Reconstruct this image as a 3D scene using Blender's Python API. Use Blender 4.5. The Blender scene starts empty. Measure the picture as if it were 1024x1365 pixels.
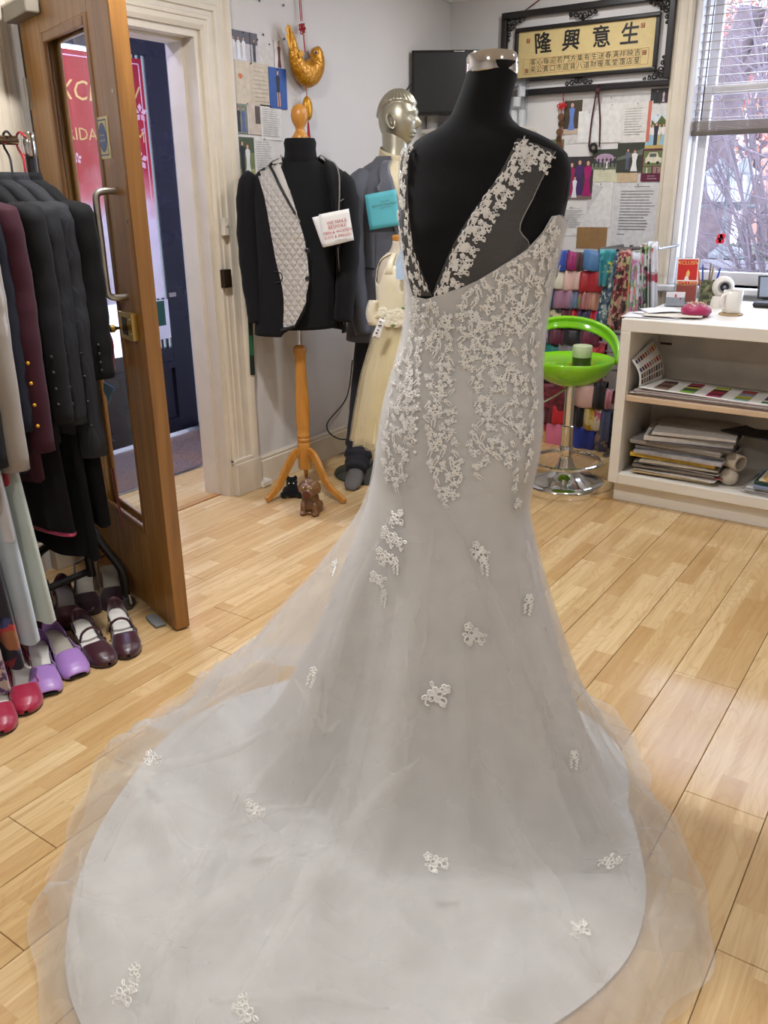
import bpy, bmesh, math, random
import numpy as np
from mathutils import Vector, Matrix
from mathutils.bvhtree import BVHTree

random.seed(7)
SC = bpy.context.scene
COL = SC.collection
PI = math.pi

# ------------------------------------------------------------------ camera
FPX, CAMH = 1130.0, 1.45
PITCH, ROLL, YAW = math.radians(20.8), math.radians(0.6), math.atan2(.568, .823)
_F = Vector((-math.sin(YAW) * math.cos(PITCH), math.cos(YAW) * math.cos(PITCH), -math.sin(PITCH)))
_R0 = Vector((math.cos(YAW), math.sin(YAW), 0))
_U0 = _R0.cross(_F)
_R = _R0 * math.cos(ROLL) - _U0 * math.sin(ROLL)
_U = _R0 * math.sin(ROLL) + _U0 * math.cos(ROLL)
CAM = Vector((0, 0, CAMH))
cam_data = bpy.data.cameras.new('camera')
cam_data.sensor_fit = 'HORIZONTAL'
cam_data.sensor_width = 36.0
cam_data.lens = FPX / 1024 * 36.0
cam_data.clip_start = 0.02
cam_data.clip_end = 200
cam = bpy.data.objects.new('camera', cam_data)
COL.objects.link(cam)
m3 = Matrix((_R, _U, -_F)).transposed()
cam.matrix_world = Matrix.Translation(CAM) @ m3.to_4x4()
SC.camera = cam

# ------------------------------------------------------------------ world, lamps, exposure
world = bpy.data.worlds.new('overcast_sky')
SC.world = world
world.use_nodes = True
bg = world.node_tree.nodes['Background']
bg.inputs[0].default_value = (0.72, 0.80, 1.0, 1)
bg.inputs[1].default_value = 7.5
SC.view_settings.view_transform = 'Standard'
SC.view_settings.look = 'None'
SC.view_settings.gamma = 1
SC.view_settings.use_curve_mapping = False
SC.view_settings.exposure = 0.2
try:
    SC.cycles.use_denoising = True
    SC.cycles.max_bounces = 7
    SC.cycles.diffuse_bounces = 3
    SC.cycles.transparent_max_bounces = 14
    SC.cycles.sample_clamp_indirect = 6
    SC.cycles.caustics_reflective = False
    SC.cycles.caustics_refractive = False
except Exception:
    pass
CEIL = 2.62
WX, WY = -2.95, 5.034          # inner faces of the left wall and the window wall
def area_light(name, loc, size, power, col, rot=(0, 0, 0), shape='DISK', size_y=None, spread=None):
    d = bpy.data.lights.new(name, 'AREA')
    d.shape = shape
    d.size = size
    if size_y: d.size_y = size_y
    d.energy = power
    d.color = col
    if spread: d.spread = spread
    o = bpy.data.objects.new(name, d)
    o.location = loc
    o.rotation_euler = rot
    COL.objects.link(o)
    return o
LAMP_SPOTS = [(-1.9, 1.75), (-1.25, 3.6), (.35, 3.6), (-1.95, 4.35), (-.5, -.5), (1.1, 1.1)]
LAMP_W = [36, 13, 7, 7, 23, 12]
for (x, y), w in zip(LAMP_SPOTS, LAMP_W):
    area_light('ceiling_lamp', (x, y, CEIL - .03), .16, w, (.985, .985, 1.0))
area_light('lobby_daylight_fill', (-3.55, 2.75, 2.5), .3, 22, (.52, .56, 1.0))  # added light standing in for daylight in the lobby, no fitting there
portal = area_light('window_portal', (-.62, WY + .02, 1.75), 1.75, 1, (1, 1, 1), (-PI / 2, 0, 0), 'RECTANGLE', 1.65)
try: portal.data.cycles.is_portal = True
except Exception: pass

# ------------------------------------------------------------------ helpers: pixels of the photograph to places in the room
def ray(x, y):
    return _F + _R * ((x - 512) / FPX) + _U * ((682.5 - y) / FPX)
def PZ(x, y, z=0.0):
    d = ray(x, y); return CAM + d * ((z - CAMH) / d.z)
def PX(x, y, X):
    d = ray(x, y); return CAM + d * (X / d.x)
def PY(x, y, Y):
    d = ray(x, y); return CAM + d * (Y / d.y)
NH = Vector((-math.sin(YAW), math.cos(YAW), 0))   # horizontal viewing direction
RH = Vector((math.cos(YAW), math.sin(YAW), 0))    # horizontal, to the right
def PD(x, y, P0):
    d = ray(x, y); return CAM + d * (NH.dot(Vector(P0) - CAM) / NH.dot(d))
def rn(r, n, z=0.0):
    p = RH * r + NH * n; return Vector((p.x, p.y, z))

# ------------------------------------------------------------------ helpers: materials
def lin(c):
    c = c / 255.0
    return c / 12.92 if c <= .04045 else ((c + .055) / 1.055) ** 2.4
def S(r, g, b): return (lin(r), lin(g), lin(b), 1)
MATS = {}
class NT:
    def __init__(s, m):
        m.use_nodes = True
        s.t = m.node_tree; s.n = s.t.nodes; s.l = s.t.links
        s.b = s.n['Principled BSDF']; s.o = s.n['Material Output']
    def new(s, t, **kw):
        n = s.n.new(t)
        for k, v in kw.items():
            if k in n.inputs: n.inputs[k].default_value = v
            else: setattr(n, k, v)
        return n
    def link(s, a, b): s.l.new(a, b)
    def coord(s, kind='Object', scale=(1, 1, 1), rot=(0, 0, 0)):
        tc = s.new('ShaderNodeTexCoord'); mp = s.new('ShaderNodeMapping')
        mp.inputs['Scale'].default_value = scale; mp.inputs['Rotation'].default_value = rot
        s.link(tc.outputs[kind], mp.inputs[0]); return mp.outputs[0]
    def pos(s, scale=(1, 1, 1), rot=(0, 0, 0)):
        g = s.new('ShaderNodeNewGeometry'); mp = s.new('ShaderNodeMapping')
        mp.inputs['Scale'].default_value = scale; mp.inputs['Rotation'].default_value = rot
        s.link(g.outputs['Position'], mp.inputs[0]); return mp.outputs[0]
    def ramp(s, fac, stops, interp='LINEAR'):
        r = s.new('ShaderNodeValToRGB'); r.color_ramp.interpolation = interp
        e = r.color_ramp.elements
        while len(e) < len(stops): e.new(.5)
        for el, (p, c) in zip(e, stops): el.position = p; el.color = c
        s.link(fac, r.inputs[0]); return r.outputs[0]
    def mix(s, fac, a, b, mode='MIX'):
        n = s.new('ShaderNodeMix', data_type='RGBA', blend_type=mode)
        for i, v in ((0, fac), (6, a), (7, b)):
            if hasattr(v, 'default_value') or hasattr(v, 'is_output'): s.link(v, n.inputs[i])
            else: n.inputs[i].default_value = v
        return n.outputs[2]
    def bump(s, h, strength=.3, dist=.002):
        b = s.new('ShaderNodeBump'); b.inputs['Strength'].default_value = strength; b.inputs['Distance'].default_value = dist
        s.link(h, b.inputs['Height']); s.link(b.outputs[0], s.b.inputs['Normal']); return b
def mul(c, k): return (min(c[0] * k, 1), min(c[1] * k, 1), min(c[2] * k, 1), 1)
def mat(name, col=(.5, .5, .5, 1), rough=.5, metal=0, var=.12, scale=8, bump=.0, bscale=200, sheen=0, coat=0, spec=.5, trans=0, emit=0, sub=0):
    """A plain surface with a little procedural mottling and, where wanted, fine relief."""
    if name in MATS: return MATS[name]
    m = bpy.data.materials.new(name); t = NT(m); b = t.b
    v = t.pos()
    nz = t.new('ShaderNodeTexNoise', Scale=scale, Detail=3.0)
    t.link(v, nz.inputs['Vector'])
    t.link(t.ramp(nz.outputs[0], [(.25, mul(col, 1 - var)), (.75, mul(col, 1 + var))]), b.inputs['Base Color'])
    b.inputs['Roughness'].default_value = rough; b.inputs['Metallic'].default_value = metal
    b.inputs['Specular IOR Level'].default_value = spec
    b.inputs['Sheen Weight'].default_value = sheen; b.inputs['Coat Weight'].default_value = coat
    b.inputs['Transmission Weight'].default_value = trans
    if emit:
        b.inputs['Emission Color'].default_value = col; b.inputs['Emission Strength'].default_value = emit
    if bump:
        n2 = t.new('ShaderNodeTexNoise', Scale=bscale, Detail=2.0); t.link(v, n2.inputs['Vector'])
        t.bump(n2.outputs[0], bump, .003)
    MATS[name] = m
    return m
def cloth(name, col, rough=.85, sheen=.06, weave=900, bump=.25, var=.1):
    return mat(name, col, rough, 0, var, 14, bump, weave, sheen, 0, .25)
def satin(name, col, rough=.38):
    return mat(name, col, rough, 0, .08, 10, .12, 60, .25, 0, .5)

# ------------------------------------------------------------------ helpers: meshes
class MB:
    def __init__(s): s.v = []; s.f = []; s.fm = []; s.mi = 0
    def add(s, vs, fs, M=None):
        o = len(s.v)
        for p in vs:
            p = Vector(p)
            s.v.append(M @ p if M is not None else p)
        for f in fs:
            s.f.append([i + o for i in f]); s.fm.append(s.mi)
        return s
    def box(s, c, d, M=None):
        x, y, z = c; a, b, h = d[0] / 2, d[1] / 2, d[2] / 2
        vs = [(x + i * a, y + j * b, z + k * h) for k in (-1, 1) for j in (-1, 1) for i in (-1, 1)]
        return s.add(vs, [(0, 2, 3, 1), (4, 5, 7, 6), (0, 1, 5, 4), (2, 6, 7, 3), (0, 4, 6, 2), (1, 3, 7, 5)], M)
    def bx(s, x0, x1, y0, y1, z0, z1, M=None):
        return s.box(((x0 + x1) / 2, (y0 + y1) / 2, (z0 + z1) / 2), (x1 - x0, y1 - y0, z1 - z0), M)
    def tube(s, pts, r, n=8, cap=True, M=None, close=False):
        pts = [Vector(p) for p in pts]; k = len(pts)
        rr = r if isinstance(r, (list, tuple)) else [r] * k
        vs = []; up = None
        for i, p in enumerate(pts):
            if close: d = (pts[(i + 1) % k] - pts[i - 1])
            else: d = (pts[min(i + 1, k - 1)] - pts[max(i - 1, 0)])
            d.normalize()
            if up is None:
                up = Vector((0, 0, 1)) if abs(d.z) < .9 else Vector((1, 0, 0))
            a = d.cross(up)
            if a.length < 1e-5: a = d.cross(Vector((0, 1, 0)))
            a.normalize(); up = a.cross(d).normalized()
            for j in range(n):
                t = 2 * PI * j / n
                vs.append(p + (a * math.cos(t) + up * math.sin(t)) * rr[i])
        fs = []
        for i in range(k if close else k - 1):
            i2 = (i + 1) % k
            for j in range(n):
                j2 = (j + 1) % n
                fs.append((i * n + j, i * n + j2, i2 * n + j2, i2 * n + j))
        if cap and not close:
            fs.append(tuple(range(n - 1, -1, -1))); fs.append(tuple((k - 1) * n + j for j in range(n)))
        return s.add(vs, fs, M)
    def lathe(s, prof, n=24, M=None, c=(0, 0, 0)):
        vs = []; fs = []; k = len(prof)
        for (r, z) in prof:
            for j in range(n):
                t = 2 * PI * j / n
                vs.append((c[0] + max(r, 1e-4) * math.cos(t), c[1] + max(r, 1e-4) * math.sin(t), c[2] + z))
        for i in range(k - 1):
            for j in range(n):
                j2 = (j + 1) % n
                fs.append((i * n + j, i * n + j2, (i + 1) * n + j2, (i + 1) * n + j))
        fs.append(tuple(range(n - 1, -1, -1))); fs.append(tuple((k - 1) * n + j for j in range(n)))
        return s.add(vs, fs, M)
    def prism(s, poly, z0, z1, M=None):
        n = len(poly)
        vs = [(x, y, z0) for x, y in poly] + [(x, y, z1) for x, y in poly]
        fs = [tuple(range(n - 1, -1, -1)), tuple(range(n, 2 * n))] + [(i, (i + 1) % n, n + (i + 1) % n, n + i) for i in range(n)]
        return s.add(vs, fs, M)
    def grid(s, fn, nu, nv, cu=False, cv=False, M=None):
        vs = [fn(i / (nu if cu else nu - 1), j / (nv if cv else nv - 1)) for i in range(nu) for j in range(nv)]
        fs = []
        for i in range(nu if cu else nu - 1):
            for j in range(nv if cv else nv - 1):
                i2, j2 = (i + 1) % nu, (j + 1) % nv
                fs.append((i * nv + j, i2 * nv + j, i2 * nv + j2, i * nv + j2))
        return s.add(vs, fs, M)
    def rings(s, rings, cap=True, M=None):
        k = len(rings); n = len(rings[0])
        vs = [p for r in rings for p in r]; fs = []
        for i in range(k - 1):
            for j in range(n):
                j2 = (j + 1) % n
                fs.append((i * n + j, i * n + j2, (i + 1) * n + j2, (i + 1) * n + j))
        if cap:
            fs.append(tuple(range(n - 1, -1, -1))); fs.append(tuple((k - 1) * n + j for j in range(n)))
        return s.add(vs, fs, M)
    def ball(s, c, r, nu=14, nv=9, M=None):
        if not isinstance(r, (tuple, list)): r = (r, r, r)
        vs = []; fs = []
        for j in range(nv):
            ph = -PI / 2 + PI * (j + .5) / nv
            for i in range(nu):
                t = 2 * PI * i / nu
                vs.append((c[0] + r[0] * math.cos(ph) * math.cos(t), c[1] + r[1] * math.cos(ph) * math.sin(t), c[2] + r[2] * math.sin(ph)))
        for j in range(nv - 1):
            for i in range(nu):
                i2 = (i + 1) % nu
                fs.append((j * nu + i, j * nu + i2, (j + 1) * nu + i2, (j + 1) * nu + i))
        b = len(vs); vs += [(c[0], c[1], c[2] - r[2]), (c[0], c[1], c[2] + r[2])]
        for i in range(nu):
            fs.append((b, (i + 1) % nu, i)); fs.append((b + 1, (nv - 1) * nu + i, (nv - 1) * nu + (i + 1) % nu))
        return s.add(vs, fs, M)
    def bvh(s): return BVHTree.FromPolygons([tuple(p) for p in s.v], s.f)
    def build(s, name, ma, parent=None, loc=None, smooth=40, solid=0, bevel=0, subd=0, remesh=0, flip=False):
        base = Vector(loc) if loc is not None else (root_loc(parent) if parent else Vector((0, 0, 0)))
        me = bpy.data.meshes.new(name)
        me.from_pydata([tuple(p - base) for p in s.v], [], s.f)
        me.validate()
        bm = bmesh.new(); bm.from_mesh(me); bmesh.ops.recalc_face_normals(bm, faces=bm.faces); bm.to_mesh(me); bm.free()
        mats = ma if isinstance(ma, (list, tuple)) else [ma]
        for q in mats: me.materials.append(q)
        if len(mats) > 1 and len(me.polygons) == len(s.fm):
            me.polygons.foreach_set('material_index', s.fm)
        if smooth:
            me.polygons.foreach_set('use_smooth', [True] * len(me.polygons))
            if smooth < 180: me.set_sharp_from_angle(angle=math.radians(smooth))
        o = bpy.data.objects.new(name, me); COL.objects.link(o)
        if parent: o.parent = parent
        elif loc is not None: o.location = base
        if remesh:
            q = o.modifiers.new('r', 'REMESH'); q.mode = 'VOXEL'; q.voxel_size = remesh; q.use_smooth_shade = True
        if solid:
            q = o.modifiers.new('s', 'SOLIDIFY'); q.thickness = solid; q.offset = 0
        if bevel:
            q = o.modifiers.new('b', 'BEVEL'); q.width = bevel; q.segments = 2; q.limit_method = 'ANGLE'
        if subd:
            q = o.modifiers.new('d', 'SUBSURF'); q.levels = subd; q.render_levels = subd
        return o
ROOTS = {}
def root_loc(o):
    while o.parent: o = o.parent
    return ROOTS.get(o.name, Vector(o.location))
def tag(o, label=None, cat=None, group=None, kind=None):
    if label: o['label'] = label
    if cat: o['category'] = cat
    if group: o['group'] = group
    if kind: o['kind'] = kind
    return o
def thing(name, label, cat, loc=(0, 0, 0), group=None):
    o = bpy.data.objects.new(name, None); COL.objects.link(o)
    o.location = loc; o.empty_display_size = .05
    ROOTS[o.name] = Vector(loc)
    return tag(o, label, cat, group)
def struct(name, mb, ma, parent=None, **kw):
    o = mb.build(name, ma, parent, **kw)
    if not parent: o['kind'] = 'structure'
    return o
def single(name, mb, ma, label, cat, loc, group=None, **kw):
    return tag(mb.build(name, ma, None, loc, **kw), label, cat, group)
def copy_tree(o, loc=None, rz=None, label=None, parent=None):
    c = o.copy(); COL.objects.link(c); c.parent = parent
    if loc is not None: c.location = loc
    if rz is not None: c.rotation_euler = (0, 0, rz)
    if label: c['label'] = label
    for ch in list(o.children): copy_tree(ch, parent=c)
    return c
def frame(origin, xdir, ydir=None, zdir=None):
    """Matrix of a local frame given its x axis and z (or y) axis."""
    x = Vector(xdir).normalized()
    if zdir is not None:
        z = Vector(zdir); y = z.cross(x).normalized(); z = x.cross(y).normalized()
    else:
        y = Vector(ydir); z = x.cross(y).normalized(); y = z.cross(x).normalized()
    M = Matrix((x, y, z)).transposed().to_4x4(); M.translation = Vector(origin)
    return M
def interp(x, xs, ys): return float(np.interp(x, xs, ys))
def smoothpath(pts, n):
    """Catmull-Rom through the points."""
    P = [Vector(p) for p in pts]; k = len(P) - 1; out = []
    for q in range(n):
        t = q / (n - 1) * k; i = min(int(t), k - 1); u = t - i
        p0, p1, p2, p3 = P[max(i - 1, 0)], P[i], P[i + 1], P[min(i + 2, k)]
        out.append(.5 * ((2 * p1) + (p2 - p0) * u + (2 * p0 - 5 * p1 + 4 * p2 - p3) * u * u + (3 * p1 - p0 - 3 * p2 + p3) * u ** 3))
    return out
_txt = {}
def text_mb(body, size, depth=.0, font=None, shear=0.0, space=1.0, align='CENTER', bold=0.0):
    """Flat lettering as mesh data in the XY plane, centred."""
    key = (body, size, depth, shear, space, align, bold)
    if key in _txt: return _txt[key]
    cu = bpy.data.curves.new('lettering', 'FONT'); cu.body = body; cu.size = size; cu.extrude = depth
    cu.shear = shear; cu.space_character = space; cu.align_x = align; cu.align_y = 'CENTER'; cu.resolution_u = 2; cu.offset = bold
    o = bpy.data.objects.new('lettering', cu); COL.objects.link(o)
    bpy.context.view_layer.update()
    me = o.to_mesh()
    vs = [Vector(v.co) for v in me.vertices]; fs = [tuple(p.vertices) for p in me.polygons]
    o.to_mesh_clear()
    bpy.data.objects.remove(o); bpy.data.curves.remove(cu)
    _txt[key] = (vs, fs)
    return vs, fs
# ================================================================== the setting
def floor_material():
    m = bpy.data.materials.new('beech_laminate'); t = NT(m); b = t.b
    v = t.pos()
    add = t.new('ShaderNodeVectorMath', operation='ADD'); add.inputs[1].default_value = (.577, .13, 0)
    t.link(v, add.inputs[0])
    rot = t.new('ShaderNodeMapping'); rot.inputs['Rotation'].default_value = (0, 0, -PI / 2); t.link(add.outputs[0], rot.inputs[0])
    br = t.new('ShaderNodeTexBrick', offset=.41, offset_frequency=2, squash=1.0)
    for k, x in dict(Scale=1.0, Bias=0.0).items(): br.inputs[k].default_value = x
    br.inputs['Mortar Size'].default_value = .0005; br.inputs['Mortar Smooth'].default_value = .3
    br.inputs['Brick Width'].default_value = .43; br.inputs['Row Height'].default_value = .19533 / 3
    br.inputs['Color1'].default_value = (0, 0, 0, 1); br.inputs['Color2'].default_value = (1, 1, 1, 1); br.inputs['Mortar'].default_value = (.25, .25, .25, 1)
    t.link(rot.outputs[0], br.inputs['Vector'])
    tone = t.ramp(br.outputs['Color'], [(0, S(194, 158, 108)), (.5, S(209, 177, 127)), (1, S(222, 194, 147))])
    w = t.new('ShaderNodeMath', operation='MULTIPLY'); w.inputs[1].default_value = 37.0; t.link(br.outputs['Color'], w.inputs[0])
    gm = t.new('ShaderNodeMapping'); gm.inputs['Scale'].default_value = (46, 3.0, 1); t.link(v, gm.inputs[0])
    g = t.new('ShaderNodeTexNoise', noise_dimensions='4D', Scale=1.0, Detail=5.0, Distortion=.6)
    t.link(gm.outputs[0], g.inputs['Vector']); t.link(w.outputs[0], g.inputs['W'])
    c1 = t.mix(t.ramp(g.outputs[0], [(.42, (0, 0, 0, 1)), (.72, (.55, .55, .55, 1))]), tone, S(176, 134, 84))
    # flame figure: contour lines of a soft, stretched noise
    fm = t.new('ShaderNodeMapping'); fm.inputs['Scale'].default_value = (13, 1.9, 1); t.link(v, fm.inputs[0])
    fl = t.new('ShaderNodeTexNoise', noise_dimensions='4D', Scale=1.0, Detail=1.0)
    t.link(fm.outputs[0], fl.inputs['Vector']); t.link(w.outputs[0], fl.inputs['W'])
    k = t.new('ShaderNodeMath', operation='MULTIPLY'); k.inputs[1].default_value = 19.0; t.link(fl.outputs[0], k.inputs[0])
    fr = t.new('ShaderNodeMath', operation='FRACT'); t.link(k.outputs[0], fr.inputs[0])
    c2 = t.mix(t.ramp(fr.outputs[0], [(.0, (.34, .34, .34, 1)), (.16, (0, 0, 0, 1)), (.8, (0, 0, 0, 1)), (1, (.30, .30, .30, 1))]), c1, S(184, 140, 86))
    t.link(c2, b.inputs['Base Color'])
    b.inputs['Roughness'].default_value = .15
    b.inputs['Specular IOR Level'].default_value = .5
    t.bump(g.outputs[0], .06, .001)
    return m
M_FLOOR = floor_material()
def oak_material(name, c0, c1, rough=.35, axis='Z', sc=26):
    m = bpy.data.materials.new(name); t = NT(m)
    s = {'Z': (sc, sc, 1.6), 'X': (1.6, sc, sc), 'Y': (sc, 1.6, sc)}[axis]
    g = t.new('ShaderNodeTexNoise', Scale=1.0, Detail=6.0, Distortion=1.1); t.link(t.pos(s), g.inputs['Vector'])
    t.link(t.ramp(g.outputs[0], [(.3, c0), (.7, c1)]), t.b.inputs['Base Color'])
    t.b.inputs['Roughness'].default_value = rough; t.bump(g.outputs[0], .08, .002)
    return m
M_OAK = oak_material('oak_veneer', S(138, 94, 42), S(174, 126, 62))
M_OAKD = oak_material('oak_bead', S(124, 84, 40), S(158, 110, 54), .4)
M_WALL = mat('white_wall_paint', S(216, 212, 209), .75, 0, .025, 3, .08, 60)
M_TRIM = mat('cream_gloss_paint', S(214, 203, 184), .38, 0, .05, 9, .12, 30)
M_WHITE = mat('white_laminate', S(226, 221, 211), .42, 0, .03, 6)
M_CEIL = mat('ceiling_paint', S(232, 230, 225), .85, 0, .02, 4)
M_STEEL = mat('brushed_steel', S(178, 172, 160), .32, 1, .08, 30)
M_CHROME = mat('chrome', S(215, 213, 210), .1, 1, .03, 5)
M_BRASS = mat('brass', S(196, 164, 92), .3, 1, .06, 30)
M_BLACK = mat('black_plastic', S(20, 20, 21), .4, 0, .1, 20)
M_GLASS = None
def glass_material(name, tint=(1, 1, 1, 1), rough=.0, mixf=.08):
    m = bpy.data.materials.new(name); t = NT(m)
    tr = t.new('ShaderNodeBsdfTransparent'); tr.inputs[0].default_value = tint
    gl = t.new('ShaderNodeBsdfGlossy'); gl.inputs['Roughness'].default_value = rough
    mx = t.new('ShaderNodeMixShader'); mx.inputs[0].default_value = mixf
    t.link(tr.outputs[0], mx.inputs[1]); t.link(gl.outputs[0], mx.inputs[2]); t.link(mx.outputs[0], t.o.inputs[0])
    return m
M_GLASS = glass_material('clear_glass', (.96, .98, .99, 1), 0, .09)
M_WGLASS = glass_material('window_glass', (.95, .97, 1, 1), 0, .03)

# floor: a slab with the laminate boards laid on it
PW, PL = .19533, 1.285
fl = MB(); fl.bx(WX - .49, 2.4, -2.2, WY + .1, -.12, -.0095)
floor = struct('floor', fl, M_FLOOR)
_pm = {}
def plank(x, y0, y1, parent):
    key = round(y1 - y0, 3)
    if key not in _pm:
        L = y1 - y0; g = .0009; e = .0012; w = PW
        b = MB()
        vs = [(g, g, -.009), (w - g, g, -.009), (w - g, L - g, -.009), (g, L - g, -.009),
              (g, g, -e), (w - g, g, -e), (w - g, L - g, -e), (g, L - g, -e),
              (g + e, g + e, 0), (w - g - e, g + e, 0), (w - g - e, L - g - e, 0), (g + e, L - g - e, 0)]
        fs = [(3, 2, 1, 0), (8, 9, 10, 11)]
        for i in range(4):
            j = (i + 1) % 4
            fs += [(i, j, j + 4, i + 4), (i + 4, j + 4, j + 8, i + 8)]
        b.add(vs, fs)
        o = b.build('plank', M_FLOOR, parent, smooth=0); _pm[key] = o.data
    else:
        o = bpy.data.objects.new('plank', _pm[key]); COL.objects.link(o); o.parent = parent
    o.location = (x, y0, 0)
    return o
known = {0: 2.465, -1: 2.073, -2: 2.67, -3: 3.25, 2: 1.445, -6: .87, 1: 1.9}
for k in range(-13, 8):
    x = -.577 + k * PW
    if x < WX - .08: continue
    j0 = known.get(k, random.uniform(0, PL))
    y = j0 - PL * math.ceil((j0 + .6) / PL)
    while y < WY:
        a, b_ = max(y, -.6), min(y + PL, WY - .001)
        if b_ - a > .03: plank(x, a, b_, floor)
        y += PL
for k in range(-15, -12):                      # the boards that run on through the doorway
    x = -.577 + k * PW
    if x > WX - .08: continue
    plank(x, 1.62, 1.62 + PL, floor); plank(x, 1.62 + PL, 3.79, floor)

# left wall with the doorway
DY0, DY1, DZ = 2.03, 2.922, 2.09
wl = MB()
wl.bx(WX - .15, WX, -2.2, DY0, -.0, CEIL); wl.bx(WX - .15, WX, DY1, WY + .15, 0, CEIL); wl.bx(WX - .15, WX, DY0, DY1, DZ, CEIL)
wall_left = struct('wall_left', wl, M_WALL, smooth=0)
# window wall
WX0, WX1, WZ0, WZ1 = -1.49, .30, .93, 2.56
wb = MB()
wb.bx(WX, WX0, WY, WY + .28, 0, CEIL); wb.bx(WX1, 2.4, WY, WY + .28, 0, CEIL)
wb.bx(WX0, WX1, WY, WY + .28, 0, WZ0); wb.bx(WX0, WX1, WY, WY + .28, WZ1, CEIL)
wall_back = struct('wall_back', wb, M_WALL, smooth=0)
struct('wall_right', MB().bx(2.25, 2.4, -2.2, WY, 0, CEIL), M_WALL, smooth=0)
struct('wall_front', MB().bx(WX, 2.4, -2.3, -2.2, 0, CEIL), M_WALL, smooth=0)
struct('ceiling', MB().bx(WX - .15, 2.4, -2.3, WY + .28, CEIL, CEIL + .1), M_CEIL, smooth=0)
# coving
cv = MB()
def cove_prof():
    pr_ = [(0, -.13), (.012, -.13), (.016, -.118)]
    for i in range(7):
        a = PI / 2 * i / 6
        pr_.append((.016 + .10 * (1 - math.cos(a)), -.118 + .10 * math.sin(a)))
    return pr_ + [(.13, -.014), (.13, 0), (0, 0)]
cp = cove_prof()
cv.add([(WX + d, y, CEIL + z) for y in (-2.2, WY) for d, z in cp], [tuple((i, (i + 1) % len(cp), len(cp) + (i + 1) % len(cp), len(cp) + i)) for i in range(len(cp))])
struct('trim_1', cv, M_CEIL)
cv = MB()
cv.add([(x, WY - d, CEIL + z) for x in (WX, 2.3) for d, z in cp], [tuple((i, (i + 1) % len(cp), len(cp) + (i + 1) % len(cp), len(cp) + i)) for i in range(len(cp))])
struct('trim_2', cv, M_CEIL)
# skirting
def skirting(name, a, b, nrm, h=.155):
    a, b, nrm = Vector(a), Vector(b), Vector(nrm)
    prof = [(0, 0), (.018, 0), (.018, h - .028), (.012, h - .022), (.014, h - .012), (.007, h), (0, h)]
    m = MB(); k = len(prof)
    m.add([p + nrm * d + Vector((0, 0, z)) for p in (a, b) for d, z in prof], [(i, (i + 1) % k, k + (i + 1) % k, k + i) for i in range(k)] + [tuple(range(k)), tuple(range(k, 2 * k))])
    return struct(name, m, M_TRIM, smooth=0)
skirting('baseboard_left', (WX, 3.095, 0), (WX, WY, 0), (1, 0, 0))
skirting('baseboard_left_near', (WX, -2.2, 0), (WX, 1.815, 0), (1, 0, 0))
skirting('baseboard_back', (WX + .02, WY, 0), (2.25, WY, 0), (0, -1, 0))
# door architrave: stepped and reeded profile, two uprights with plinth blocks and a head
AP = [(0, 0), (0, .016), (.018, .022), (.024, .016), (.045, .016), (.05, .021), (.066, .021), (.071, .016), (.088, .018), (.094, .026), (.118, .026), (.124, .02), (.15, .024), (.160, .034), (.178, .040), (.196, .040), (.205, .028), (.205, 0)]
AP = [(w_ * .84, q_) for w_, q_ in AP]
def bar(prof, a, b, wdir, ddir, m, cut=0):
    """Extrudes a moulding profile from a to b; cut mitres its ends outwards."""
    a, b, wdir, ddir = Vector(a), Vector(b), Vector(wdir), Vector(ddir); d = (b - a).normalized(); k = len(prof)
    vs = [a + wdir * w + ddir * q - d * (w * cut) for w, q in prof] + [b + wdir * w + ddir * q + d * (w * cut) for w, q in prof]
    m.add(vs, [(i, (i + 1) % k, k + (i + 1) % k, k + i) for i in range(k)] + [tuple(range(k)), tuple(range(k, 2 * k))])
tr = thing('trim_3', None, None, (WX, 2.45, 0)); tr['kind'] = 'structure'
def arch_side(y, sgn):
    m = MB(); k = len(AP)
    a, b = Vector((WX, y, .16)), Vector((WX, y, DZ))
    vs = [a + Vector((q, sgn * w, 0)) for w, q in AP] + [b + Vector((q, sgn * w, w)) for w, q in AP]
    m.add(vs, [(i, (i + 1) % k, k + (i + 1) % k, k + i) for i in range(k)] + [tuple(range(k)), tuple(range(k, 2 * k))])
    m.build('architrave_upright', M_TRIM, tr, smooth=30)
    p = MB(); s0, s1 = sorted((y - sgn * .0, y + sgn * .178)); p.bx(WX, WX + .043, s0, s1, 0, .17); p.bx(WX, WX + .034, s0, s1, .17, .19)
    p.build('plinth_block', M_TRIM, tr, smooth=0, bevel=.004)
arch_side(DY1, 1); arch_side(DY0, -1)
m = MB(); k = len(AP)
a, b = Vector((WX, DY0, DZ)), Vector((WX, DY1, DZ))
m.add([a + Vector((q, -w, w)) for w, q in AP] + [b + Vector((q, w, w)) for w, q in AP], [(i, (i + 1) % k, k + (i + 1) % k, k + i) for i in range(k)])
m.build('architrave_head', M_TRIM, tr, smooth=30)
jb = MB()
jb.bx(WX - .152, WX + .004, DY1 - .028, DY1 + .0, 0, DZ - .028); jb.bx(WX - .152, WX + .004, DY0, DY0 + .028, 0, DZ - .028); jb.bx(WX - .152, WX + .004, DY0, DY1, DZ - .028, DZ)
jb.build('door_lining', M_TRIM, tr, smooth=0)
js = MB(); js.bx(WX - .16, WX - .062, DY1 - .04, DY1 - .027, 0, DZ - .027); js.bx(WX - .16, WX - .062, DY0 + .04, DY1 - .04, DZ - .04, DZ - .027)
js.build('door_stop_bead', M_TRIM, tr, smooth=0)
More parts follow.
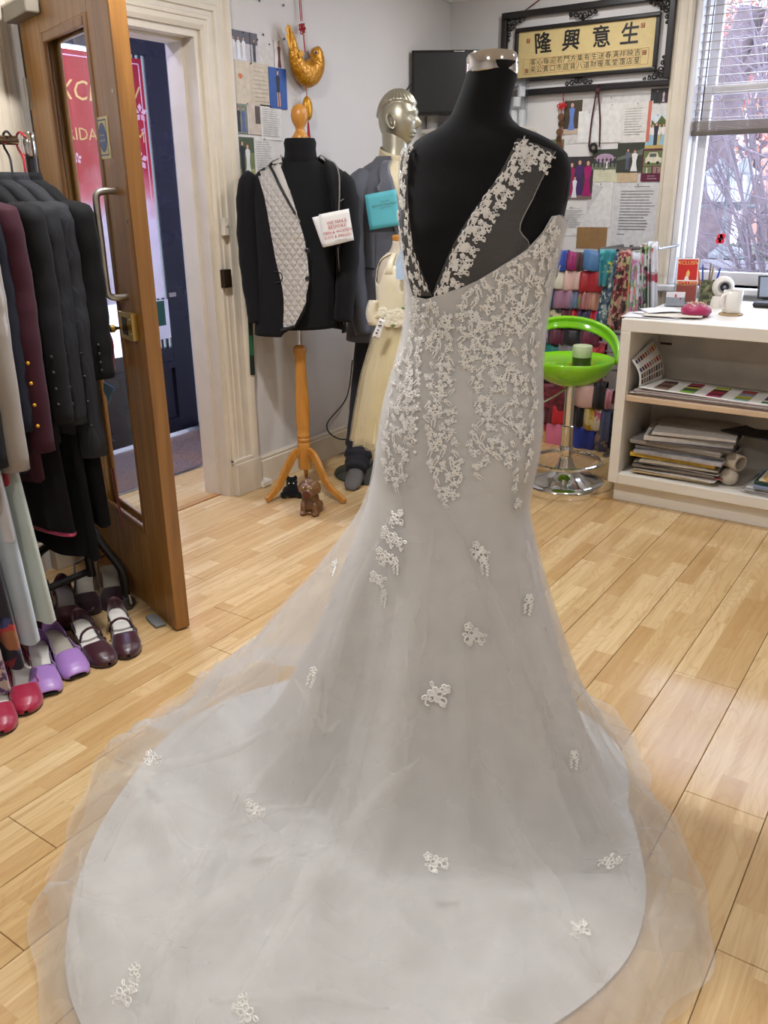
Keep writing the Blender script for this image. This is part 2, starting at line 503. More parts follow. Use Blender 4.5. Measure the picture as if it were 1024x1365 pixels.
# latch keep and bell contact on the right architrave
p = PX(298, 302, WX + .03)
single('contact_switch', MB().bx(WX + .026, WX + .05, p.y - .014, p.y + .014, 1.262, 1.338).bx(WX + .05, WX + .054, p.y - .006, p.y + .006, 1.30, 1.315), mat('switch_plastic', S(212, 203, 188), .4),
       'small cream contact switch on the reeded door surround', 'switch', (WX + .026, p.y, 1.262), bevel=.003)
p = PX(301, 372, WX + .03)
single('strike_plate', MB().bx(WX + .016, WX + .047, p.y - .022, p.y + .022, 1.03, 1.112).bx(WX + .047, WX + .0495, p.y - .012, p.y + .01, 1.045, 1.1), [mat('dark_bronze', S(62, 50, 36), .45, .8)],
       'dark metal strike box on the door surround below the switch', 'latch keep', (WX + .016, p.y, 1.03), bevel=.0015)
# threshold strip and the entrance lobby beyond the doorway
ts = MB(); ts.bx(WX - .1, WX - .06, DY0, DY1, 0, .006)
struct('trim_4', ts, oak_material('threshold_oak', S(150, 106, 56), S(176, 128, 72), .4, 'Y'), bevel=.002)
HX = -4.06
M_LOB = mat('lobby_white_paint', S(222, 222, 226), .6, 0, .04, 5, .12, 25)
struct('wall_lobby_far', MB().bx(HX - .2, HX - .05, 1.2, 2.5, 0, 2.7).bx(HX - .2, HX - .05, 3.74, 3.95, 0, 2.7).bx(HX - .2, HX - .05, 2.5, 3.74, 2.26, 2.7), M_LOB, smooth=0)
struct('wall_lobby_side', MB().bx(HX - .05, WX - .15, 3.80, 3.95, 0, 2.7), M_LOB, smooth=0)
struct('wall_lobby_near', MB().bx(HX - .05, WX - .15, 1.05, 1.2, 0, 2.7), M_LOB, smooth=0)
struct('ceiling_lobby', MB().bx(HX - .2, WX - .15, 1.05, 3.95, 2.7, 2.78), M_CEIL, smooth=0)
struct('floor_lobby', MB().bx(HX - .2, WX - .47, 1.05, 3.95, -.12, -.012), mat('lobby_concrete', S(84, 80, 84), .8), smooth=0)
struct('trim_5', MB().bx(-3.46, -3.435, 1.3, 3.79, -.004, .003), M_STEEL, smooth=0)
def mat_carpet():
    m = bpy.data.materials.new('coir_mat'); t = NT(m)
    v = t.pos(); a = t.new('ShaderNodeTexNoise', Scale=130.0, Detail=4.0); t.link(v, a.inputs['Vector'])
    b = t.new('ShaderNodeTexNoise', Scale=2.2, Detail=3.0); t.link(v, b.inputs['Vector'])
    base = t.mix(t.ramp(b.outputs[0], [(.42, (0, 0, 0, 1)), (.62, (1, 1, 1, 1))]), S(96, 70, 60), S(82, 72, 78))
    t.link(t.mix(t.ramp(a.outputs[0], [(.35, (0, 0, 0, 1)), (.75, (.8, .8, .8, 1))]), base, S(150, 120, 104)), t.b.inputs['Base Color'])
    t.b.inputs['Roughness'].default_value = .95; t.bump(a.outputs[0], .9, .006)
    return m
single('entrance_mat', MB().bx(-4.04, -3.462, 1.5, 3.74, -.012, .004), mat_carpet(), 'brown ribbed entrance mat on the lobby floor beyond the doorway', 'mat', (-3.75, 2.6, -.012))
struct('trim_6', MB().bx(HX - .04, HX + .16, 3.70, 3.80, -.01, .03), mat('door_step_slate', S(72, 72, 80), .6), smooth=0)

# ---- entrance door: dark blue frame, glass lights, low panel, poster behind the glass
M_NAVY = mat('dark_navy_gloss', S(27, 29, 42), .22, 0, .25, 7, .25, 12)
d2 = thing('door_2', None, None, (HX, 3.1, 0)); d2['kind'] = 'structure'
def dpart(name, ma, y0, y1, z0, z1, x0=-.02, x1=.025, par=None, bevel=.003):
    return MB().bx(HX + x0, HX + x1, y0, y1, z0, z1).build(name, ma, par or d2, smooth=0, bevel=bevel)
dpart('stile', M_NAVY, 3.58, 3.735, .03, 2.155); dpart('stile', M_NAVY, 2.5, 2.62, .03, 2.155)
dpart('top_rail', M_NAVY, 2.5, 3.735, 2.155, 2.26); dpart('bottom_rail', M_NAVY, 2.62, 3.58, .03, .12)
dpart('lock_rail', M_NAVY, 2.62, 3.58, .46, .56)
dpart('moulding', M_NAVY, 2.62, 3.58, .44, .475, -.02, .05)
dpart('lower_panel', M_NAVY, 2.62, 3.58, .12, .46, -.015, .008)
for y in (3.50, 3.54): dpart('glazing_bar', M_NAVY, y, y + .016, .56, 2.155, -.02, .02)
dpart('glass_pane', M_GLASS, 2.62, 3.50, .56, 2.155, -.008, -.004, bevel=0)
dpart('door_bolt', M_STEEL, 3.585, 3.63, .86, .885, .025, .045)
# poster hung on the inside of the entrance door
def grad_mat(name, stops, z0, z1):
    m = bpy.data.materials.new(name); t = NT(m)
    g = t.new('ShaderNodeNewGeometry'); sx = t.new('ShaderNodeSeparateXYZ'); t.link(g.outputs['Position'], sx.inputs[0])
    n = t.new('ShaderNodeTexNoise', Scale=9.0, Detail=5.0); t.link(g.outputs['Position'], n.inputs['Vector'])
    mr = t.new('ShaderNodeMapRange'); mr.inputs[1].default_value = z0; mr.inputs[2].default_value = z1
    ad = t.new('ShaderNodeMath', operation='MULTIPLY_ADD'); ad.inputs[1].default_value = .22; t.link(n.outputs[0], ad.inputs[0])
    sb = t.new('ShaderNodeMath', operation='SUBTRACT'); sb.inputs[1].default_value = .11
    t.link(sx.outputs['Z'], mr.inputs[0]); t.link(mr.outputs[0], ad.inputs[2]); t.link(ad.outputs[0], sb.inputs[0])
    t.link(t.ramp(sb.outputs[0], stops), t.b.inputs['Base Color']); t.b.inputs['Roughness'].default_value = .35
    return m
po = thing('door_poster', 'tall red and white bridal shop poster on the entrance door glass', 'poster', (HX + .03, 3.2, .86))
py0, py1 = 2.93, 3.545
MB().bx(HX + .028, HX + .032, py0, py1, .86, 2.13).build('sheet', grad_mat('poster_red_to_white', [(0, S(226, 222, 230)), (.36, S(226, 214, 222)), (.46, S(214, 120, 122)), (.56, S(190, 34, 48)), (1, S(160, 18, 38))], .86, 2.13), po, smooth=0)
M_GOLDINK = mat('gold_ink', S(226, 186, 108), .4); M_PINKINK = mat('pale_pink_ink', S(236, 190, 192), .5)
def wall_text(body, size, c, ux, uz, ma, name, parent, off=.002, **kw):
    vs, fs = text_mb(body, size, **kw)
    ux, uz = Vector(ux), Vector(uz); nn_ = ux.cross(uz)
    m = MB(); m.add([Vector(c) + ux * v.x + uz * v.y + nn_ * off for v in vs], fs)
    return m.build(name, ma, parent, smooth=0)
wall_text('XCLUSIV', .135, (HX + .033, 3.235, 1.94), (0, 1, 0), (0, 0, 1), M_GOLDINK, 'lettering', po, shear=.2)
wall_text('BRIDAL ROOM', .085, (HX + .033, 3.235, 1.735), (0, 1, 0), (0, 0, 1), M_GOLDINK, 'lettering', po)
fr = MB()
for (y0, y1, z0, z1) in ((py0 + .02, py1 - .02, 2.10, 2.106), (py1 - .026, py1 - .02, 1.35, 2.106), (py0 + .02, py0 + .026, 1.35, 2.106)): fr.bx(HX + .0325, HX + .0335, y0, y1, z0, z1)
fr.build('printed_border', M_PINKINK, po, smooth=0)
def blossom(m, c, r, ux, uz, k=5, a0=.3):
    ux, uz = Vector(ux), Vector(uz); n_ = ux.cross(uz) * .003; c = Vector(c)
    for i in range(k):
        a = a0 + 2 * PI * i / k; d = ux * math.cos(a) + uz * math.sin(a); q = ux * -math.sin(a) + uz * math.cos(a)
        m.add([c + n_ + d * r * .1, c + n_ + d * r * .6 + q * r * .3, c + n_ + d * r, c + n_ + d * r * .6 - q * r * .3], [(0, 1, 2, 3)])
bl = MB()
for y, z, r in ((3.50, 1.86, .05), (3.47, 1.62, .055), (3.51, 1.77, .018), (3.40, 1.55, .03), (3.05, 1.62, .03)): blossom(bl, (HX + .031, y, z), r, (0, 1, 0), (0, 0, 1))
bl.build('printed_blossom', M_PINKINK, po, smooth=0)
gn = thing('green_notice', 'dark green and white notice low on the entrance door glass', 'notice', (HX + .036, 3.47, .66))
MB().bx(HX + .034, HX + .036, 3.36, 3.565, .62, .85).build('card', mat('notice_white', S(220, 220, 228), .4), gn, smooth=0)
MB().bx(HX + .0362, HX + .037, 3.40, 3.535, .70, .845).build('green_panel', mat('notice_green', S(18, 74, 58), .4), gn, smooth=0)

# ---- oak door standing open into the room
E0 = Vector((-2.093, 1.755, 0)); DU = Vector((.951, -.309, 0)).normalized(); DN = Vector((DU.y, -DU.x, 0))
DM = frame(E0, DU, zdir=(0, 0, 1))       # local x along the leaf (0 at the lock edge), y away from the camera, z up
d1 = thing('door_1', None, None, (E0.x - .4, E0.y + .13, .008)); d1['kind'] = 'structure'
T = .052; L0, L1, GZ0, GZ1, GS0, GS1 = -.815, -.022, .31, 1.935, -.615, -.185
def leaf(name, ma, s0, s1, z0, z1, y0=0, y1=T, par=None, bevel=.002):
    return MB().bx(s0, s1, y0, y1, z0, z1, DM).build(name, ma, par or d1, smooth=0, bevel=bevel)
leaf('lock_stile', M_OAK, GS1, L1, .008, 2.04); leaf('hinge_stile', M_OAK, L0, GS0, .008, 2.04)
leaf('top_rail', M_OAK, GS0, GS1, GZ1, 2.04); leaf('bottom_rail', M_OAK, GS0, GS1, .008, GZ0)
leaf('edge_lipping', M_OAKD, L1, L1 + .006, .008, 2.04, .001, T - .001, bevel=.001)
for yy in (-.004, T - .012):
    w = .03
    for nm, s0, s1, z0, z1 in (('glazing_bead', GS0, GS0 + w, GZ0, GZ1), ('glazing_bead', GS1 - w, GS1, GZ0, GZ1), ('glazing_bead', GS0 + w, GS1 - w, GZ1 - w, GZ1), ('glazing_bead', GS0 + w, GS1 - w, GZ0, GZ0 + w)):
        leaf(nm, M_OAKD, s0, s1, z0, z1, yy, yy + .016, bevel=.005)
leaf('glass_pane', M_GLASS, GS0 + .01, GS1 - .01, GZ0 + .01, GZ1 - .01, .023, .029, bevel=0)
leaf('hinge_gap_shade', M_BLACK, L0 - .034, L0, .008, 2.04, .004, T - .004, bevel=0)  # black strip added as the shade of the hinge gap, no real part
hd = MB(); s = -.118; off = -.062
hd.tube([DM @ Vector(p) for p in smoothpath([(s, .0, 1.455), (s, -.035, 1.455), (s, -.056, 1.448), (s, off, 1.425), (s, off, 1.3), (s, off, 1.175), (s, -.056, 1.152), (s, -.035, 1.145), (s, .0, 1.145)], 40)], .0105, 14)
hd.build('pull_handle', M_STEEL, d1)
lk = leaf('latch_case', M_BRASS, -.155, -.055, 1.015, 1.10, -.022, .0)
MB().bx(-.13, -.095, -.0235, -.021, 1.03, 1.085, DM).build('latch_slot', M_BLACK, lk, smooth=0)
kn = MB(); kn.lathe([(.004, 0), (.006, .012), (.012, .018), (.012, .03), (.005, .034)], 14, DM @ Matrix.Translation((-.165, -.02, 1.045)) @ Matrix.Rotation(PI / 2, 4, 'X')); kn.build('latch_knob', M_BRASS, lk)
for z in (1.035, 1.08):
    MB().lathe([(.004, 0), (.004, .002), (.001, .003)], 8, DM @ Matrix.Translation((-.068, -.022, z)) @ Matrix.Rotation(PI / 2, 4, 'X')).build('screw', M_STEEL, lk)
sg = leaf('fire_door_sign', mat('sign_cream', S(226, 214, 160), .4), -.206, -.115, 1.545, 1.66, -.003, 0, bevel=.0008)
M_SBLUE = mat('sign_blue', S(30, 74, 140), .4)
m = MB(); m.lathe([(.03, 0), (.03, .0006)], 28, DM @ Matrix.Translation((-.1605, -.0031, 1.604)) @ Matrix.Rotation(PI / 2, 4, 'X') @ Matrix.Scale(1.35, 4, (0, 1, 0)))
for z in (1.556, 1.651): m.bx(-.195, -.126, -.0037, -.003, z - .0016, z + .0016, DM)
for s_ in (-.195, -.1275): m.bx(s_, s_ + .0015, -.0037, -.003, 1.556, 1.651, DM)
m.build('sign_disc', M_SBLUE, sg, smooth=0)
for i, tx in enumerate(('Fire door', 'keep shut')):
    wall_text(tx, .0105, DM @ Vector((-.1605, -.0042, 1.611 - i * .014)), DU, (0, 0, 1), M_WHITE, 'lettering', sg, off=.0004)
for z in (1.775, .95, .25):
    h = MB(); h.tube([DM @ Vector((L0 - .008, -.004, z - .05)), DM @ Vector((L0 - .008, -.004, z + .05))], .007, 10)
    for k_ in (-.03, 0, .03): h.tube([DM @ Vector((L0 - .008, -.004, z + k_ - .001)), DM @ Vector((L0 - .008, -.004, z + k_ + .001))], .0078, 10)
    h.bx(L0 - .008, L0 + .022, -.0015, .001, z - .05, z + .05, DM); h.build('hinge', M_STEEL, d1)
cl = MB(); cl.bx(L0 + .0, L0 + .24, -.05, 0, 1.985, 2.035, DM); co = cl.build('door_closer', mat('closer_grey', S(120, 112, 98), .45, .5), d1, smooth=0, bevel=.006)
MB().bx(L0 - .09, L0 + .12, -.035, -.018, 2.037, 2.047, DM).build('closer_arm', M_STEEL, co, smooth=0)
for z, s_ in ((1.37, -.052), (1.72, -.05)):
    MB().lathe([(.006, 0), (.006, .0015), (.002, .003)], 10, DM @ Matrix.Translation((s_, 0, z)) @ Matrix.Rotation(PI / 2, 4, 'X')).build('screw_cap', M_STEEL, d1)
p = PZ(210, 828)
single('door_wedge', MB().prism([(-.05, -.016), (-.02, -.02), (.05, -.02), (.05, .02), (-.02, .02), (-.05, .016)], 0, .012, frame((p.x, p.y - .01, 0), DU, zdir=(0, 0, 1))), mat('grey_rubber', S(116, 118, 118), .7),
       'flat grey door stop on the floor under the oak door', 'door stop', (p.x, p.y, 0), bevel=.004)
# ================================================================== window, blind and the street
wn = thing('window_1', None, None, (-.6, WY + .1, WZ0)); wn['kind'] = 'structure'
M_SASH = mat('window_white_paint', S(224, 222, 224), .4, 0, .04, 8, .08, 40)
YS = WY + .12
def wpart(name, x0, x1, y0, y1, z0, z1, ma=None, bevel=.004): return MB().bx(x0, x1, y0, y1, z0, z1).build(name, ma or M_SASH, wn, smooth=0, bevel=bevel)
wpart('jamb', WX0, WX0 + .035, WY + .0, WY + .26, WZ0, WZ1); wpart('jamb', WX1 - .035, WX1, WY, WY + .26, WZ0, WZ1)
wpart('head', WX0 + .035, WX1 - .035, WY, WY + .26, WZ1 - .04, WZ1)
wpart('window_board', WX0 - .06, WX1 + .06, WY - .06, WY + .26, WZ0 - .035, WZ0, bevel=.008)
a, b = WX0 + .035, WX1 - .035
RZ = 1.955
wpart('parting_bead', a, a + .018, WY + .07, WY + .09, WZ0, WZ1 - .04)
# lower sash in front, upper sash behind
wpart('lower_sash_stile', a + .012, a + .062, YS, YS + .04, WZ0, RZ); wpart('lower_sash_stile', b - .062, b - .012, YS, YS + .04, WZ0, RZ)
wpart('lower_sash_rail', a + .062, b - .062, YS, YS + .04, WZ0, WZ0 + .07); wpart('meeting_rail', a + .062, b - .062, YS, YS + .045, RZ - .045, RZ)
wpart('lower_glass', a + .062, b - .062, YS + .018, YS + .022, WZ0 + .07, RZ - .045, M_WGLASS, 0)
wpart('upper_sash_stile', a + .012, a + .062, YS + .05, YS + .09, RZ - .04, WZ1 - .04); wpart('upper_sash_stile', b - .062, b - .012, YS + .05, YS + .09, RZ - .04, WZ1 - .04)
wpart('upper_sash_rail', a + .062, b - .062, YS + .05, YS + .09, WZ1 - .10, WZ1 - .04); wpart('meeting_rail', a + .062, b - .062, YS + .05, YS + .09, RZ - .04, RZ + .005)
wpart('upper_glass', a + .062, b - .062, YS + .068, YS + .072, RZ + .005, WZ1 - .10, M_WGLASS, 0)
# moulded surround on the room side
WP = [(0, 0), (0, .018), (.012, .026), (.03, .022), (.044, .03), (.07, .03), (.078, .02), (.095, .016), (.095, 0)]
m = MB(); k = len(WP)
m.add([(WX0 - w, WY - q, .0) for w, q in WP] + [(WX0 - w, WY - q, WZ1 + w) for w, q in WP], [(i, (i + 1) % k, k + (i + 1) % k, k + i) for i in range(k)]); m.build('surround', M_TRIM, wn, smooth=30)
m = MB(); m.add([(WX0 - w, WY - q, WZ1 + w) for w, q in WP] + [(WX1 + w, WY - q, WZ1 + w) for w, q in WP], [(i, (i + 1) % k, k + (i + 1) % k, k + i) for i in range(k)]); m.build('surround', M_TRIM, wn, smooth=30)
# poppy sticker on the glass
pp = PY(961, 318, YS + .016)
ps = thing('poppy_sticker', 'small red paper poppy stuck on the lower window pane', 'sticker', tuple(pp))
m = MB()
for dx, dz in ((-.011, -.012), (.009, .012), (-.006, .010), (.006, -.012)): m.lathe([(.016, 0), (.016, .0006)], 14, Matrix.Translation(pp + Vector((dx, 0, dz))) @ Matrix.Rotation(PI / 2, 4, 'X'))
m.build('petals', mat('poppy_red', S(236, 44, 66), .5), ps)
MB().lathe([(.006, 0), (.006, .0006)], 10, Matrix.Translation(pp + Vector((0, -.0015, 0))) @ Matrix.Rotation(PI / 2, 4, 'X')).build('centre', M_BLACK, ps)

# venetian blind, half raised
bx0, bx1, YB = -1.482, .285, WY + .045
vb = thing('venetian_blind', 'half-raised beige venetian blind hanging in the window', 'blind', ((bx0 + bx1) / 2, YB, 1.70))
M_SLAT = mat('slat_taupe', S(176, 163, 148), .45, 0, .05, 30); M_SLATD = mat('bottom_rail_taupe', S(92, 84, 78), .4)
sm = MB(); w = .013
sm.add([(bx0, -w, -.0022), (bx1, -w, -.0022), (bx1, 0, .0015), (bx0, 0, .0015), (bx1, w, -.0012), (bx0, w, -.0012), (bx0, -w, -.0034), (bx1, -w, -.0034), (bx1, 0, .0003), (bx0, 0, .0003), (bx1, w, -.0024), (bx0, w, -.0024)],
       [(0, 1, 2, 3), (3, 2, 4, 5), (7, 6, 9, 8), (8, 9, 11, 10), (0, 6, 7, 1), (5, 4, 10, 11), (0, 3, 9, 6), (3, 5, 11, 9), (1, 7, 8, 2), (2, 8, 10, 4)])
first = None
z = 1.792
while z < WZ1 - .08:
    if first is None:
        first = sm.build('slat', M_SLAT, vb, loc=(0, 0, 0), smooth=30); o = first
    else:
        o = bpy.data.objects.new('slat', first.data); COL.objects.link(o); o.parent = vb
    o.location = Vector((0, YB, z)) - vb.location
    z += .0405
for i in range(9):
    o = bpy.data.objects.new('stacked_slat', first.data); COL.objects.link(o); o.parent = vb; o.location = Vector((0, YB, 1.733 + i * .0055)) - vb.location
MB().bx(bx0 - .004, bx1, YB - .019, YB + .019, 1.705, 1.729).build('bottom_rail', M_SLATD, vb, smooth=0, bevel=.004)
MB().bx(bx0, bx1, YB - .02, YB + .02, WZ1 - .085, WZ1 - .042).build('head_rail', M_SLAT, vb, smooth=0)
for x in (bx0 + .16, bx0 + .85, bx0 + 1.55):
    c = MB()
    for dy in (-.018, .018): c.tube([(x, YB + dy, 1.71), (x, YB + dy, WZ1 - .07)], .0012, 5)
    c.build('ladder_cord', mat('cord_cream', S(196, 186, 170), .8), vb)
MB().tube([(bx0 + .075, YB - .03, 1.45 + .33), (bx0 + .08, YB - .03, WZ1 - .07)], .003, 6).build('tilt_wand', M_BLACK, vb)

# ---- the street
GZ = -.25
M_PAVE = mat('paving', S(150, 144, 146), .8, 0, .1, 1.5)
struct('ground', MB().bx(-22, 14, WY + .4, 45, GZ - .2, GZ), M_PAVE, smooth=0)
M_BARK = mat('bark', S(92, 78, 78), .9, 0, .35, 6, .9, 18)
M_TWIG = mat('grey_twig', S(112, 100, 104), .9, 0, .25, 5)
def street(x, y, Y): return PY(x, y, Y)
def branchy(mb, p, d, L, r, depth, rng, spread=.6):
    n = 5; pts = [p]; q = p.copy(); dd = d.copy()
    for i in range(n):
        dd = (dd + Vector((rng.uniform(-1, 1), rng.uniform(-1, 1), rng.uniform(-.4, .8))) * .16).normalized()
        q = q + dd * (L / n); pts.append(q.copy())
    mb.tube(pts, [r * (1 - .6 * i / n) for i in range(n + 1)], 5 if depth > 1 else 4, cap=False)
    if depth > 0:
        for i in range(rng.randint(3, 5)):
            k = rng.randint(2, n); nd = (dd + Vector((rng.uniform(-1, 1), rng.uniform(-1, 1), rng.uniform(-.5, 1))) * spread).normalized()
            branchy(mb, pts[k], nd, L * rng.uniform(.5, .78), r * .5, depth - 1, rng, spread)
# big old trunk on the left of the view
tk = street(937, 345, 13)
t1 = thing('plane_tree', 'thick dark tree trunk seen through the window behind the lamp post', 'tree', (tk.x, 13, GZ))
pts = [(tk.x - .1, 13, GZ), (tk.x - .02, 13, .4), (tk.x + .02, 13, 1.2), (tk.x - .05, 13, 1.9), (tk.x + .05, 13, 2.7), (tk.x + .25, 13, 3.6)]
MB().tube(pts, [.46, .36, .30, .28, .24, .17], 14).build('trunk', M_BARK, t1)
rng = random.Random(3); bm_ = MB()
for d in ((-.8, 0, .5), (.7, .2, .6), (.2, -.2, 1), (.9, .3, .2), (-.6, .3, .9)):
    branchy(bm_, Vector((tk.x, 13, 2.0 + rng.random())), Vector(d).normalized(), 1.6, .11, 3, rng, .8)
bm_.build('branches', M_BARK, t1, smooth=60)
# bare multi-stemmed shrub close to the glass
sb = street(1034, 395, 7.6)
t2 = thing('bare_shrub', 'leafless pale shrub with long arching stems outside the window', 'shrub', (sb.x, 7.6, GZ))
bm_ = MB(); rng = random.Random(11)
for i, (px, py) in enumerate([(905, 180), (925, 120), (945, 60), (975, 40), (1000, 10), (1030, 0), (960, 160), (1015, 60), (1060, 20), (985, 130), (935, 190)]):
    e = street(px, py, 7.6 + rng.uniform(-.35, .35)); s0 = Vector((sb.x + rng.uniform(-.08, .08), 7.6 + rng.uniform(-.08, .08), GZ))
    mid = s0.lerp(e, .5) + Vector((.16, 0, -.14 + .2 * rng.random()))
    path = smoothpath([s0, mid, e], 12)
    bm_.tube(path, [.022 * (1 - .75 * q / 11) + .002 for q in range(12)], 6, cap=False)
    for q in range(4, 12):
        for _ in range(2):
            nd = Vector((rng.uniform(-1, .8), rng.uniform(-.6, .6), rng.uniform(-.1, 1))).normalized()
            branchy(bm_, path[q], nd, rng.uniform(.25, .55), .0062, 1, rng, .9)
bm_.build('stems', M_TWIG, t2, smooth=60)
# autumn leaves left on the trees behind: many small leaf faces
def leaves_mat(name, cols):
    m = bpy.data.materials.new(name); t = NT(m)
    n = t.new('ShaderNodeTexWhiteNoise'); g = t.new('ShaderNodeNewGeometry'); t.link(g.outputs['Random Per Island'], n.inputs['Vector'])
    t.link(t.ramp(g.outputs['Random Per Island'], [(i / len(cols), c) for i, c in enumerate(cols)], 'CONSTANT'), t.b.inputs['Base Color'])
    t.b.inputs['Roughness'].default_value = .7
    return m
M_LEAF = leaves_mat('autumn_leaves', [S(196, 120, 96), S(214, 150, 120), S(160, 92, 82), S(206, 170, 150), S(150, 130, 120), S(190, 104, 92), S(120, 110, 96)])
def crown(name, label, base, centre, rad, nleaf, seed, ls=.07, ma=None, trunk_r=.12):
    t = thing(name, label, 'tree', base)
    r_ = random.Random(seed); tb = MB(); c = Vector(centre)
    tb.tube([Vector(base), Vector(base).lerp(c, .5) + Vector((.1, 0, 0)), c], [trunk_r, trunk_r * .75, trunk_r * .5], 8)
    tb.build('trunk', M_BARK, t)
    br_ = MB()
    for i in range(9): branchy(br_, Vector(base).lerp(c, r_.uniform(.5, .95)), Vector((r_.uniform(-1, 1), r_.uniform(-1, 1), r_.uniform(0, 1))).normalized(), rad[0] * .8, trunk_r * .35, 2, r_, .9)
    br_.build('branches', M_TWIG, t, smooth=60)
    lm = MB()
    for i in range(nleaf):
        d = Vector((r_.gauss(0, .45), r_.gauss(0, .45), r_.gauss(0, .45)))
        q = c + Vector((d.x * rad[0], d.y * rad[1], d.z * rad[2]))
        u_ = Vector((r_.uniform(-1, 1), r_.uniform(-1, 1), r_.uniform(-1, 1))).normalized(); w_ = u_.cross(Vector((r_.uniform(-1, 1), r_.uniform(-1, 1), r_.uniform(-1, 1)))).normalized()
        s_ = ls * r_.uniform(.6, 1.3)
        lm.add([q - u_ * s_, q + w_ * s_ * .5, q + u_ * s_, q - w_ * s_ * .5], [(0, 1, 2, 3)])
    o = lm.build('leaves', ma or M_LEAF, t, smooth=0); o['kind'] = 'stuff'
    return t
c = street(985, 150, 18.2); crown('beech_tree', 'russet autumn tree filling the upper right of the window view', (c.x + .3, 18.2, GZ), (c.x + .4, 18.2, 2.7), (2.3, 1.0, 1.4), 1500, 5)
c = street(985, 50, 22); crown('beech_tree', 'tall pale autumn tree showing between the blind slats', (c.x + 1.2, 22, GZ), (c.x, 22, 4.6), (2.9, 1.0, 1.5), 1300, 8, .08)
# low hedge
hg = street(930, 335, 16)
h = MB(); rng = random.Random(4)
core = MB(); core.bx(hg.x - 1.4, hg.x + 3.2, 15.8, 16.4, GZ, .42)
ho = thing('clipped_hedge', 'low dark clipped hedge across the street square', 'hedge', (hg.x + 1, 16.1, GZ))
core.build('hedge_core', mat('hedge_twigs', S(60, 62, 56), .9, 0, .4, 9), ho)
for i in range(1800):
    q = Vector((rng.uniform(hg.x - 1.5, hg.x + 3.3), rng.uniform(15.62, 15.85), rng.uniform(GZ, .5)))
    if rng.random() < .35: q = Vector((rng.uniform(hg.x - 1.5, hg.x + 3.3), rng.uniform(15.7, 16.5), rng.uniform(.4, .5)))
    u_ = Vector((rng.uniform(-1, 1), rng.uniform(-.4, .4), rng.uniform(-1, 1))).normalized(); w_ = u_.cross(Vector((0, 1, .3))).normalized()
    h.add([q - u_ * .05, q + w_ * .03, q + u_ * .05, q - w_ * .03], [(0, 1, 2, 3)])
o = h.build('hedge_leaves', leaves_mat('hedge_leaves', [S(70, 84, 66), S(92, 100, 78), S(58, 66, 58), S(110, 112, 92)]), ho, smooth=0); o['kind'] = 'stuff'
# twin-lantern lamp post
M_IRON = mat('grey_green_iron', S(96, 98, 98), .5, .2)
lp = street(957, 372, 11)
l0 = Vector((lp.x, 11, GZ))
lt = thing('street_lamp', 'grey green street lamp with two lanterns outside the window', 'street lamp', tuple(l0))
zl = street(957, 275, 11).z
MB().lathe([(.10, 0), (.10, .35), (.07, .4), (.05, .6), (.035, .7), (.03, zl - GZ + .25), (.012, zl - GZ + .5)], 12, None, tuple(l0)).build('post', M_IRON, lt)
MB().tube([l0 + Vector((-.36, 0, zl - GZ)), l0 + Vector((.36, 0, zl - GZ))], .02, 8).build('cross_arm', M_IRON, lt)
M_PANE = glass_material('lantern_glass', (.85, .86, .88, 1), .2, .25)
for sx, px in ((-1, 954), (1, 985)):
    lc = street(px, 276, 11); cx = lc.x
    g = MB(); g.rings([[(cx + a_ * r_, 11 + b_ * r_, z_) for a_, b_ in ((-1, -1), (1, -1), (1, 1), (-1, 1))] for r_, z_ in ((.075, zl + .05), (.125, zl + .34))]); lo = g.build('lantern_glass', M_PANE, lt, smooth=0)
    g = MB(); g.rings([[(cx + a_ * r_, 11 + b_ * r_, z_) for a_, b_ in ((-1, -1), (1, -1), (1, 1), (-1, 1))] for r_, z_ in ((.15, zl + .34), (.14, zl + .37), (.05, zl + .45), (.02, zl + .52))]); g.build('lantern_roof', M_IRON, lo, smooth=0)
    g = MB()
    for a_, b_ in ((-1, -1), (1, -1), (1, 1), (-1, 1)): g.tube([(cx + a_ * .078, 11 + b_ * .078, zl + .03), (cx + a_ * .128, 11 + b_ * .128, zl + .345)], .009, 5)
    g.tube([(cx, 11, zl - .05), (cx, 11, zl + .05)], [.02, .08], 8); g.build('lantern_frame', M_IRON, lo)
# parked white car
cc = street(922, 312, 21)
ct = thing('white_car', 'white parked car far across the square left of the trunk', 'car', (cc.x, 21, GZ))
prof = [(-2.0, .35), (-2.0, .75), (-1.7, .85), (-1.1, .95), (-.6, 1.4), (.7, 1.42), (1.3, .98), (1.95, .88), (2.0, .4)]
M_ = frame((cc.x - .9, 21, GZ), (1, 0, 0), zdir=(0, 0, 1)) @ Matrix.Rotation(PI / 2, 4, 'X')
MB().prism(prof, -.8, .8, M_).build('body', mat('car_white', S(225, 226, 230), .3), ct, smooth=0, bevel=.06)
MB().prism([(-.95, .98), (-.55, 1.34), (.62, 1.36), (1.1, .98)], -.81, .81, M_).build('windows', mat('car_glass', S(60, 68, 80), .15), ct, smooth=0)
for x in (-1.25, 1.2): MB().lathe([(.3, -.82), (.32, -.8), (.32, .8), (.3, .82)], 18, M_ @ Matrix.Translation((x, .32, 0))).build('wheel', M_BLACK, ct)
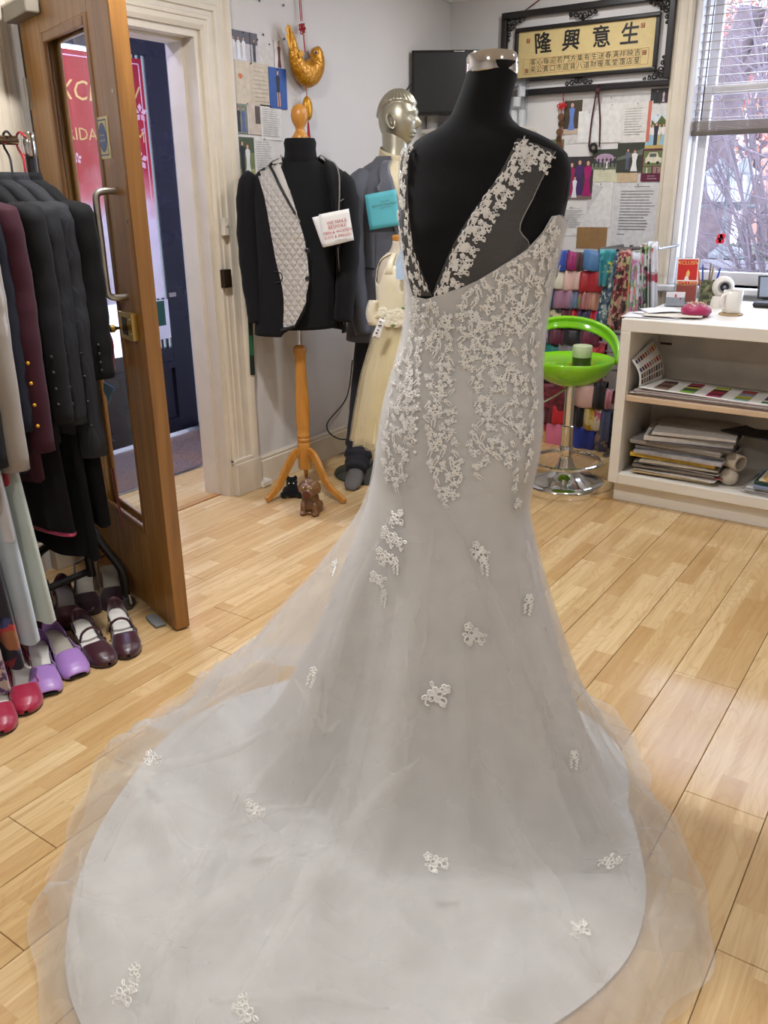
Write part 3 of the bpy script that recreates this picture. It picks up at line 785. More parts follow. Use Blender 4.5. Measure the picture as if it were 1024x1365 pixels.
# bench, bollard, planter, bin
bc = street(985, 362, 10.5)
bt = thing('park_bench', 'slatted park bench on the paving outside the window', 'bench', (bc.x, 10.5, GZ))
M_BEN = mat('weathered_bench', S(122, 118, 120), .7, 0, .2, 10)
for i in range(3): MB().bx(bc.x - .65, bc.x + .65, 10.3 + i * .15, 10.42 + i * .15, GZ + .42, GZ + .45).build('seat_slat', M_BEN, bt, smooth=0)
for i in range(3): MB().bx(bc.x - .65, bc.x + .65, 10.76 + i * .02, 10.79 + i * .02, GZ + .56 + i * .12, GZ + .65 + i * .12).build('back_slat', M_BEN, bt, smooth=0)
for x in (-.55, .55):
    for y in (10.32, 10.74): MB().bx(bc.x + x - .03, bc.x + x + .03, y - .03, y + .03, GZ, GZ + (.42 if y < 10.5 else .9)).build('leg', M_IRON, bt, smooth=0)
pc = street(1004, 372, 9.2)
pt = thing('stone_planter', 'square pale stone planter at the right of the window view', 'planter', (pc.x, 9.2, GZ))
MB().rings([[(pc.x + a_ * r_, 9.2 + b_ * r_, GZ + z_) for a_, b_ in ((-1, -1), (1, -1), (1, 1), (-1, 1))] for r_, z_ in ((.17, 0), (.17, .06), (.15, .08), (.19, .56), (.22, .57), (.22, .63), (.17, .63), (.17, .58))]).build('pot', mat('pale_stone', S(188, 180, 182), .8, 0, .1, 9), pt, smooth=0)
MB().lathe([(.17, .57), (.1, .62), (.01, .63)], 10, None, (pc.x, 9.2, GZ)).build('soil', mat('soil', S(70, 58, 54), .95), pt)
bc2 = street(968, 352, 12.5)
wbn = thing('litter_bin', 'round grey green litter bin beside the street lamp', 'bin', (bc2.x, 12.5, GZ))
MB().lathe([(.2, 0), (.22, .05), (.22, .75), (.2, .78)], 16, None, (bc2.x, 12.5, GZ)).build('drum', M_IRON, wbn)
MB().lathe([(.245, .80), (.25, .84), (.15, .93), (.03, .95)], 16, None, (bc2.x, 12.5, GZ)).build('lid', M_IRON, wbn)
# terraced houses closing the square
def house(x0, x1, y, z1, colr, name, label, roofc):
    t = thing(name, label, 'building', ((x0 + x1) / 2, y + 2, GZ))
    MB().bx(x0, x1, y, y + 5, GZ, z1).build('wall', mat(name + '_wall_%d' % int(x0 * 10 + 900), colr, .85, 0, .12, 2.5, .3, 9), t, smooth=0)
    n = max(int((x1 - x0) / 1.9), 1)
    for i in range(n):
        xc = x0 + (i + .5) * (x1 - x0) / n
        for zc in (1.5, 4.0):
            if zc + .8 > z1: continue
            w_ = MB().bx(xc - .5, xc + .5, y - .06, y + .02, zc - .75, zc + .75).build('window', M_SASH, t, smooth=0)
            for sx in (-.24, .24):
                for sz in (-.36, .36): MB().bx(xc + sx - .2, xc + sx + .2, y - .075, y - .055, zc + sz - .32, zc + sz + .32).build('pane', mat('house_pane', S(84, 92, 108), .15), w_, smooth=0)
    r_ = MB(); r_.add([(x0 - .1, y - .3, z1), (x1 + .1, y - .3, z1), (x1 + .1, y + 2.5, z1 + 1.6), (x0 - .1, y + 2.5, z1 + 1.6), (x0 - .1, y + 5.3, z1), (x1 + .1, y + 5.3, z1)], [(0, 1, 2, 3), (3, 2, 5, 4), (0, 3, 4), (1, 5, 2)])
    r_.build('roof', roofc, t, smooth=0)
M_TILE = mat('roof_tile', S(128, 96, 88), .85, 0, .2, 6, .4, 20)
house(-13.5, -7.0, 30, 5.2, S(196, 188, 186), 'townhouse', 'pale rendered townhouse beyond the trees, left in the window view', M_TILE)
house(-6.7, -2.2, 31, 5.8, S(190, 140, 124), 'townhouse', 'red brick townhouse beyond the trees, right in the window view', M_TILE)
# ================================================================== bridal gown on the black dress form
from mathutils import noise as mnoise
PHI = math.radians(28)
G_BACK = -NH * math.cos(PHI) - RH * math.sin(PHI)
G_SIDE = RH * math.cos(PHI) - NH * math.sin(PHI)
GN = 1.9
_z = [.70, .753, .809, .883, .955, 1.024, 1.093, 1.159, 1.224, 1.303, 1.38, 1.44, 1.484, 1.512, 1.534, 1.553, 1.568, 1.588, 1.623, 1.657, 1.69]
_c = [.145, .149, .160, .171, .179, .184, .193, .203, .208, .211, .211, .213, .213, .210, .206, .202, .201, .203, .213, .224, .229]
_h = [.178, .174, .172, .173, .170, .160, .149, .143, .142, .151, .164, .173, .175, .170, .151, .117, .084, .058, .052, .050, .048]
_b = [.150, .146, .142, .142, .138, .128, .115, .108, .110, .118, .115, .104, .092, .084, .076, .068, .062, .056, .052, .050, .048]
def body_pt(th, z, off=0.0):
    c = interp(z, _z, _c); a = interp(z, _z, _h) / .945 + off; b = interp(z, _z, _b) + off
    if z > 1.56: a = interp(z, _z, _h) + off
    s_, c_ = math.sin(th), math.cos(th)
    e = .86
    s_ = math.copysign(abs(s_) ** e, s_); c_ = math.copysign(abs(c_) ** e, c_)
    return rn(c, GN, z) + G_SIDE * (a * s_) + G_BACK * (b * c_)
M_JERSEY = cloth('black_jersey', S(17, 17, 19), .95, .04, 700, .2)
GB = rn(.17, GN)
df = thing('dress_form', 'black jersey dress form with a chrome neck cap wearing the bridal gown', 'dress form', tuple(GB))
tm = MB(); NTH = 72
zz = list(np.linspace(.78, 1.685, 70))
tm.rings([[body_pt(2 * PI * j / NTH, z) for j in range(NTH)] for z in zz])
torso_bvh = tm.bvh()
tm.build('torso', M_JERSEY, df, smooth=180)
cap = MB(); ax = (Vector((0, 0, 1)) + RH * .30 + NH * .12).normalized()
cm = frame(rn(.2255, GN, 1.668), RH, zdir=ax)
cap.lathe([(.0495, -.006), (.0515, -.003), (.0515, .026), (.049, .031), (.02, .035), (.001, .036)], 40, cm); cap.build('neck_cap', M_CHROME, df, smooth=35)
for sx in (1, -1):
    q = body_pt(sx * PI / 2, 1.452, -.034); am = MB()
    am.ball(q, (.036, .036, .062), 18, 12, None); am.build('arm_cap', M_JERSEY, df, smooth=180)
st = MB(); st.tube([GB + Vector((0, 0, .03)), GB + Vector((0, 0, .8))], .014, 12); st.build('pole', M_CHROME, df)
st = MB(); st.lathe([(.17, 0), (.17, .006), (.03, .022), (.02, .06)], 32, None, tuple(GB)); st.build('base', M_CHROME, df)

def satin_gown():
    m = bpy.data.materials.new('ivory_satin'); t = NT(m); b = t.b
    v = t.pos(); n = t.new('ShaderNodeTexNoise', Scale=14.0, Detail=3.0); t.link(v, n.inputs['Vector'])
    t.link(t.ramp(n.outputs[0], [(.3, S(212, 210, 206)), (.7, S(224, 222, 219))]), b.inputs['Base Color'])
    b.inputs['Roughness'].default_value = .46; b.inputs['Sheen Weight'].default_value = .25; b.inputs['Specular IOR Level'].default_value = .35
    w = t.new('ShaderNodeTexNoise', Scale=700.0, Detail=1.0); t.link(v, w.inputs['Vector']); t.bump(w.outputs[0], .12, .001)
    return m
M_GOWN = satin_gown()
def tulle(name, col, fac):
    m = bpy.data.materials.new(name); t = NT(m)
    tr = t.new('ShaderNodeBsdfTransparent'); df_ = t.new('ShaderNodeBsdfDiffuse'); df_.inputs[0].default_value = col
    tl = t.new('ShaderNodeBsdfTranslucent'); tl.inputs[0].default_value = col
    m1 = t.new('ShaderNodeMixShader'); m1.inputs[0].default_value = .35; t.link(df_.outputs[0], m1.inputs[1]); t.link(tl.outputs[0], m1.inputs[2])
    m2 = t.new('ShaderNodeMixShader')
    n = t.new('ShaderNodeTexNoise', Scale=7.0, Detail=2.0); t.link(t.pos(), n.inputs['Vector'])
    mr = t.new('ShaderNodeMapRange'); mr.inputs[1].default_value = .3; mr.inputs[2].default_value = .7; mr.inputs[3].default_value = fac * .85; mr.inputs[4].default_value = fac * 1.15
    t.link(n.outputs[0], mr.inputs[0]); t.link(mr.outputs[0], m2.inputs[0])
    t.link(tr.outputs[0], m2.inputs[1]); t.link(m1.outputs[0], m2.inputs[2]); t.link(m2.outputs[0], t.o.inputs[0])
    return m
M_TULLE = tulle('ivory_tulle', S(225, 223, 219), .32)
M_TULLE2 = tulle('ivory_tulle_fine', S(228, 226, 223), .20)
M_ILLU = tulle('illusion_tulle', S(200, 196, 192), .20)
M_LACE = mat('ivory_corded_lace', S(240, 237, 231), .34, 0, .05, 30, 0, 0, .3)

gown = thing('wedding_gown', 'ivory mermaid wedding gown with lace v-back and long tulle train', 'wedding gown', tuple(GB))
GC = rn(.15, GN)          # axis of the skirt
def polar(L):
    out = []
    for r, n in L:
        d = rn(r, n) - GC; out.append((math.atan2(d.dot(G_SIDE), d.dot(G_BACK)), math.hypot(d.x, d.y)))
    out.sort(); th = [o[0] for o in out]; ra = [o[1] for o in out]
    th = [th[-1] - 2 * PI] + th + [th[0] + 2 * PI]; ra = [ra[-1]] + ra + [ra[0]]
    g = np.linspace(-PI, PI, 361); y = np.interp(g, th, ra); kern = np.hanning(13); kern /= kern.sum()
    y = np.convolve(np.concatenate([y[-7:-1], y, y[1:7]]), kern, 'valid')
    return lambda t: float(np.interp((t + PI) % (2 * PI) - PI, g, y))
R_SAT = polar([(.64, 1.97), (.60, 1.72), (.59, 1.58), (.49, 1.28), (.42, 1.21), (.25, 1.10), (-.15, .95), (-.5, 1.05), (-.63, 1.22), (-.68, 1.38), (-.70, 1.55), (-.68, 1.81), (-.58, 2.11), (-.34, 2.30), (0, 2.36), (.3, 2.33), (.52, 2.2)])
R_TUL = polar([(.69, 1.94), (.66, 1.74), (.70, 1.6), (.68, 1.42), (.61, 1.2), (.5, 1.1), (.25, .92), (-.15, .82), (-.5, .93), (-.68, 1.2), (-.74, 1.4), (-.77, 1.62), (-.75, 1.94), (-.64, 2.2), (-.42, 2.42), (-.1, 2.48), (.2, 2.45), (.45, 2.36), (.62, 2.18)])
Z0 = .745
def ring_r(th):
    p = body_pt(th, Z0, .004) - GC; return math.hypot(p.x, p.y)
def angdist(a, b): return abs((a - b + PI) % (2 * PI) - PI)
def rf_of(th):
    base = .435 + .13 * max(0, 1 - angdist(th, -1.35) / 1.1) + .06 * max(0, 1 - angdist(th, 1.6) / .9)
    rip = .045 * math.sin(5 * th + .9) + .03 * math.sin(9 * th + 2.2) + .016 * math.sin(15 * th)
    return min(base + rip, R_SAT(th) - .02)
def wr(x, y, sc, amp, seed=0.0):
    v = mnoise.noise(Vector((x * sc + seed, y * sc * 1.3, seed * 1.7)))
    return amp * (1 - abs(v) * 2.2) if abs(v) < .45 else 0
def zs(th, rho):
    r0, rf = ring_r(th), rf_of(th)
    u = (rho - r0) / max(rf - r0, .02)
    if u <= 1:
        zc = Z0 * (1 - max(u, 0)) ** 1.42
    else: zc = 0
    p = GC + (G_BACK * math.cos(th) + G_SIDE * math.sin(th)) * rho
    fl_ = .006 + (max(wr(p.x, p.y, 2.2, .024, 3), 0) + .016 * max(math.sin(9 * th + 4 * rho), 0) ** 2 * min(max((rho - .4) / .2, 0), 1)) * min(max((R_SAT(th) - rho) / .08, 0), 1)
    return max(zc, fl_) if u > .6 else zc
# top edge of the satin bodice, read off the photograph where it shows
def hit(px, py, bvh, fallback=None):
    d = ray(px, py).normalized(); h = bvh.ray_cast(CAM, d)
    return (h[0], h[1]) if h[0] is not None else (None, None)
def th_of(p):
    c = rn(interp(p.z, _z, _c), GN, p.z); d = p - c
    return math.atan2(d.dot(G_SIDE) / (interp(p.z, _z, _h)), d.dot(G_BACK) / interp(p.z, _z, _b))
edge = []
for q in ((556, 394), (567, 397), (577, 399), (600, 391), (630, 374), (665, 352), (698, 333), (722, 308), (734, 288)):
    p, n_ = hit(q[0], q[1], torso_bvh)
    if p: edge.append((th_of(p), p.z))
edge.sort()
ths = [-PI, edge[0][0] - .5] + [e[0] for e in edge] + [edge[-1][0] + .22, edge[-1][0] + .5, PI]
tzs = [1.40, 1.36] + [e[1] for e in edge] + [1.40, 1.385, 1.40]
NG = 180; NB, NS = 34, 46
def gown_pt(i, j):
    th = -PI + 2 * PI * i / NG
    if j < NB:
        zt = interp(th, ths, tzs); z = zt + (Z0 - zt) * (j / (NB - 1))
        p = body_pt(th, z, .006)
        rp = .0022 * math.sin(7 * z * 9 + 3 * th) * (1 if 1.05 < z < 1.2 else .3)
        return p + (p - rn(interp(z, _z, _c), GN, z)).normalized() * rp
    u = ((j - NB + 1) / NS)
    r0, rs = ring_r(th), R_SAT(th)
    rho = r0 + (rs - r0) * u ** 1.12
    p = GC + (G_BACK * math.cos(th) + G_SIDE * math.sin(th)) * rho
    # blend from the body's own ring into the polar skirt
    k = min(u / .12, 1); p0 = body_pt(th, Z0, .006)
    q = Vector((p.x, p.y, zs(th, rho)))
    if k < 1:
        dirp = (p0 - GC); dirp.z = 0
        qq = Vector((GC.x + dirp.x * rho / r0, GC.y + dirp.y * rho / r0, q.z)); q = qq.lerp(q, k)
    return q
gm = MB()
J = NB + NS
gm.v = [gown_pt(i, j) for i in range(NG) for j in range(J)]
for i in range(NG):
    for j in range(J - 1):
        i2 = (i + 1) % NG; gm.f.append([i * J + j, i2 * J + j, i2 * J + j + 1, i * J + j + 1]); gm.fm.append(0)
gown_bvh = gm.bvh()
gm.build('satin_shell', M_GOWN, gown, smooth=180)
# tulle overlays
def tulle_layer(name, ma, seed, k_out, lift, ns=70, reach=1.0):
    m = MB(); N = 240
    vs = []
    for i in range(N):
        th = -PI + 2 * PI * i / N
        left = max(0, 1 - angdist(th, -1.15) / .9); right = max(0, 1 - angdist(th, 1.7) / .9)
        e = 1.75 - .55 * left - .15 * right
        R = R_TUL(th) * k_out * (1 + .014 * math.sin(11 * th + seed) + .012 * math.sin(23 * th + seed * 2))
        rt = (.56 + .32 * left + .02 * right) * reach; rt = min(rt + .05 * math.sin(7 * th + seed) + .025 * math.sin(13 * th + 2 * seed), R)
        r0 = ring_r(th) + .004
        zt_ = interp(th, ths, tzs)
        for j in range(14): vs.append(body_pt(th, zt_ + (Z0 - zt_) * j / 14, .006 + lift * .2))
        for j in range(ns):
            u = j / (ns - 1)
            rho = r0 + (R - r0) * u ** 1.05
            p = GC + (G_BACK * math.cos(th) + G_SIDE * math.sin(th)) * rho
            zt = Z0 * (1 - min((rho - r0) / (rt - r0), 1)) ** e
            ext = max(wr(p.x, p.y, 3.1, .062, seed), 0) * min(max((rho - .35) / .25, 0), 1) + max(wr(p.x + .3 * math.sin(3 * th), p.y, 6.5, .028, seed + 5), 0) * min(max((rho - .3) / .25, 0), 1)
            ext *= min(max((R - rho) / .05, 0.15), 1)
            base = zs(th, rho) if rho < R_SAT(th) else .002
            z = max(zt, base + lift) + ext * min(u * 3, 1)
            if u < .08:
                p0 = body_pt(th, Z0, .006 + lift * .2); d0 = (p0 - GC); d0.z = 0
                p = (GC + d0 * rho / ring_r(th)).lerp(p, u / .08)
            vs.append(Vector((p.x, p.y, z)))
    m.v = vs; ns += 14
    for i in range(N):
        for j in range(ns - 1):
            i2 = (i + 1) % N; m.f.append([i * ns + j, i2 * ns + j, i2 * ns + j + 1, i * ns + j + 1]); m.fm.append(0)
    m.build(name, ma, gown, smooth=180)
    return m
tl1 = tulle_layer('tulle_underlay', M_TULLE2, 2.3, .985, .011, reach=.92)
tl2 = tulle_layer('tulle_overlay', M_TULLE, 7.1, 1.0, .02)
tul_bvh = tl2.bvh()

# ---- corded lace motifs: petals, leaves and scrolls drawn with a fine cord
def lace_motif(seed, kind='spray'):
    r_ = random.Random(seed); m = MB()
    cr = .058                                    # cord radius in motif units (motif about 2 units across)
    def loop(pts, h=.05, fill=True):
        h *= 1.5
        P = [Vector((x, y, h)) for x, y in pts]
        m.tube(P, cr, 4, cap=False, close=True)
        if fill:
            c = sum(P, Vector()) / len(P); c.z = h * .5
            o = len(m.v); m.v += [c] + [Vector((p.x, p.y, h * .5)) for p in P]
            for i in range(len(P)): m.f.append([o, o + 1 + i, o + 1 + (i + 1) % len(P)]); m.fm.append(0)
    def petal(c, a, L, W, h=.06, fill=True):
        pts = []
        for k in range(9):
            t = 2 * PI * k / 9; x = L * .5 * (1 - math.cos(t)); y = W * math.sin(t) * (.55 + .45 * (x / L))
            pts.append((c[0] + x * math.cos(a) - y * math.sin(a), c[1] + x * math.sin(a) + y * math.cos(a)))
        loop(pts, h, fill)
    def flower(c, R, n=5):
        a0 = r_.random() * 6
        for i in range(n): petal(c, a0 + 2 * PI * i / n, R, R * .42, .07, kind == 'edge' or i % 2 == 0)
        m.ball((c[0], c[1], .1), .07 * R / .5, 6, 4)
    def leaf(c, a, L): petal(c, a, L, L * .26, .045, kind == 'edge')
    def scroll(c, a, L, s=1):
        pts = []
        for k in range(10):
            t = k / 9; rr = L * (1 - t * .75); an = a + s * t * 4.2
            pts.append(Vector((c[0] + L * math.cos(a) - rr * math.cos(an), c[1] + L * math.sin(a) - rr * math.sin(an), .05)))
        m.tube(pts, cr * 1.15, 4, cap=False)
    if kind == 'spray':
        flower((0, 0), .52)
        flower((.55 * r_.choice((-1, 1)), .55), .34)
        for i in range(6):
            a = r_.uniform(0, 6.28); leaf((math.cos(a) * .5, math.sin(a) * .5), a + r_.uniform(-.5, .5), r_.uniform(.36, .55))
        for i in range(2):
            a = r_.uniform(0, 6.28); scroll((math.cos(a) * .35, math.sin(a) * .35), a, .36, r_.choice((-1, 1)))
    elif kind == 'drop':
        flower((0, .35), .42)
        for i in range(7): leaf((.12 * (-1) ** i, .1 - i * .17), -PI / 2 + .75 * (-1) ** i, .42 - .03 * i)
    elif kind == 'edge':
        flower((0, .0), .4)
        for i in range(5): leaf((-.55 + .26 * i, -.42), PI / 2 + r_.uniform(-.9, .9), .34)
        scroll((-.45, .25), .4, .34, 1); scroll((.45, .25), PI - .4, .34, -1)
        for i in range(9):
            x = -.9 + .225 * i; leaf((x, .5 + .12 * math.sin(i * .78)), PI / 2, .2)
    return m
MOTIFS = {k: [lace_motif(s + 10 * len(k), k) for s in range(3)] for k in ('spray', 'drop', 'edge')}
def lay_motif(motif, bvh, P, N, up, scale, lift=.0012, name='lace_applique', parent=None, out=None):
    """Presses a flat motif onto a draped surface around P."""
    N = N.normalized(); up = Vector(up); tx = up.cross(N)
    if tx.length < 1e-4: tx = Vector((1, 0, 0))
    tx.normalize(); ty = N.cross(tx).normalized()
    vs = []
    for v in motif.v:
        q = P + tx * (v.x * scale) + ty * (v.y * scale)
        loc, n2, idx, dist = bvh.find_nearest(q)
        if n2.dot(N) < 0: n2 = -n2
        vs.append(loc + n2 * (lift + v.z * scale))
    m = out or MB(); m.add(vs, motif.f)
    if out is None: return m.build(name, M_LACE, parent, smooth=60)
def inside(p, poly):
    c = False; j = len(poly) - 1
    for i in range(len(poly)):
        if (poly[i][1] > p[1]) != (poly[j][1] > p[1]) and p[0] < (poly[j][0] - poly[i][0]) * (p[1] - poly[i][1]) / (poly[j][1] - poly[i][1]) + poly[i][0]: c = not c
        j = i
    return c
def scatter(poly, gap, seed):
    r_ = random.Random(seed); xs = [p[0] for p in poly]; ys = [p[1] for p in poly]; out = []
    for _ in range(4000):
        p = (r_.uniform(min(xs), max(xs)), r_.uniform(min(ys), max(ys)))
        if inside(p, poly) and all((p[0] - q[0]) ** 2 + (p[1] - q[1]) ** 2 > gap * gap for q in out): out.append(p)
    return out
rl = random.Random(21); clusters = {}
regions = [([(550, 392), (572, 410), (562, 470), (556, 540), (548, 600), (533, 652), (512, 640), (514, 570), (528, 490), (548, 440)], 9),
           ([(575, 405), (598, 420), (602, 470), (606, 540), (616, 640), (594, 675), (576, 625), (566, 560), (572, 480)], 10),
           ([(612, 392), (660, 360), (700, 338), (742, 286), (738, 360), (722, 430), (712, 480), (713, 560), (704, 640), (690, 676), (682, 640), (674, 602), (650, 612), (634, 640), (622, 600), (640, 540), (618, 480), (608, 430)], 11)]
for poly, gap in regions:
    for q in scatter(poly, gap, int(poly[0][0])):
        P, N = hit(q[0], q[1], tul_bvh)
        if P is None: continue
        if N.dot(CAM - P) < 0: N = -N
        key = (int(poly[0][0]), int(q[0] // 26), int(q[1] // 30)); cl_ = clusters.setdefault(key, MB())
        lay_motif(rl.choice(MOTIFS['spray'] * 2 + MOTIFS['drop']), tul_bvh, P, N, Vector((0, 0, 1)) + RH * rl.uniform(-1.6, 1.6), rl.uniform(.010, .016), out=cl_)
for cl_ in clusters.values(): cl_.build('lace_applique', M_LACE, gown, smooth=60)
# motifs on the far left side too, out of the photograph's sight
for i in range(26):
    th = rl.uniform(-2.6, -1.5) if i % 2 else rl.uniform(1.9, 2.8); z = rl.uniform(.8, 1.3); P = body_pt(th, z, .006); N = (P - rn(interp(z, _z, _c), GN, z))
    lay_motif(rl.choice(MOTIFS['spray']), tul_bvh, P, N, (0, 0, 1), .018, parent=gown)
for (x, y, sc_, kd) in [(528, 692, .024, 'spray'), (520, 716, .026, 'spray'), (532, 722, .022, 'spray'), (515, 742, .026, 'spray'), (528, 752, .022, 'drop'), (505, 772, .022, 'spray'), (513, 795, .022, 'drop'),
                        (640, 735, .024, 'spray'), (645, 752, .024, 'drop'), (704, 803, .026, 'drop'), (633, 846, .03, 'spray'), (580, 926, .034, 'spray'), (417, 900, .026, 'drop'), (446, 755, .022, 'drop'),
                        (340, 1080, .028, 'spray'), (205, 1012, .028, 'spray'), (582, 1150, .028, 'spray'), (812, 1150, .028, 'spray'), (165, 1325, .026, 'spray'), (180, 1300, .026, 'drop'), (328, 1352, .030, 'spray'), (772, 1240, .024, 'spray'), (765, 1010, .024, 'drop'), (120, 1440, .03, 'spray'), (520, 1420, .03, 'spray')]:
    P, N = hit(x, y, tul_bvh)
    if P is None: continue
    if N.dot(CAM - P) < 0: N = -N
    lay_motif(rl.choice(MOTIFS[kd]), tul_bvh, P, N, Vector((0, 0, 1)) + RH * rl.uniform(-.3, .3) + NH * .3, sc_, .001, parent=gown)
# illusion tulle shoulders and their lace edging
def on_torso(px, py, off):
    P, N = hit(px, py, torso_bvh)
    if P is None:
        q = PD(px, py, rn(.2, GN, 1.4)); P, N, _, _ = torso_bvh.find_nearest(q)
    if N.dot(P - rn(interp(P.z, _z, _c), GN, P.z)) < 0: N = -N
    return P + N * off
def resample(L, n):
    return [tuple(p)[:2] for p in smoothpath([(x, y, 0) for x, y in L], n)]
def sheer(A, B, n=22, m=9):
    A, B = resample(A, n), resample(B, n); mb = MB()
    def fn(u, v):
        i = min(int(round(u * (n - 1))), n - 1)
        x = A[i][0] * (1 - v) + B[i][0] * v; y = A[i][1] * (1 - v) + B[i][1] * v
        return on_torso(x, y, .005 + .004 * math.sin(v * PI) * abs(math.sin(v * 9 + u * 3)))
    mb.grid(fn, n, m); mb.build('illusion_shoulder', M_ILLU, gown, smooth=180)
    em = MB(); em.tube([on_torso(x, y, .007) for x, y in B], .0012, 6); em.build('armhole_binding', M_TULLE, gown)
sheer([(690, 186), (672, 222), (655, 250), (625, 292), (600, 338), (578, 392)], [(738, 204), (722, 238), (708, 268), (692, 304), (701, 334), (620, 384)])
sheer([(548, 192), (546, 250), (552, 320), (564, 360), (578, 394)], [(537, 203), (535, 260), (538, 320), (546, 360), (556, 394)])
def edging(path, offs, step, sc_, flip):
    pts = resample(path, 60); acc = 0; last = None; m = MB()
    ln = [0]
    for i in range(1, 60): ln.append(ln[-1] + math.hypot(pts[i][0] - pts[i - 1][0], pts[i][1] - pts[i - 1][1]))
    k = 0; d = 0
    while d <= ln[-1]:
        i = min(int(np.searchsorted(ln, d)), 59); x, y = pts[i]
        i0, i1 = max(i - 2, 0), min(i + 2, 59); tx, ty = pts[i1][0] - pts[i0][0], pts[i1][1] - pts[i0][1]; q = math.hypot(tx, ty); nx, ny = -ty / q * flip, tx / q * flip
        o_ = offs * (1 + .35 * math.sin(k * 1.9))
        P = on_torso(x + nx * o_, y + ny * o_, .006); P2 = on_torso(x - nx * 2, y - ny * 2, .006); 
        N = P - rn(interp(P.z, _z, _c), GN, P.z); N.z = 0
        lay_motif(MOTIFS['edge'][k % 3], torso_bvh, P, N, P2 - P, sc_ * (1 + .2 * math.sin(k * 1.9)), .006, out=m)
        if k % 2 == 1:
            Pb = on_torso(x + nx * offs * 2.4, y + ny * offs * 2.4, .006); lay_motif(MOTIFS['spray'][k % 3], torso_bvh, Pb, N, (0, 0, 1), sc_ * 1.1, .006, out=m)
        d += step; k += 1
    m.build('lace_edging', M_LACE, gown, smooth=60)
edging([(690, 188), (672, 224), (652, 252), (630, 284), (606, 328), (592, 362), (577, 392)], 10, 9, .0145, -1)
edging([(549, 194), (546, 250), (552, 305), (560, 345), (575, 388)], 6, 10, .013, 1)
edging([(692, 190), (712, 194), (736, 206)], 9, 9, .0135, 1)
# covered buttons down the centre back
for i in range(14):
    x = 566 - i * .9; y = 408 + i * 15
    P, N = hit(x, y, tul_bvh)
    if P is None: continue
    if N.dot(CAM - P) < 0: N = -N
    MB().ball(P + N * .002, .0042, 10, 6).build('covered_button', M_GOWN, gown)

# folds where the tulle lies doubled over itself
M_FOLD = tulle('ivory_tulle_doubled', S(236, 233, 228), .2)
FOLDS = [([(598, 684), (640, 760), (690, 860), (745, 985), (800, 1090), (846, 1190)], 9), ([(612, 700), (655, 810), (700, 930), (735, 1040), (770, 1120)], 16), ([(580, 700), (560, 820), (548, 930), (540, 1030)], 14), ([(440, 850), (415, 940), (402, 1020)], 12),
         ([(470, 740), (400, 830), (330, 905), (285, 935)], 10), ([(380, 960), (300, 1003), (205, 1022), (152, 1012)], 10), ([(320, 1060), (262, 1160), (222, 1260), (196, 1340)], 12), ([(450, 1010), (370, 1130), (258, 1228), (160, 1340)], 20),
         ([(560, 1010), (480, 1090), (404, 1190), (320, 1330)], 24), ([(392, 985), (338, 1050), (288, 1120), (262, 1180)], 10), ([(112, 1130), (98, 1240), (112, 1345)], 10), ([(395, 905), (432, 972), (455, 958)], 7), ([(850, 1090), (888, 1160), (872, 1232), (884, 1290)], 10),
         ([(280, 1338), (410, 1326), (520, 1348)], 14), ([(640, 1010), (700, 1130), (760, 1230), (800, 1300)], 18), ([(420, 1075), (360, 1080), (310, 1110), (300, 1150)], 8), ([(700, 720), (722, 800), (760, 900), (800, 965), (842, 1010)], 9), ([(520, 690), (470, 800), (440, 900), (432, 985)], 10), ([(300, 940), (240, 985), (180, 1060), (140, 1150)], 10)]
for L_, wd_ in FOLDS:
    n_ = 34; C_ = resample(L_, n_); m = MB()
    def fold_pt(u, v):
        i = min(int(round(u * (n_ - 1))), n_ - 1); a = C_[max(i - 1, 0)]; b = C_[min(i + 1, n_ - 1)]; tx, ty = b[0] - a[0], b[1] - a[1]; q = math.hypot(tx, ty) or 1
        w = 1.5 * wd_ * (.03 + .97 * math.sin(PI * min(max(u, .0), 1.)) ** 1.1) * (1 + .25 * math.sin(u * 17 + wd_)); x = C_[i][0] - ty / q * w * (v - .5); y = C_[i][1] + tx / q * w * (v - .5)
        P, N = hit(x, y, tul_bvh)
        if P is None: P, N, _, _ = tul_bvh.find_nearest(PZ(x, y, .01))
        if N.dot(CAM - P) < 0: N = -N
        return P + N * (.002 + .008 * math.sin(v * PI))
    m.grid(fold_pt, n_, 5); m.build('tulle_fold', M_FOLD, gown, smooth=180)
# ================================================================== tailor's form with the dinner jacket
def conform(A, B, bvh, off, n=20, m=6, toward=None, fall=None):
    """A strip of cloth between two outlines of the photograph, laid on the body behind them."""
    A, B = resample(A, n), resample(B, n); mb = MB()
    def fn(u, v):
        i = min(int(round(u * (n - 1))), n - 1)
        x = A[i][0] * (1 - v) + B[i][0] * v; y = A[i][1] * (1 - v) + B[i][1] * v
        P, N = hit(x, y, bvh)
        if P is None:
            q = PD(x, y, fall); P, N, _, _ = bvh.find_nearest(q)
        if N.dot(CAM - P) < 0: N = -N
        return P + N * off
    mb.grid(fn, n, m); return mb
def edge_line(L, bvh, off, fall, r, n=24):
    m = MB(); pts = []
    for x, y in resample(L, n):
        P, N = hit(x, y, bvh)
        if P is None: P, N, _, _ = bvh.find_nearest(PD(x, y, fall))
        if N.dot(CAM - P) < 0: N = -N
        pts.append(P + N * off)
    return m.tube(pts, r, 6)
FA = rn(-.40, 4.12)
MA = frame(FA, RH, zdir=(0, 0, 1))            # x to the right, y away from the camera
fa = thing('tailors_form', "black tailor's form on a turned wooden tripod stand beside the door", 'dress form', tuple(FA))
M_PINE = oak_material('honey_pine', S(178, 116, 40), S(206, 146, 66), .35)
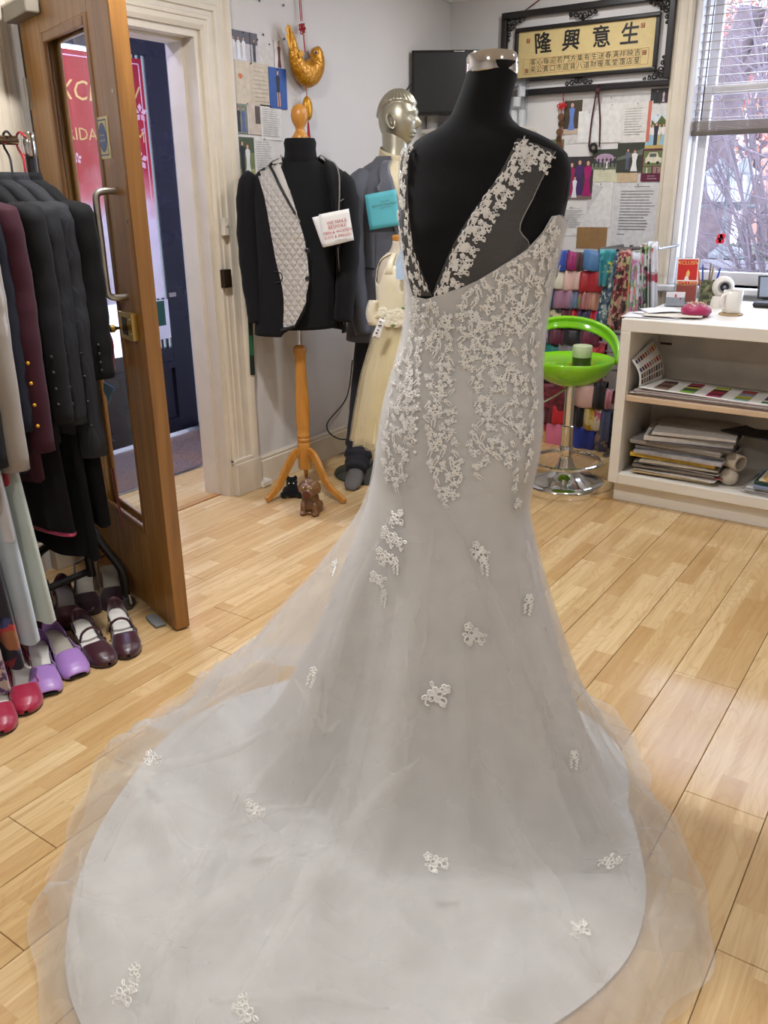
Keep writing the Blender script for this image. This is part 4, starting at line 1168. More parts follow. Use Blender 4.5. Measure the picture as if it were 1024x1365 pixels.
zA = [.84, 1.0, 1.15, 1.3, 1.42, 1.49, 1.53, 1.555, 1.58, 1.60]; aA = [.178, .168, .162, .18, .192, .182, .148, .108, .078, .064]; bA = [.12, .115, .11, .125, .12, .105, .09, .078, .068, .062]
def leanA(z): return interp(z, [.75, 1.65], [0, .045])
def ptA(al, z, off=0, a=None, b=None):
    a = (a if a is not None else interp(z, zA, aA)) + off; b = (b if b is not None else interp(z, zA, bA)) + off
    return MA @ Vector((leanA(z) + a * math.sin(al), -b * math.cos(al), z))
tf = MB(); tf.rings([[ptA(2 * PI * j / 48, z) for j in range(48)] for z in np.linspace(.84, 1.60, 40)])
formA_bvh = tf.bvh(); tf.build('torso', M_JERSEY, fa, smooth=180)
nk = MB(); nk.lathe([(.066, 1.555), (.076, 1.575), (.072, 1.60), (.070, 1.625), (.073, 1.65), (.066, 1.668), (.05, 1.667), (.02, 1.665)], 32, MA @ Matrix.Translation((leanA(1.6), 0, 0))); nk.build('roll_neck', M_JERSEY, fa, smooth=60)
fi = MB(); fi.lathe([(.036, 1.66), (.038, 1.675), (.03, 1.685), (.02, 1.70), (.02, 1.712), (.033, 1.735), (.039, 1.757), (.036, 1.782), (.024, 1.80), (.008, 1.807)], 28, MA @ Matrix.Translation((leanA(1.66), 0, 0))); fi.build('finial', M_PINE, fa, smooth=50)
MB().tube([MA @ Vector((0, 0, .70)), MA @ Vector((0, 0, .86))], .011, 14).build('rod', M_CHROME, fa)
MB().lathe([(.012, .755), (.024, .75), (.031, .738), (.032, .72), (.026, .70), (.0265, .66), (.030, .56), (.035, .46), (.036, .40), (.033, .34), (.029, .315), (.033, .31), (.033, .298), (.029, .292), (.033, .287), (.033, .275), (.028, .27), (.033, .262), (.034, .24), (.033, .13), (.02, .125)], 28, MA).build('turned_post', M_PINE, fa, smooth=50)
for foot in ((-2.735, 2.931), (-2.392, 3.127), (FA.x - .16, FA.y + .20)):
    d = Vector((foot[0] - FA.x, foot[1] - FA.y, 0)); R_ = d.length; d.normalize(); sd = Vector((-d.y, d.x, 0))
    lm = MB()
    path = smoothpath([(.02, 0, .225), (.06, 0, .215), (.11, 0, .15), (.16, 0, .075), (R_ - .03, 0, .028), (R_, 0, .014)], 14)
    wd = np.interp(np.linspace(0, 1, 14), [0, .25, .6, 1], [.034, .042, .036, .026])
    rg = []
    for i, p in enumerate(path):
        t_ = (path[min(i + 1, 13)] - path[max(i - 1, 0)]).normalized(); nrm = Vector((-t_.z, 0, t_.x)); h_ = wd[i] / 2
        ring = []
        for a_, b_ in ((-.011, -1), (.011, -1), (.011, 1), (-.011, 1)):
            q = p + nrm * (h_ * b_); q.z = max(q.z, .0)
            ring.append(FA + d * q.x + sd * a_ + Vector((0, 0, q.z)))
        rg.append(ring)
    lm.rings(rg); lm.build('leg', M_PINE, fa, smooth=0, bevel=.004)

# jacket
jk = thing('dinner_jacket', 'black dinner jacket with grey quilted front panel and piped edges on the form', 'jacket', tuple(FA + Vector((0, 0, .8))))
M_BLK = cloth('black_wool', S(16, 16, 18), .9, .04, 500, .2)
def quilt():
    m = bpy.data.materials.new('grey_quilted_jersey'); t = NT(m)
    v = t.pos((1, 1, 1), (0, 0, -YAW)); sx = t.new('ShaderNodeSeparateXYZ'); t.link(v, sx.inputs[0])
    def wave(a, b):
        ad = t.new('ShaderNodeMath', operation='MULTIPLY_ADD'); ad.inputs[1].default_value = a; t.link(sx.outputs['X'], ad.inputs[0])
        mz = t.new('ShaderNodeMath', operation='MULTIPLY'); mz.inputs[1].default_value = b; t.link(sx.outputs['Z'], mz.inputs[0]); t.link(mz.outputs[0], ad.inputs[2])
        s_ = t.new('ShaderNodeMath', operation='SINE'); t.link(ad.outputs[0], s_.inputs[0]); ab = t.new('ShaderNodeMath', operation='ABSOLUTE'); t.link(s_.outputs[0], ab.inputs[0]); return ab.outputs[0]
    mn = t.new('ShaderNodeMath', operation='MINIMUM'); t.link(wave(95, 70), mn.inputs[0]); t.link(wave(-95, 70), mn.inputs[1])
    n = t.new('ShaderNodeTexNoise', Scale=260.0, Detail=2.0); t.link(v, n.inputs['Vector'])
    t.link(t.ramp(n.outputs[0], [(.3, S(158, 152, 145)), (.7, S(204, 198, 190))]), t.b.inputs['Base Color']); t.b.inputs['Roughness'].default_value = .9
    t.bump(mn.outputs[0], .9, .006)
    return m
M_QUILT = quilt(); M_MELANGE = mat('grey_melange', S(176, 171, 164), .9, 0, .2, 300)
M_PIPE = mat('black_braid', S(14, 14, 15), .5); M_GPIPE = mat('grey_braid', S(128, 124, 120), .7)
eL = [(378, 212), (384, 236), (396, 270), (412, 318), (415, 345), (414, 385), (410, 410), (400, 428), (378, 440)]
eR = [(432, 214), (441, 250), (446, 285), (449, 320), (450, 360), (453, 400), (457, 434)]
def latz(L): 
    o = sorted([((PD(x, y, FA) - FA).z, (PD(x, y, FA) - FA).dot(RH)) for x, y in L]); return [q[0] for q in o], [q[1] for q in o]
LzL, LxL = latz(eL); LzR, LxR = latz(eR)
zJ = [.82, .9, 1.0, 1.15, 1.3, 1.42, 1.49, 1.525, 1.548, 1.57, 1.59]; aJ = [.218, .212, .203, .195, .205, .215, .215, .20, .165, .115, .082]; bJ = [.17, .165, .158, .152, .158, .15, .13, .112, .098, .085, .076]
def ptJ(al, z, off=0): return ptA(al, z, off, interp(z, zJ, aJ), interp(z, zJ, bJ))
sh = MB(); NZ = 40; NA = 60
def jfn(u, v):
    z = .815 + (1.59 - .815) * v
    a = interp(z, zJ, aJ)
    al = math.asin(max(-.95, min(.95, (interp(z, LzL, LxL) - leanA(z)) / a))); ar = math.asin(max(-.95, min(.95, (interp(z, LzR, LxR) - leanA(z)) / a)))
    if ar < al + .02: ar = al + .02
    t = al - u * (2 * PI - (ar - al))
    p = ptJ(t, z)
    if z < 1.2: p += (p - (FA + Vector((0, 0, z)))).normalized() * (.008 * math.sin(5 * t) * (1.2 - z) / .4)
    return p
sh.grid(jfn, NA, NZ)
sh.build('shell', M_BLK, jk, smooth=180, solid=.004)
jac_bvh = sh.bvh()
def sleeve(pts, rad, ma, par, flat=.8, name='sleeve', n=16):
    m = MB(); P = smoothpath(pts, 26); rr = np.interp(np.linspace(0, 1, 26), np.linspace(0, 1, len(rad)), rad); rings = []
    for i, p in enumerate(P):
        t_ = (P[min(i + 1, 25)] - P[max(i - 1, 0)]).normalized(); sx = NH.cross(t_).normalized(); sy = t_.cross(sx).normalized()
        w = 1 + .05 * math.sin(i * 1.7)
        rings.append([p + sx * (rr[i] * flat * math.cos(2 * PI * j / n)) * w + sy * (rr[i] * math.sin(2 * PI * j / n)) for j in range(n)])
    m.rings(rings); return m.build(name, ma, par, smooth=180)
la = lambda x, y, z: MA @ Vector((x, y, z))
sleeve([la(-.165, 0, 1.515), la(-.195, 0, 1.46), la(-.212, -.01, 1.25), la(-.205, -.03, 1.05), la(-.185, -.05, .87)], [.045, .072, .066, .06, .054], M_BLK, jk)
sleeve([la(.205, 0, 1.51), la(.235, 0, 1.45), la(.25, 0, 1.25), la(.235, -.03, 1.05), la(.215, -.05, .87)], [.045, .072, .066, .06, .052], M_BLK, jk)
gp = conform([(342, 226), (353, 262), (360, 300), (368, 345), (378, 392), (378, 436)], [(377, 218), (392, 258), (403, 292), (413, 330), (414, 385), (392, 436)], jac_bvh, .004, 30, 10, fall=FA)
gp.build('quilted_front', M_QUILT, jk, smooth=180)
conform([(364, 226), (375, 250), (394, 284), (412, 320)], [(382, 214), (392, 246), (403, 284), (413, 321)], jac_bvh, .011, 18, 5, fall=FA).build('lapel', M_MELANGE, jk, smooth=180, solid=.004)
conform([(362, 218), (371, 206), (381, 197)], [(366, 222), (376, 220), (385, 214)], jac_bvh, .013, 8, 4, fall=FA).build('collar', M_MELANGE, jk, smooth=180, solid=.004)
edge_line([(382, 212), (362, 222), (365, 229), (376, 252), (395, 286), (413, 322), (415, 350), (414, 388), (408, 416), (394, 434), (376, 440)], jac_bvh, .011, FA, .0068).build('braid_edge', M_PIPE, jk)
conform([(432, 212), (441, 250), (446, 285)], [(450, 226), (452, 252), (448, 290)], jac_bvh, .009, 14, 5, fall=FA).build('lapel', M_BLK, jk, smooth=180, solid=.004)
edge_line([(424, 210), (442, 219), (450, 236), (449, 285)], jac_bvh, .013, FA, .0032).build('braid_edge', M_GPIPE, jk)
edge_line([(449, 330), (452, 375), (457, 432)], jac_bvh, .006, FA, .002).build('braid_edge', M_GPIPE, jk)
edge_line([(449, 270), (462, 261)], jac_bvh, .008, FA, .0022, 6).build('pocket_piping', M_GPIPE, jk)
edge_line([(366, 362), (376, 364), (376, 374), (368, 377)], jac_bvh, .008, FA, .002, 10).build('pocket_piping', M_PIPE, jk)
for x, y in ((410, 334), (410, 371)):
    P, N = hit(x, y, jac_bvh)
    if P is None: P = PD(x, y, FA - NH * .15); N = -NH
    if N.dot(CAM - P) < 0: N = -N
    MB().lathe([(.010, 0), (.011, .004), (.007, .006), (.003, .005)], 16, frame(P + N * .006, RH, zdir=N) if abs(N.dot(RH)) < .9 else Matrix.Translation(P)).build('button', M_BLACK, jk)
# pinned paper notes
def paper(name, label, quad, P0, ma, lines=None, ink=None, cat='paper note', curl=.006, size=.03, group=None, lead=1.35):
    """A sheet of paper in the upright plane through P0, given by its corners (tl, tr, br, bl) in the photograph."""
    t = None; c = [PD(x, y, P0) for x, y in quad]; ctr = sum(c, Vector()) / 4
    t = thing(name, label, cat, tuple((c[2] + c[3]) / 2), group)
    m = MB(); n = 8
    def fn(u, v):
        p = (c[0].lerp(c[1], u)).lerp(c[3].lerp(c[2], u), v); return p - NH * (curl * math.sin(u * PI) * (.3 + v))
    m.grid(fn, n, n); m.build('sheet', ma, t, smooth=180, solid=.0006)
    if lines:
        ux = (c[1] - c[0]).normalized(); uz = (c[0] - c[3]).normalized(); w_ = (c[1] - c[0]).length
        for i, (tx, dx, dy, sz, ik) in enumerate(lines):
            vs, fs = text_mb(tx, sz)
            q = MB(); pc = c[0] + ux * (dx * w_) - uz * (dy * (c[0] - c[3]).length)
            q.add([pc + ux * v.x + uz * v.y - NH * (curl * 1.3 + .002) for v in vs], fs); q.build('lettering', ik, t, smooth=0)
    return t
M_PAPER = mat('white_paper', S(226, 224, 220), .7, 0, .03, 20); M_REDINK = mat('red_ink', S(176, 52, 58), .6); M_GREYINK = mat('grey_ink', S(98, 98, 102), .6)
Pp = FA - NH * .21
paper('paper_note', 'blank white sheet tucked behind the red lettered note on the dinner jacket', [(416, 290), (440, 284), (450, 322), (430, 329)], Pp + NH * .012, M_PAPER)
paper('paper_note', 'white note with red lettering pinned to the black dinner jacket', [(425, 286), (465, 278), (472, 320), (431, 330)], Pp, M_PAPER,
      [('WE MAKE', .55, .31, .020, M_REDINK), ('BESPOKE', .55, .45, .020, M_REDINK), ('MEN & WOMEN', .54, .60, .018, M_REDINK), ('SUITS & DRESSES', .54, .74, .0165, M_REDINK), ('xclusiv.co.uk', .62, .86, .010, M_GREYINK)])

# ================================================================== silver mannequin in the grey suit
FB = rn(.035, 4.45)
mq = thing('mannequin', 'glossy silver male mannequin with moulded hair standing in a grey suit', 'mannequin', tuple(FB))
M_SILV = mat('silver_lacquer', S(176, 171, 152), .33, .75, .06, 12)
bf = (-NH * math.cos(math.radians(38)) + RH * math.sin(math.radians(38))); bs = Vector((-bf.y, bf.x, 0))   # body front, and its left side (viewer's right is +bs...)
if bs.dot(RH) < 0: bs = -bs
# head: a swept egg pushed in and out where the features are
hf = (RH * math.cos(math.radians(24)) - NH * math.sin(math.radians(24))).normalized(); hs = Vector((-hf.y, hf.x, 0))
HC = rn(.087, 4.45, 1.765)
def gauss(x, s): return math.exp(-(x / s) ** 2)
def head_pt(az, el):
    # az 0 is the face direction
    cx, cy, cz = math.cos(el) * math.cos(az), math.cos(el) * math.sin(az), math.sin(el)
    x, y, z = cx * .098, cy * .075, cz * .122
    if cz < 0: x *= 1 - .10 * cz * cz * (1 if cx < 0 else .2); y *= 1 - .22 * cz * cz
    f = max(cx, 0)
    fx = 0
    fx += .022 * gauss(y, .009) * max(0, 1 - abs((z + .016) / .03)) * (1.0 if z < 0 else .9) * (f > .2)      # nose
    fx += .009 * gauss(y, .011) * gauss(z + .032, .012) * (f > .2)
    fx += .007 * gauss(z - .030, .013) * gauss(y, .045) * (f > .2)                                           # brow
    fx -= .012 * (gauss(y - .031, .014) + gauss(y + .031, .014)) * gauss(z - .008, .013) * (f > .2)          # eye sockets
    fx += .0075 * (gauss(y - .031, .009) + gauss(y + .031, .009)) * gauss(z - .006, .007) * (f > .2)         # eyeballs
    fx += .009 * gauss(y, .022) * gauss(z + .060, .0075) * (f > .2) + .009 * gauss(y, .019) * gauss(z + .074, .007) * (f > .2)   # lips
    fx -= .006 * gauss(y, .02) * gauss(z + .067, .004) * (f > .2)
    fx += .013 * gauss(y, .026) * gauss(z + .104, .018) * (f > .1)                                           # chin
    fx += .004 * (gauss(y - .045, .02) + gauss(y + .045, .02)) * gauss(z + .022, .02) * (f > .1)             # cheekbones
    hair = 0
    hl = .052 + .02 * gauss(abs(y) - .06, .03) - .05 * max(0, -cx)
    if z > hl + .005: hair = .010 + .0016 * math.sin(az * 26 + el * 6)
    elif z > hl: hair = .010 * (z - hl) / .005
    x += fx; v = Vector((x, y, z)); v += v.normalized() * hair
    return HC + hf * v.x + hs * v.y + Vector((0, 0, v.z))
hd = MB(); NU, NV = 110, 110
hd.grid(lambda u, v: head_pt(2 * PI * u, -PI / 2 + PI * (.02 + .96 * v)), NU, NV, cu=True)
n0 = len(hd.v); hd.f.append([i * NV for i in range(NU)]); hd.fm.append(0); hd.f.append([i * NV + NV - 1 for i in range(NU)][::-1]); hd.fm.append(0)
hd.build('head', M_SILV, mq, smooth=180)
for sy in (-1, 1):
    e = MB(); ec = HC - hf * .004 + hs * (sy * .072) + Vector((0, 0, -.012)); th_ = [ec + hf * (.017 * math.cos(t) - .3 * .03 * math.sin(t)) + Vector((0, 0, .031 * math.sin(t))) + hs * (sy * (.004 + .008 * (1 - math.cos(t)) / 2)) for t in np.linspace(0, 2 * PI, 17)[:-1]]
    e.tube(th_, .0052, 7, close=True)
    e.tube([th_[4] - Vector((0, 0, .008)), ec + hf * -.003 + Vector((0, 0, .004)), ec + Vector((0, 0, -.012))], .004, 6); e.build('ear', M_SILV, mq)
nk = MB(); nk.rings([[rn(cx_, 4.45, z) - hf * bk0 + hf * (r_ * 1.08 * math.cos(t)) + hs * (r_ * math.sin(t)) for t in np.linspace(0, 2 * PI, 33)[:-1]] for z, r_, cx_, bk0 in ((1.52, .082, .065, 0), (1.57, .066, .072, .004), (1.61, .060, .078, .008), (1.65, .059, .084, .012), (1.69, .060, .088, .016), (1.73, .058, .088, .02), (1.77, .045, .088, .02))]); nk.build('neck', M_SILV, mq, smooth=180)
MB().lathe([(.21, 0), (.212, .004), (.208, .01), (.002, .011)], 40, None, tuple(rn(-.06, 4.42))).build('base_plate', mat('dark_green_glass', S(24, 38, 32), .12, 0, .1, 6), mq)
MB().tube([rn(.02, 4.47, .008), rn(.02, 4.47, .5)], .011, 10).build('support_rod', M_CHROME, mq)
# trousers
tr_ = thing('suit_trousers', 'dark grey suit trousers bunched over the silver mannequin feet', 'trousers', tuple(FB))
M_DGREY = cloth('charcoal_wool', S(40, 40, 46), .85, .06, 600, .2); M_GSUIT = cloth('grey_suit_wool', S(88, 90, 99), .7, .1, 600, .2)
lm = MB()
def limb(pts, rad, n=18, k=30, wob=0):
    P = smoothpath(pts, k); rr = np.interp(np.linspace(0, 1, k), np.linspace(0, 1, len(rad)), rad); m = []
    for i, p in enumerate(P):
        t_ = (P[min(i + 1, k - 1)] - P[max(i - 1, 0)]).normalized(); sx = Vector((0, 1, 0)).cross(t_)
        if sx.length < .1: sx = Vector((1, 0, 0))
        sx.normalize(); sy = t_.cross(sx).normalized(); w = 1 + wob * math.sin(i * 2.1) * (1 if i > k * .6 else .15)
        m.append([p + sx * (rr[i] * w * math.cos(2 * PI * j / n)) + sy * (rr[i] * w * math.sin(2 * PI * j / n)) for j in range(n)])
    return m
lm.rings(limb([rn(-.03, 4.45, .86), rn(-.075, 4.43, .6), rn(-.12, 4.39, .32), rn(-.135, 4.33, .13), rn(-.145, 4.25, .07)], [.10, .078, .062, .072, .05], wob=.10)); lm.build('leg', M_DGREY, tr_, smooth=180)
lm = MB(); lm.rings(limb([rn(.10, 4.45, .86), rn(.11, 4.45, .6), rn(.12, 4.46, .32), rn(.10, 4.42, .13), rn(.06, 4.35, .07)], [.10, .078, .062, .075, .052], wob=.10)); lm.build('leg', M_DGREY, tr_, smooth=180)
MB().rings([[FB + bs * (.145 * s_ * math.cos(t)) + bf * (.11 * s_ * math.sin(t)) + Vector((0, 0, z)) for t in np.linspace(0, 2 * PI, 29)[:-1]] for z, s_ in ((.78, 1.05), (.86, 1.08), (.95, 1.0), (1.02, .95))]).build('waist', M_DGREY, tr_, smooth=180)
for (a0, a1) in ((rn(-.145, 4.27, .045), rn(-.165, 4.15, .03)), (rn(.06, 4.36, .045), rn(.02, 4.25, .03))):
    f_ = MB(); d = (a1 - a0); d.z = 0; d.normalize(); s_ = Vector((-d.y, d.x, 0))
    f_.rings([[a0 + d * x + s_ * (w * math.cos(t)) + Vector((0, 0, max(-.043, -.045 + h + h * math.sin(t)))) for t in np.linspace(0, 2 * PI, 17)[:-1]] for x, w, h in ((-.05, .03, .04), (0, .042, .05), (.06, .046, .036), (.11, .044, .024), (.14, .03, .016), (.15, .012, .01))]); f_.build('foot', mat('grey_sock', S(96, 92, 90), .8), mq, smooth=180)
# shirt and jacket
sh_t = thing('dress_shirt', 'cream dress shirt under the grey suit jacket on the mannequin', 'shirt', tuple(FB + Vector((0, 0, 1.0))))
M_CREAM = cloth('cream_cotton', S(212, 198, 164), .8, .2, 500, .15)
zB = [.74, .85, 1.0, 1.15, 1.3, 1.42, 1.49, 1.53, 1.56, 1.58, 1.605]; aB = [.228, .222, .205, .20, .218, .225, .217, .19, .145, .10, .078]; bB = [.155, .15, .14, .138, .15, .145, .13, .115, .098, .085, .072]
CXB = lambda z: interp(z, [.74, 1.6], [.02, .062])
def ptB(al, z, off=0):
    a, b = interp(z, zB, aB) + off, interp(z, zB, bB) + off
    return rn(CXB(z), 4.45, z) + bs * (a * math.sin(al)) + bf * (b * math.cos(al))
MB().grid(lambda u, v: ptB(-.9 + 1.8 * u, 1.05 + .53 * v, -.012), 20, 24).build('front', M_CREAM, sh_t, smooth=180, solid=.003)
cl = MB(); cl.grid(lambda u, v: rn(.065 + .004 * v, 4.45, 1.565 + .06 * v - .025 * math.cos(2 * PI * u) * (1 if True else 0)) + bs * ((.072 - .006 * v) * math.sin(2 * PI * u + .0)) + bf * ((.08 - .006 * v) * math.cos(2 * PI * u)), 40, 5); cl.build('collar', M_CREAM, sh_t, smooth=180, solid=.003)
jb_ = thing('suit_jacket', 'grey suit jacket with dark satin lapels on the silver mannequin', 'jacket', tuple(FB + Vector((0, 0, .74))))
jm = MB()
def jb_fn(u, v):
    z = .735 + (1.60 - .735) * v
    op = interp(z, [.735, .8, 1.05, 1.12, 1.3, 1.5, 1.6], [.30, .10, .02, .02, .20, .46, .75])
    t = op + u * (2 * PI - 2 * op)
    p = ptB(t, z); 
    return p
jm.grid(jb_fn, 64, 40); suit_bvh = jm.bvh(); jm.build('shell', M_GSUIT, jb_, smooth=180, solid=.004)
SL = lambda x, f_, z: rn(CXB(z), 4.45, z) + bs * x + bf * f_
sleeve([SL(-.165, 0, 1.52), SL(-.205, .0, 1.46), SL(-.225, .0, 1.24), SL(-.222, .03, 1.0), SL(-.20, .07, .78)], [.045, .075, .068, .062, .052], M_GSUIT, jb_)
sleeve([SL(.165, 0, 1.52), SL(.205, .0, 1.46), SL(.225, .0, 1.24), SL(.222, .03, 1.0), SL(.20, .07, .78)], [.045, .075, .068, .062, .052], M_GSUIT, jb_)
M_LAPEL = satin('grey_satin_lapel', S(84, 86, 97), .45)
def lap(sg):
    m = MB()
    def fn(u, v):
        z = 1.10 + .48 * u
        op = interp(z, [1.10, 1.3, 1.5, 1.6], [.02, .20, .46, .75]); wd = interp(z, [1.10, 1.2, 1.40, 1.47, 1.475, 1.58], [.0, .16, .40, .46, .30, .34])
        return ptB(sg * (op + wd * v), z, .009 + .004 * (1 - v))
    m.grid(fn, 26, 6); m.build('lapel', M_LAPEL, jb_, smooth=180, solid=.004)
lap(1); lap(-1)
edge_line([(481, 357), (500, 358)], suit_bvh, .006, FB, .004, 8).build('pocket_welt', M_DGREY, jb_)
edge_line([(501, 312), (501, 356)], suit_bvh, .003, FB, .0012, 8).build('dart_seam', M_DGREY, jb_)
MB().lathe([(.010, 0), (.011, .004), (.003, .005)], 14, frame(ptB(.05, 1.08, .01), bs, zdir=bf)).build('button', M_BLACK, jb_)
M_TURQ = mat('turquoise_card', S(92, 184, 196), .7, 0, .04, 18)
paper('card_note', 'turquoise card pinned to the chest of the grey suit jacket', [(486, 260), (528, 252), (533, 300), (493, 307)], FB - NH * .19 , M_TURQ,
      [('XCLUSIV', .6, .27, .011, M_GREYINK), ('BESPOKE TAILORING', .58, .36, .0125, mat('olive_ink', S(92, 110, 84), .6)), ('men & women', .6, .44, .009, M_GREYINK)])

# ================================================================== flower girl dress on a child's form
FC = Vector((-2.15, 3.2, 0))
cf = thing('child_form', "small cream child's dress form with a wooden neck disc", 'dress form', tuple(FC))
M_FORM = cloth('cream_jersey', S(196, 184, 164), .9, .1, 500, .15)
cd = (-NH * math.cos(math.radians(22)) + RH * math.sin(math.radians(22))); cs = Vector((-cd.y, cd.x, 0))
if cs.dot(RH) < 0: cs = -cs
zC = [.80, .90, 1.0, 1.08, 1.13, 1.165, 1.19, 1.205, 1.225, 1.245]; aC = [.105, .088, .094, .10, .096, .082, .058, .042, .036, .034]; bC = [.085, .075, .08, .08, .07, .06, .048, .040, .036, .034]
def ptC(al, z, off=0):
    c = FC + RH * interp(z, [.8, 1.24], [.02, .035])
    return c + Vector((0, 0, z)) + cs * ((interp(z, zC, aC) + off) * math.sin(al)) + cd * ((interp(z, zC, bC) + off) * math.cos(al))
m = MB(); m.rings([[ptC(2 * PI * j / 36, z) for j in range(36)] for z in np.linspace(.8, 1.245, 30)]); m.build('torso', M_FORM, cf, smooth=180)
MB().lathe([(.034, 1.245), (.037, 1.248), (.037, 1.262), (.03, 1.268), (.001, 1.269)], 24, Matrix.Translation(FC + RH * .035)).build('neck_disc', M_PINE, cf)
MB().tube([FC + RH * .02 + Vector((0, 0, .02)), FC + RH * .02 + Vector((0, 0, .82))], .012, 10).build('pole', M_CHROME, cf)
MB().lathe([(.13, 0), (.13, .008), (.02, .02), (.013, .05)], 28, Matrix.Translation(FC + RH * .02)).build('base', M_CHROME, cf)
fd = thing('flower_girl_dress', 'cream satin flower girl dress with rosette belt and tulle skirt', 'dress', tuple(FC + Vector((0, 0, .36))))
M_CSAT = satin('cream_satin', S(226, 216, 186), .34); M_CTUL = tulle('cream_tulle', S(228, 214, 172), .5)
def bod(u, v):
    al = 2 * PI * u
    top = 1.17 - .10 * math.exp(-((abs(math.sin(al)) - 1) / .12) ** 2) - .03 * math.cos(al)
    z = .885 + (top - .885) * v
    return ptC(al, z, .006)
m = MB(); m.grid(bod, 72, 18, cu=True); fdb = m.bvh(); m.build('bodice', M_CSAT, fd, smooth=180, solid=.003)
for sg in (-1, 1):
    st_ = MB(); st_.grid(lambda u, v: ptC(sg * (.62 + .35 * v) if u < .5 else sg * (.62 + .35 * v + (u - .5) * 2 * 1.55), 1.11 + .085 * math.sin(PI * u) ** .6, .007), 21, 5); st_.build('shoulder_strap', M_CSAT, fd, smooth=180, solid=.003)
def skirtC(off, amp, zb, n, k, ph):
    def fn(u, v):
        al = 2 * PI * u; z = .905 + (zb - .905) * v; r_ = interp(z, [.34, .5, .66, .80, .905], [.205, .185, .158, .118, .088]) + off
        r_ *= 1 + amp * v * (math.sin(k * al + ph) + .5 * math.sin((2 * k + 3) * al))
        return FC + RH * (.02 - .01 * v) + Vector((0, 0, z + .006 * math.sin(9 * al) * v)) + cs * (r_ * math.sin(al)) + cd * (r_ * .88 * math.cos(al))
    return fn
m = MB(); m.grid(skirtC(-.012, .03, .38, 90, 11, 0), 120, 22, cu=True); m.build('satin_skirt', M_CSAT, fd, smooth=180)
m = MB(); m.grid(skirtC(0, .045, .355, 90, 17, 1), 160, 24, cu=True); m.build('tulle_skirt', M_CTUL, fd, smooth=180)
m = MB(); m.grid(skirtC(.008, .04, .35, 90, 13, 2), 160, 24, cu=True); m.build('tulle_skirt', tulle('cream_tulle_fine', S(232, 222, 186), .3), fd, smooth=180)
M_ROSE = satin('cream_rosette', S(244, 238, 216), .5); M_GREENLEAF = mat('green_leaf_ribbon', S(96, 130, 60), .6)
for i, (x, y, s_) in enumerate([(513, 415, .020), (523, 419, .021), (531, 417, .022), (519, 427, .021), (528, 429, .019), (537, 426, .021), (544, 414, .022), (549, 423, .021), (505, 420, .015)]):
    P, N = hit(x, y, fdb)
    if P is None: P, N, _, _ = fdb.find_nearest(PD(x, y, FC - NH * .08))
    if N.dot(CAM - P) < 0: N = -N
    r_ = MB(); Mx = frame(P + N * .016, RH, zdir=N); s_ *= 1.15
    for L_, (rr, hh, k) in enumerate(((1.0, .0, 6), (.72, .006, 5), (.42, .011, 4))):
        for q in range(k):
            a = 2 * PI * q / k + L_ * .5; ca, sa = math.cos(a), math.sin(a); R_ = s_ * rr
            r_.grid(lambda u, v: ((ca * (.25 + .75 * v) - sa * (u - .5) * 1.15 * (1 - .4 * v * v)) * R_, (sa * (.25 + .75 * v) + ca * (u - .5) * 1.15 * (1 - .4 * v * v)) * R_, hh + .3 * R_ * math.sin(v * 2.2) * (1.2 - L_ * .1)), 5, 5, M=Mx)
    r_.ball((0, 0, .012), .004, 8, 5, Mx); r_.build('rosette', M_ROSE, fd, smooth=180)
for x, y in ((538, 411), (524, 434)):
    P = PD(x, y, FC - NH * .11); MB().add([P + RH * -.012, P + Vector((0, 0, .008)), P + RH * .014, P - Vector((0, 0, .006))], [(0, 1, 2, 3)]).build('ribbon_leaf', M_GREENLEAF, fd, solid=.001)
m = MB(); m.grid(lambda u, v: PD(492 + 18 * u - 4 * math.sin(v * PI), 400 + 34 * v, FC - NH * (.03 + .03 * math.sin(u * PI))) + RH * 0, 8, 8); m.build('sash_bow', M_CSAT, fd, smooth=180, solid=.002)
# swing tag and face mask
tg = paper('swing_tag', 'white swing tag with black marks hanging at the cream dress waist', [(506, 424), (514, 427), (506, 453), (496, 449)], FC - NH * .16, M_PAPER, None, cat='tag', curl=.002)
tm_ = MB()
for (x, y, w_, h_) in ((507, 429, .009, .004), (506.5, 434, .016, .005), (504, 440, .006, .005), (502, 444, .008, .007), (500, 449, .010, .003)):
    p = PD(x, y, FC - NH * .166); tm_.add([p + RH * (a_ * w_) + Vector((0, 0, b_ * h_)) for a_, b_ in ((-.5, -.5), (.5, -.5), (.5, .5), (-.5, .5))], [(0, 1, 2, 3)])
tm_.build('printed_mark', M_BLACK, tg, smooth=0)
fm = thing('face_mask', 'pale blue folded face mask hanging on the cream dress', 'face mask', tuple(PD(542, 375, FC - NH * .13)))
M_MASK = mat('mask_blue', S(176, 200, 226), .8, 0, .08, 60)
c = [PD(x, y, FC - NH * .13) for x, y in ((535, 327), (541, 328), (550, 364), (546, 374), (528, 372), (528, 352))]
m = MB(); m.add(c + [p + NH * .006 for p in c], [(0, 1, 2, 3, 4, 5), (11, 10, 9, 8, 7, 6)] + [(i, (i + 1) % 6, 6 + (i + 1) % 6, 6 + i) for i in range(6)]); m.build('folded_sheet', M_MASK, fm, smooth=0)
c = [PD(x, y, FC - NH * .132) for x, y in ((531, 372), (531, 385), (535, 392), (539, 386), (539, 373))]
MB().tube(smoothpath(c, 16), .0016, 6).build('ear_loop', M_WHITE, fm)

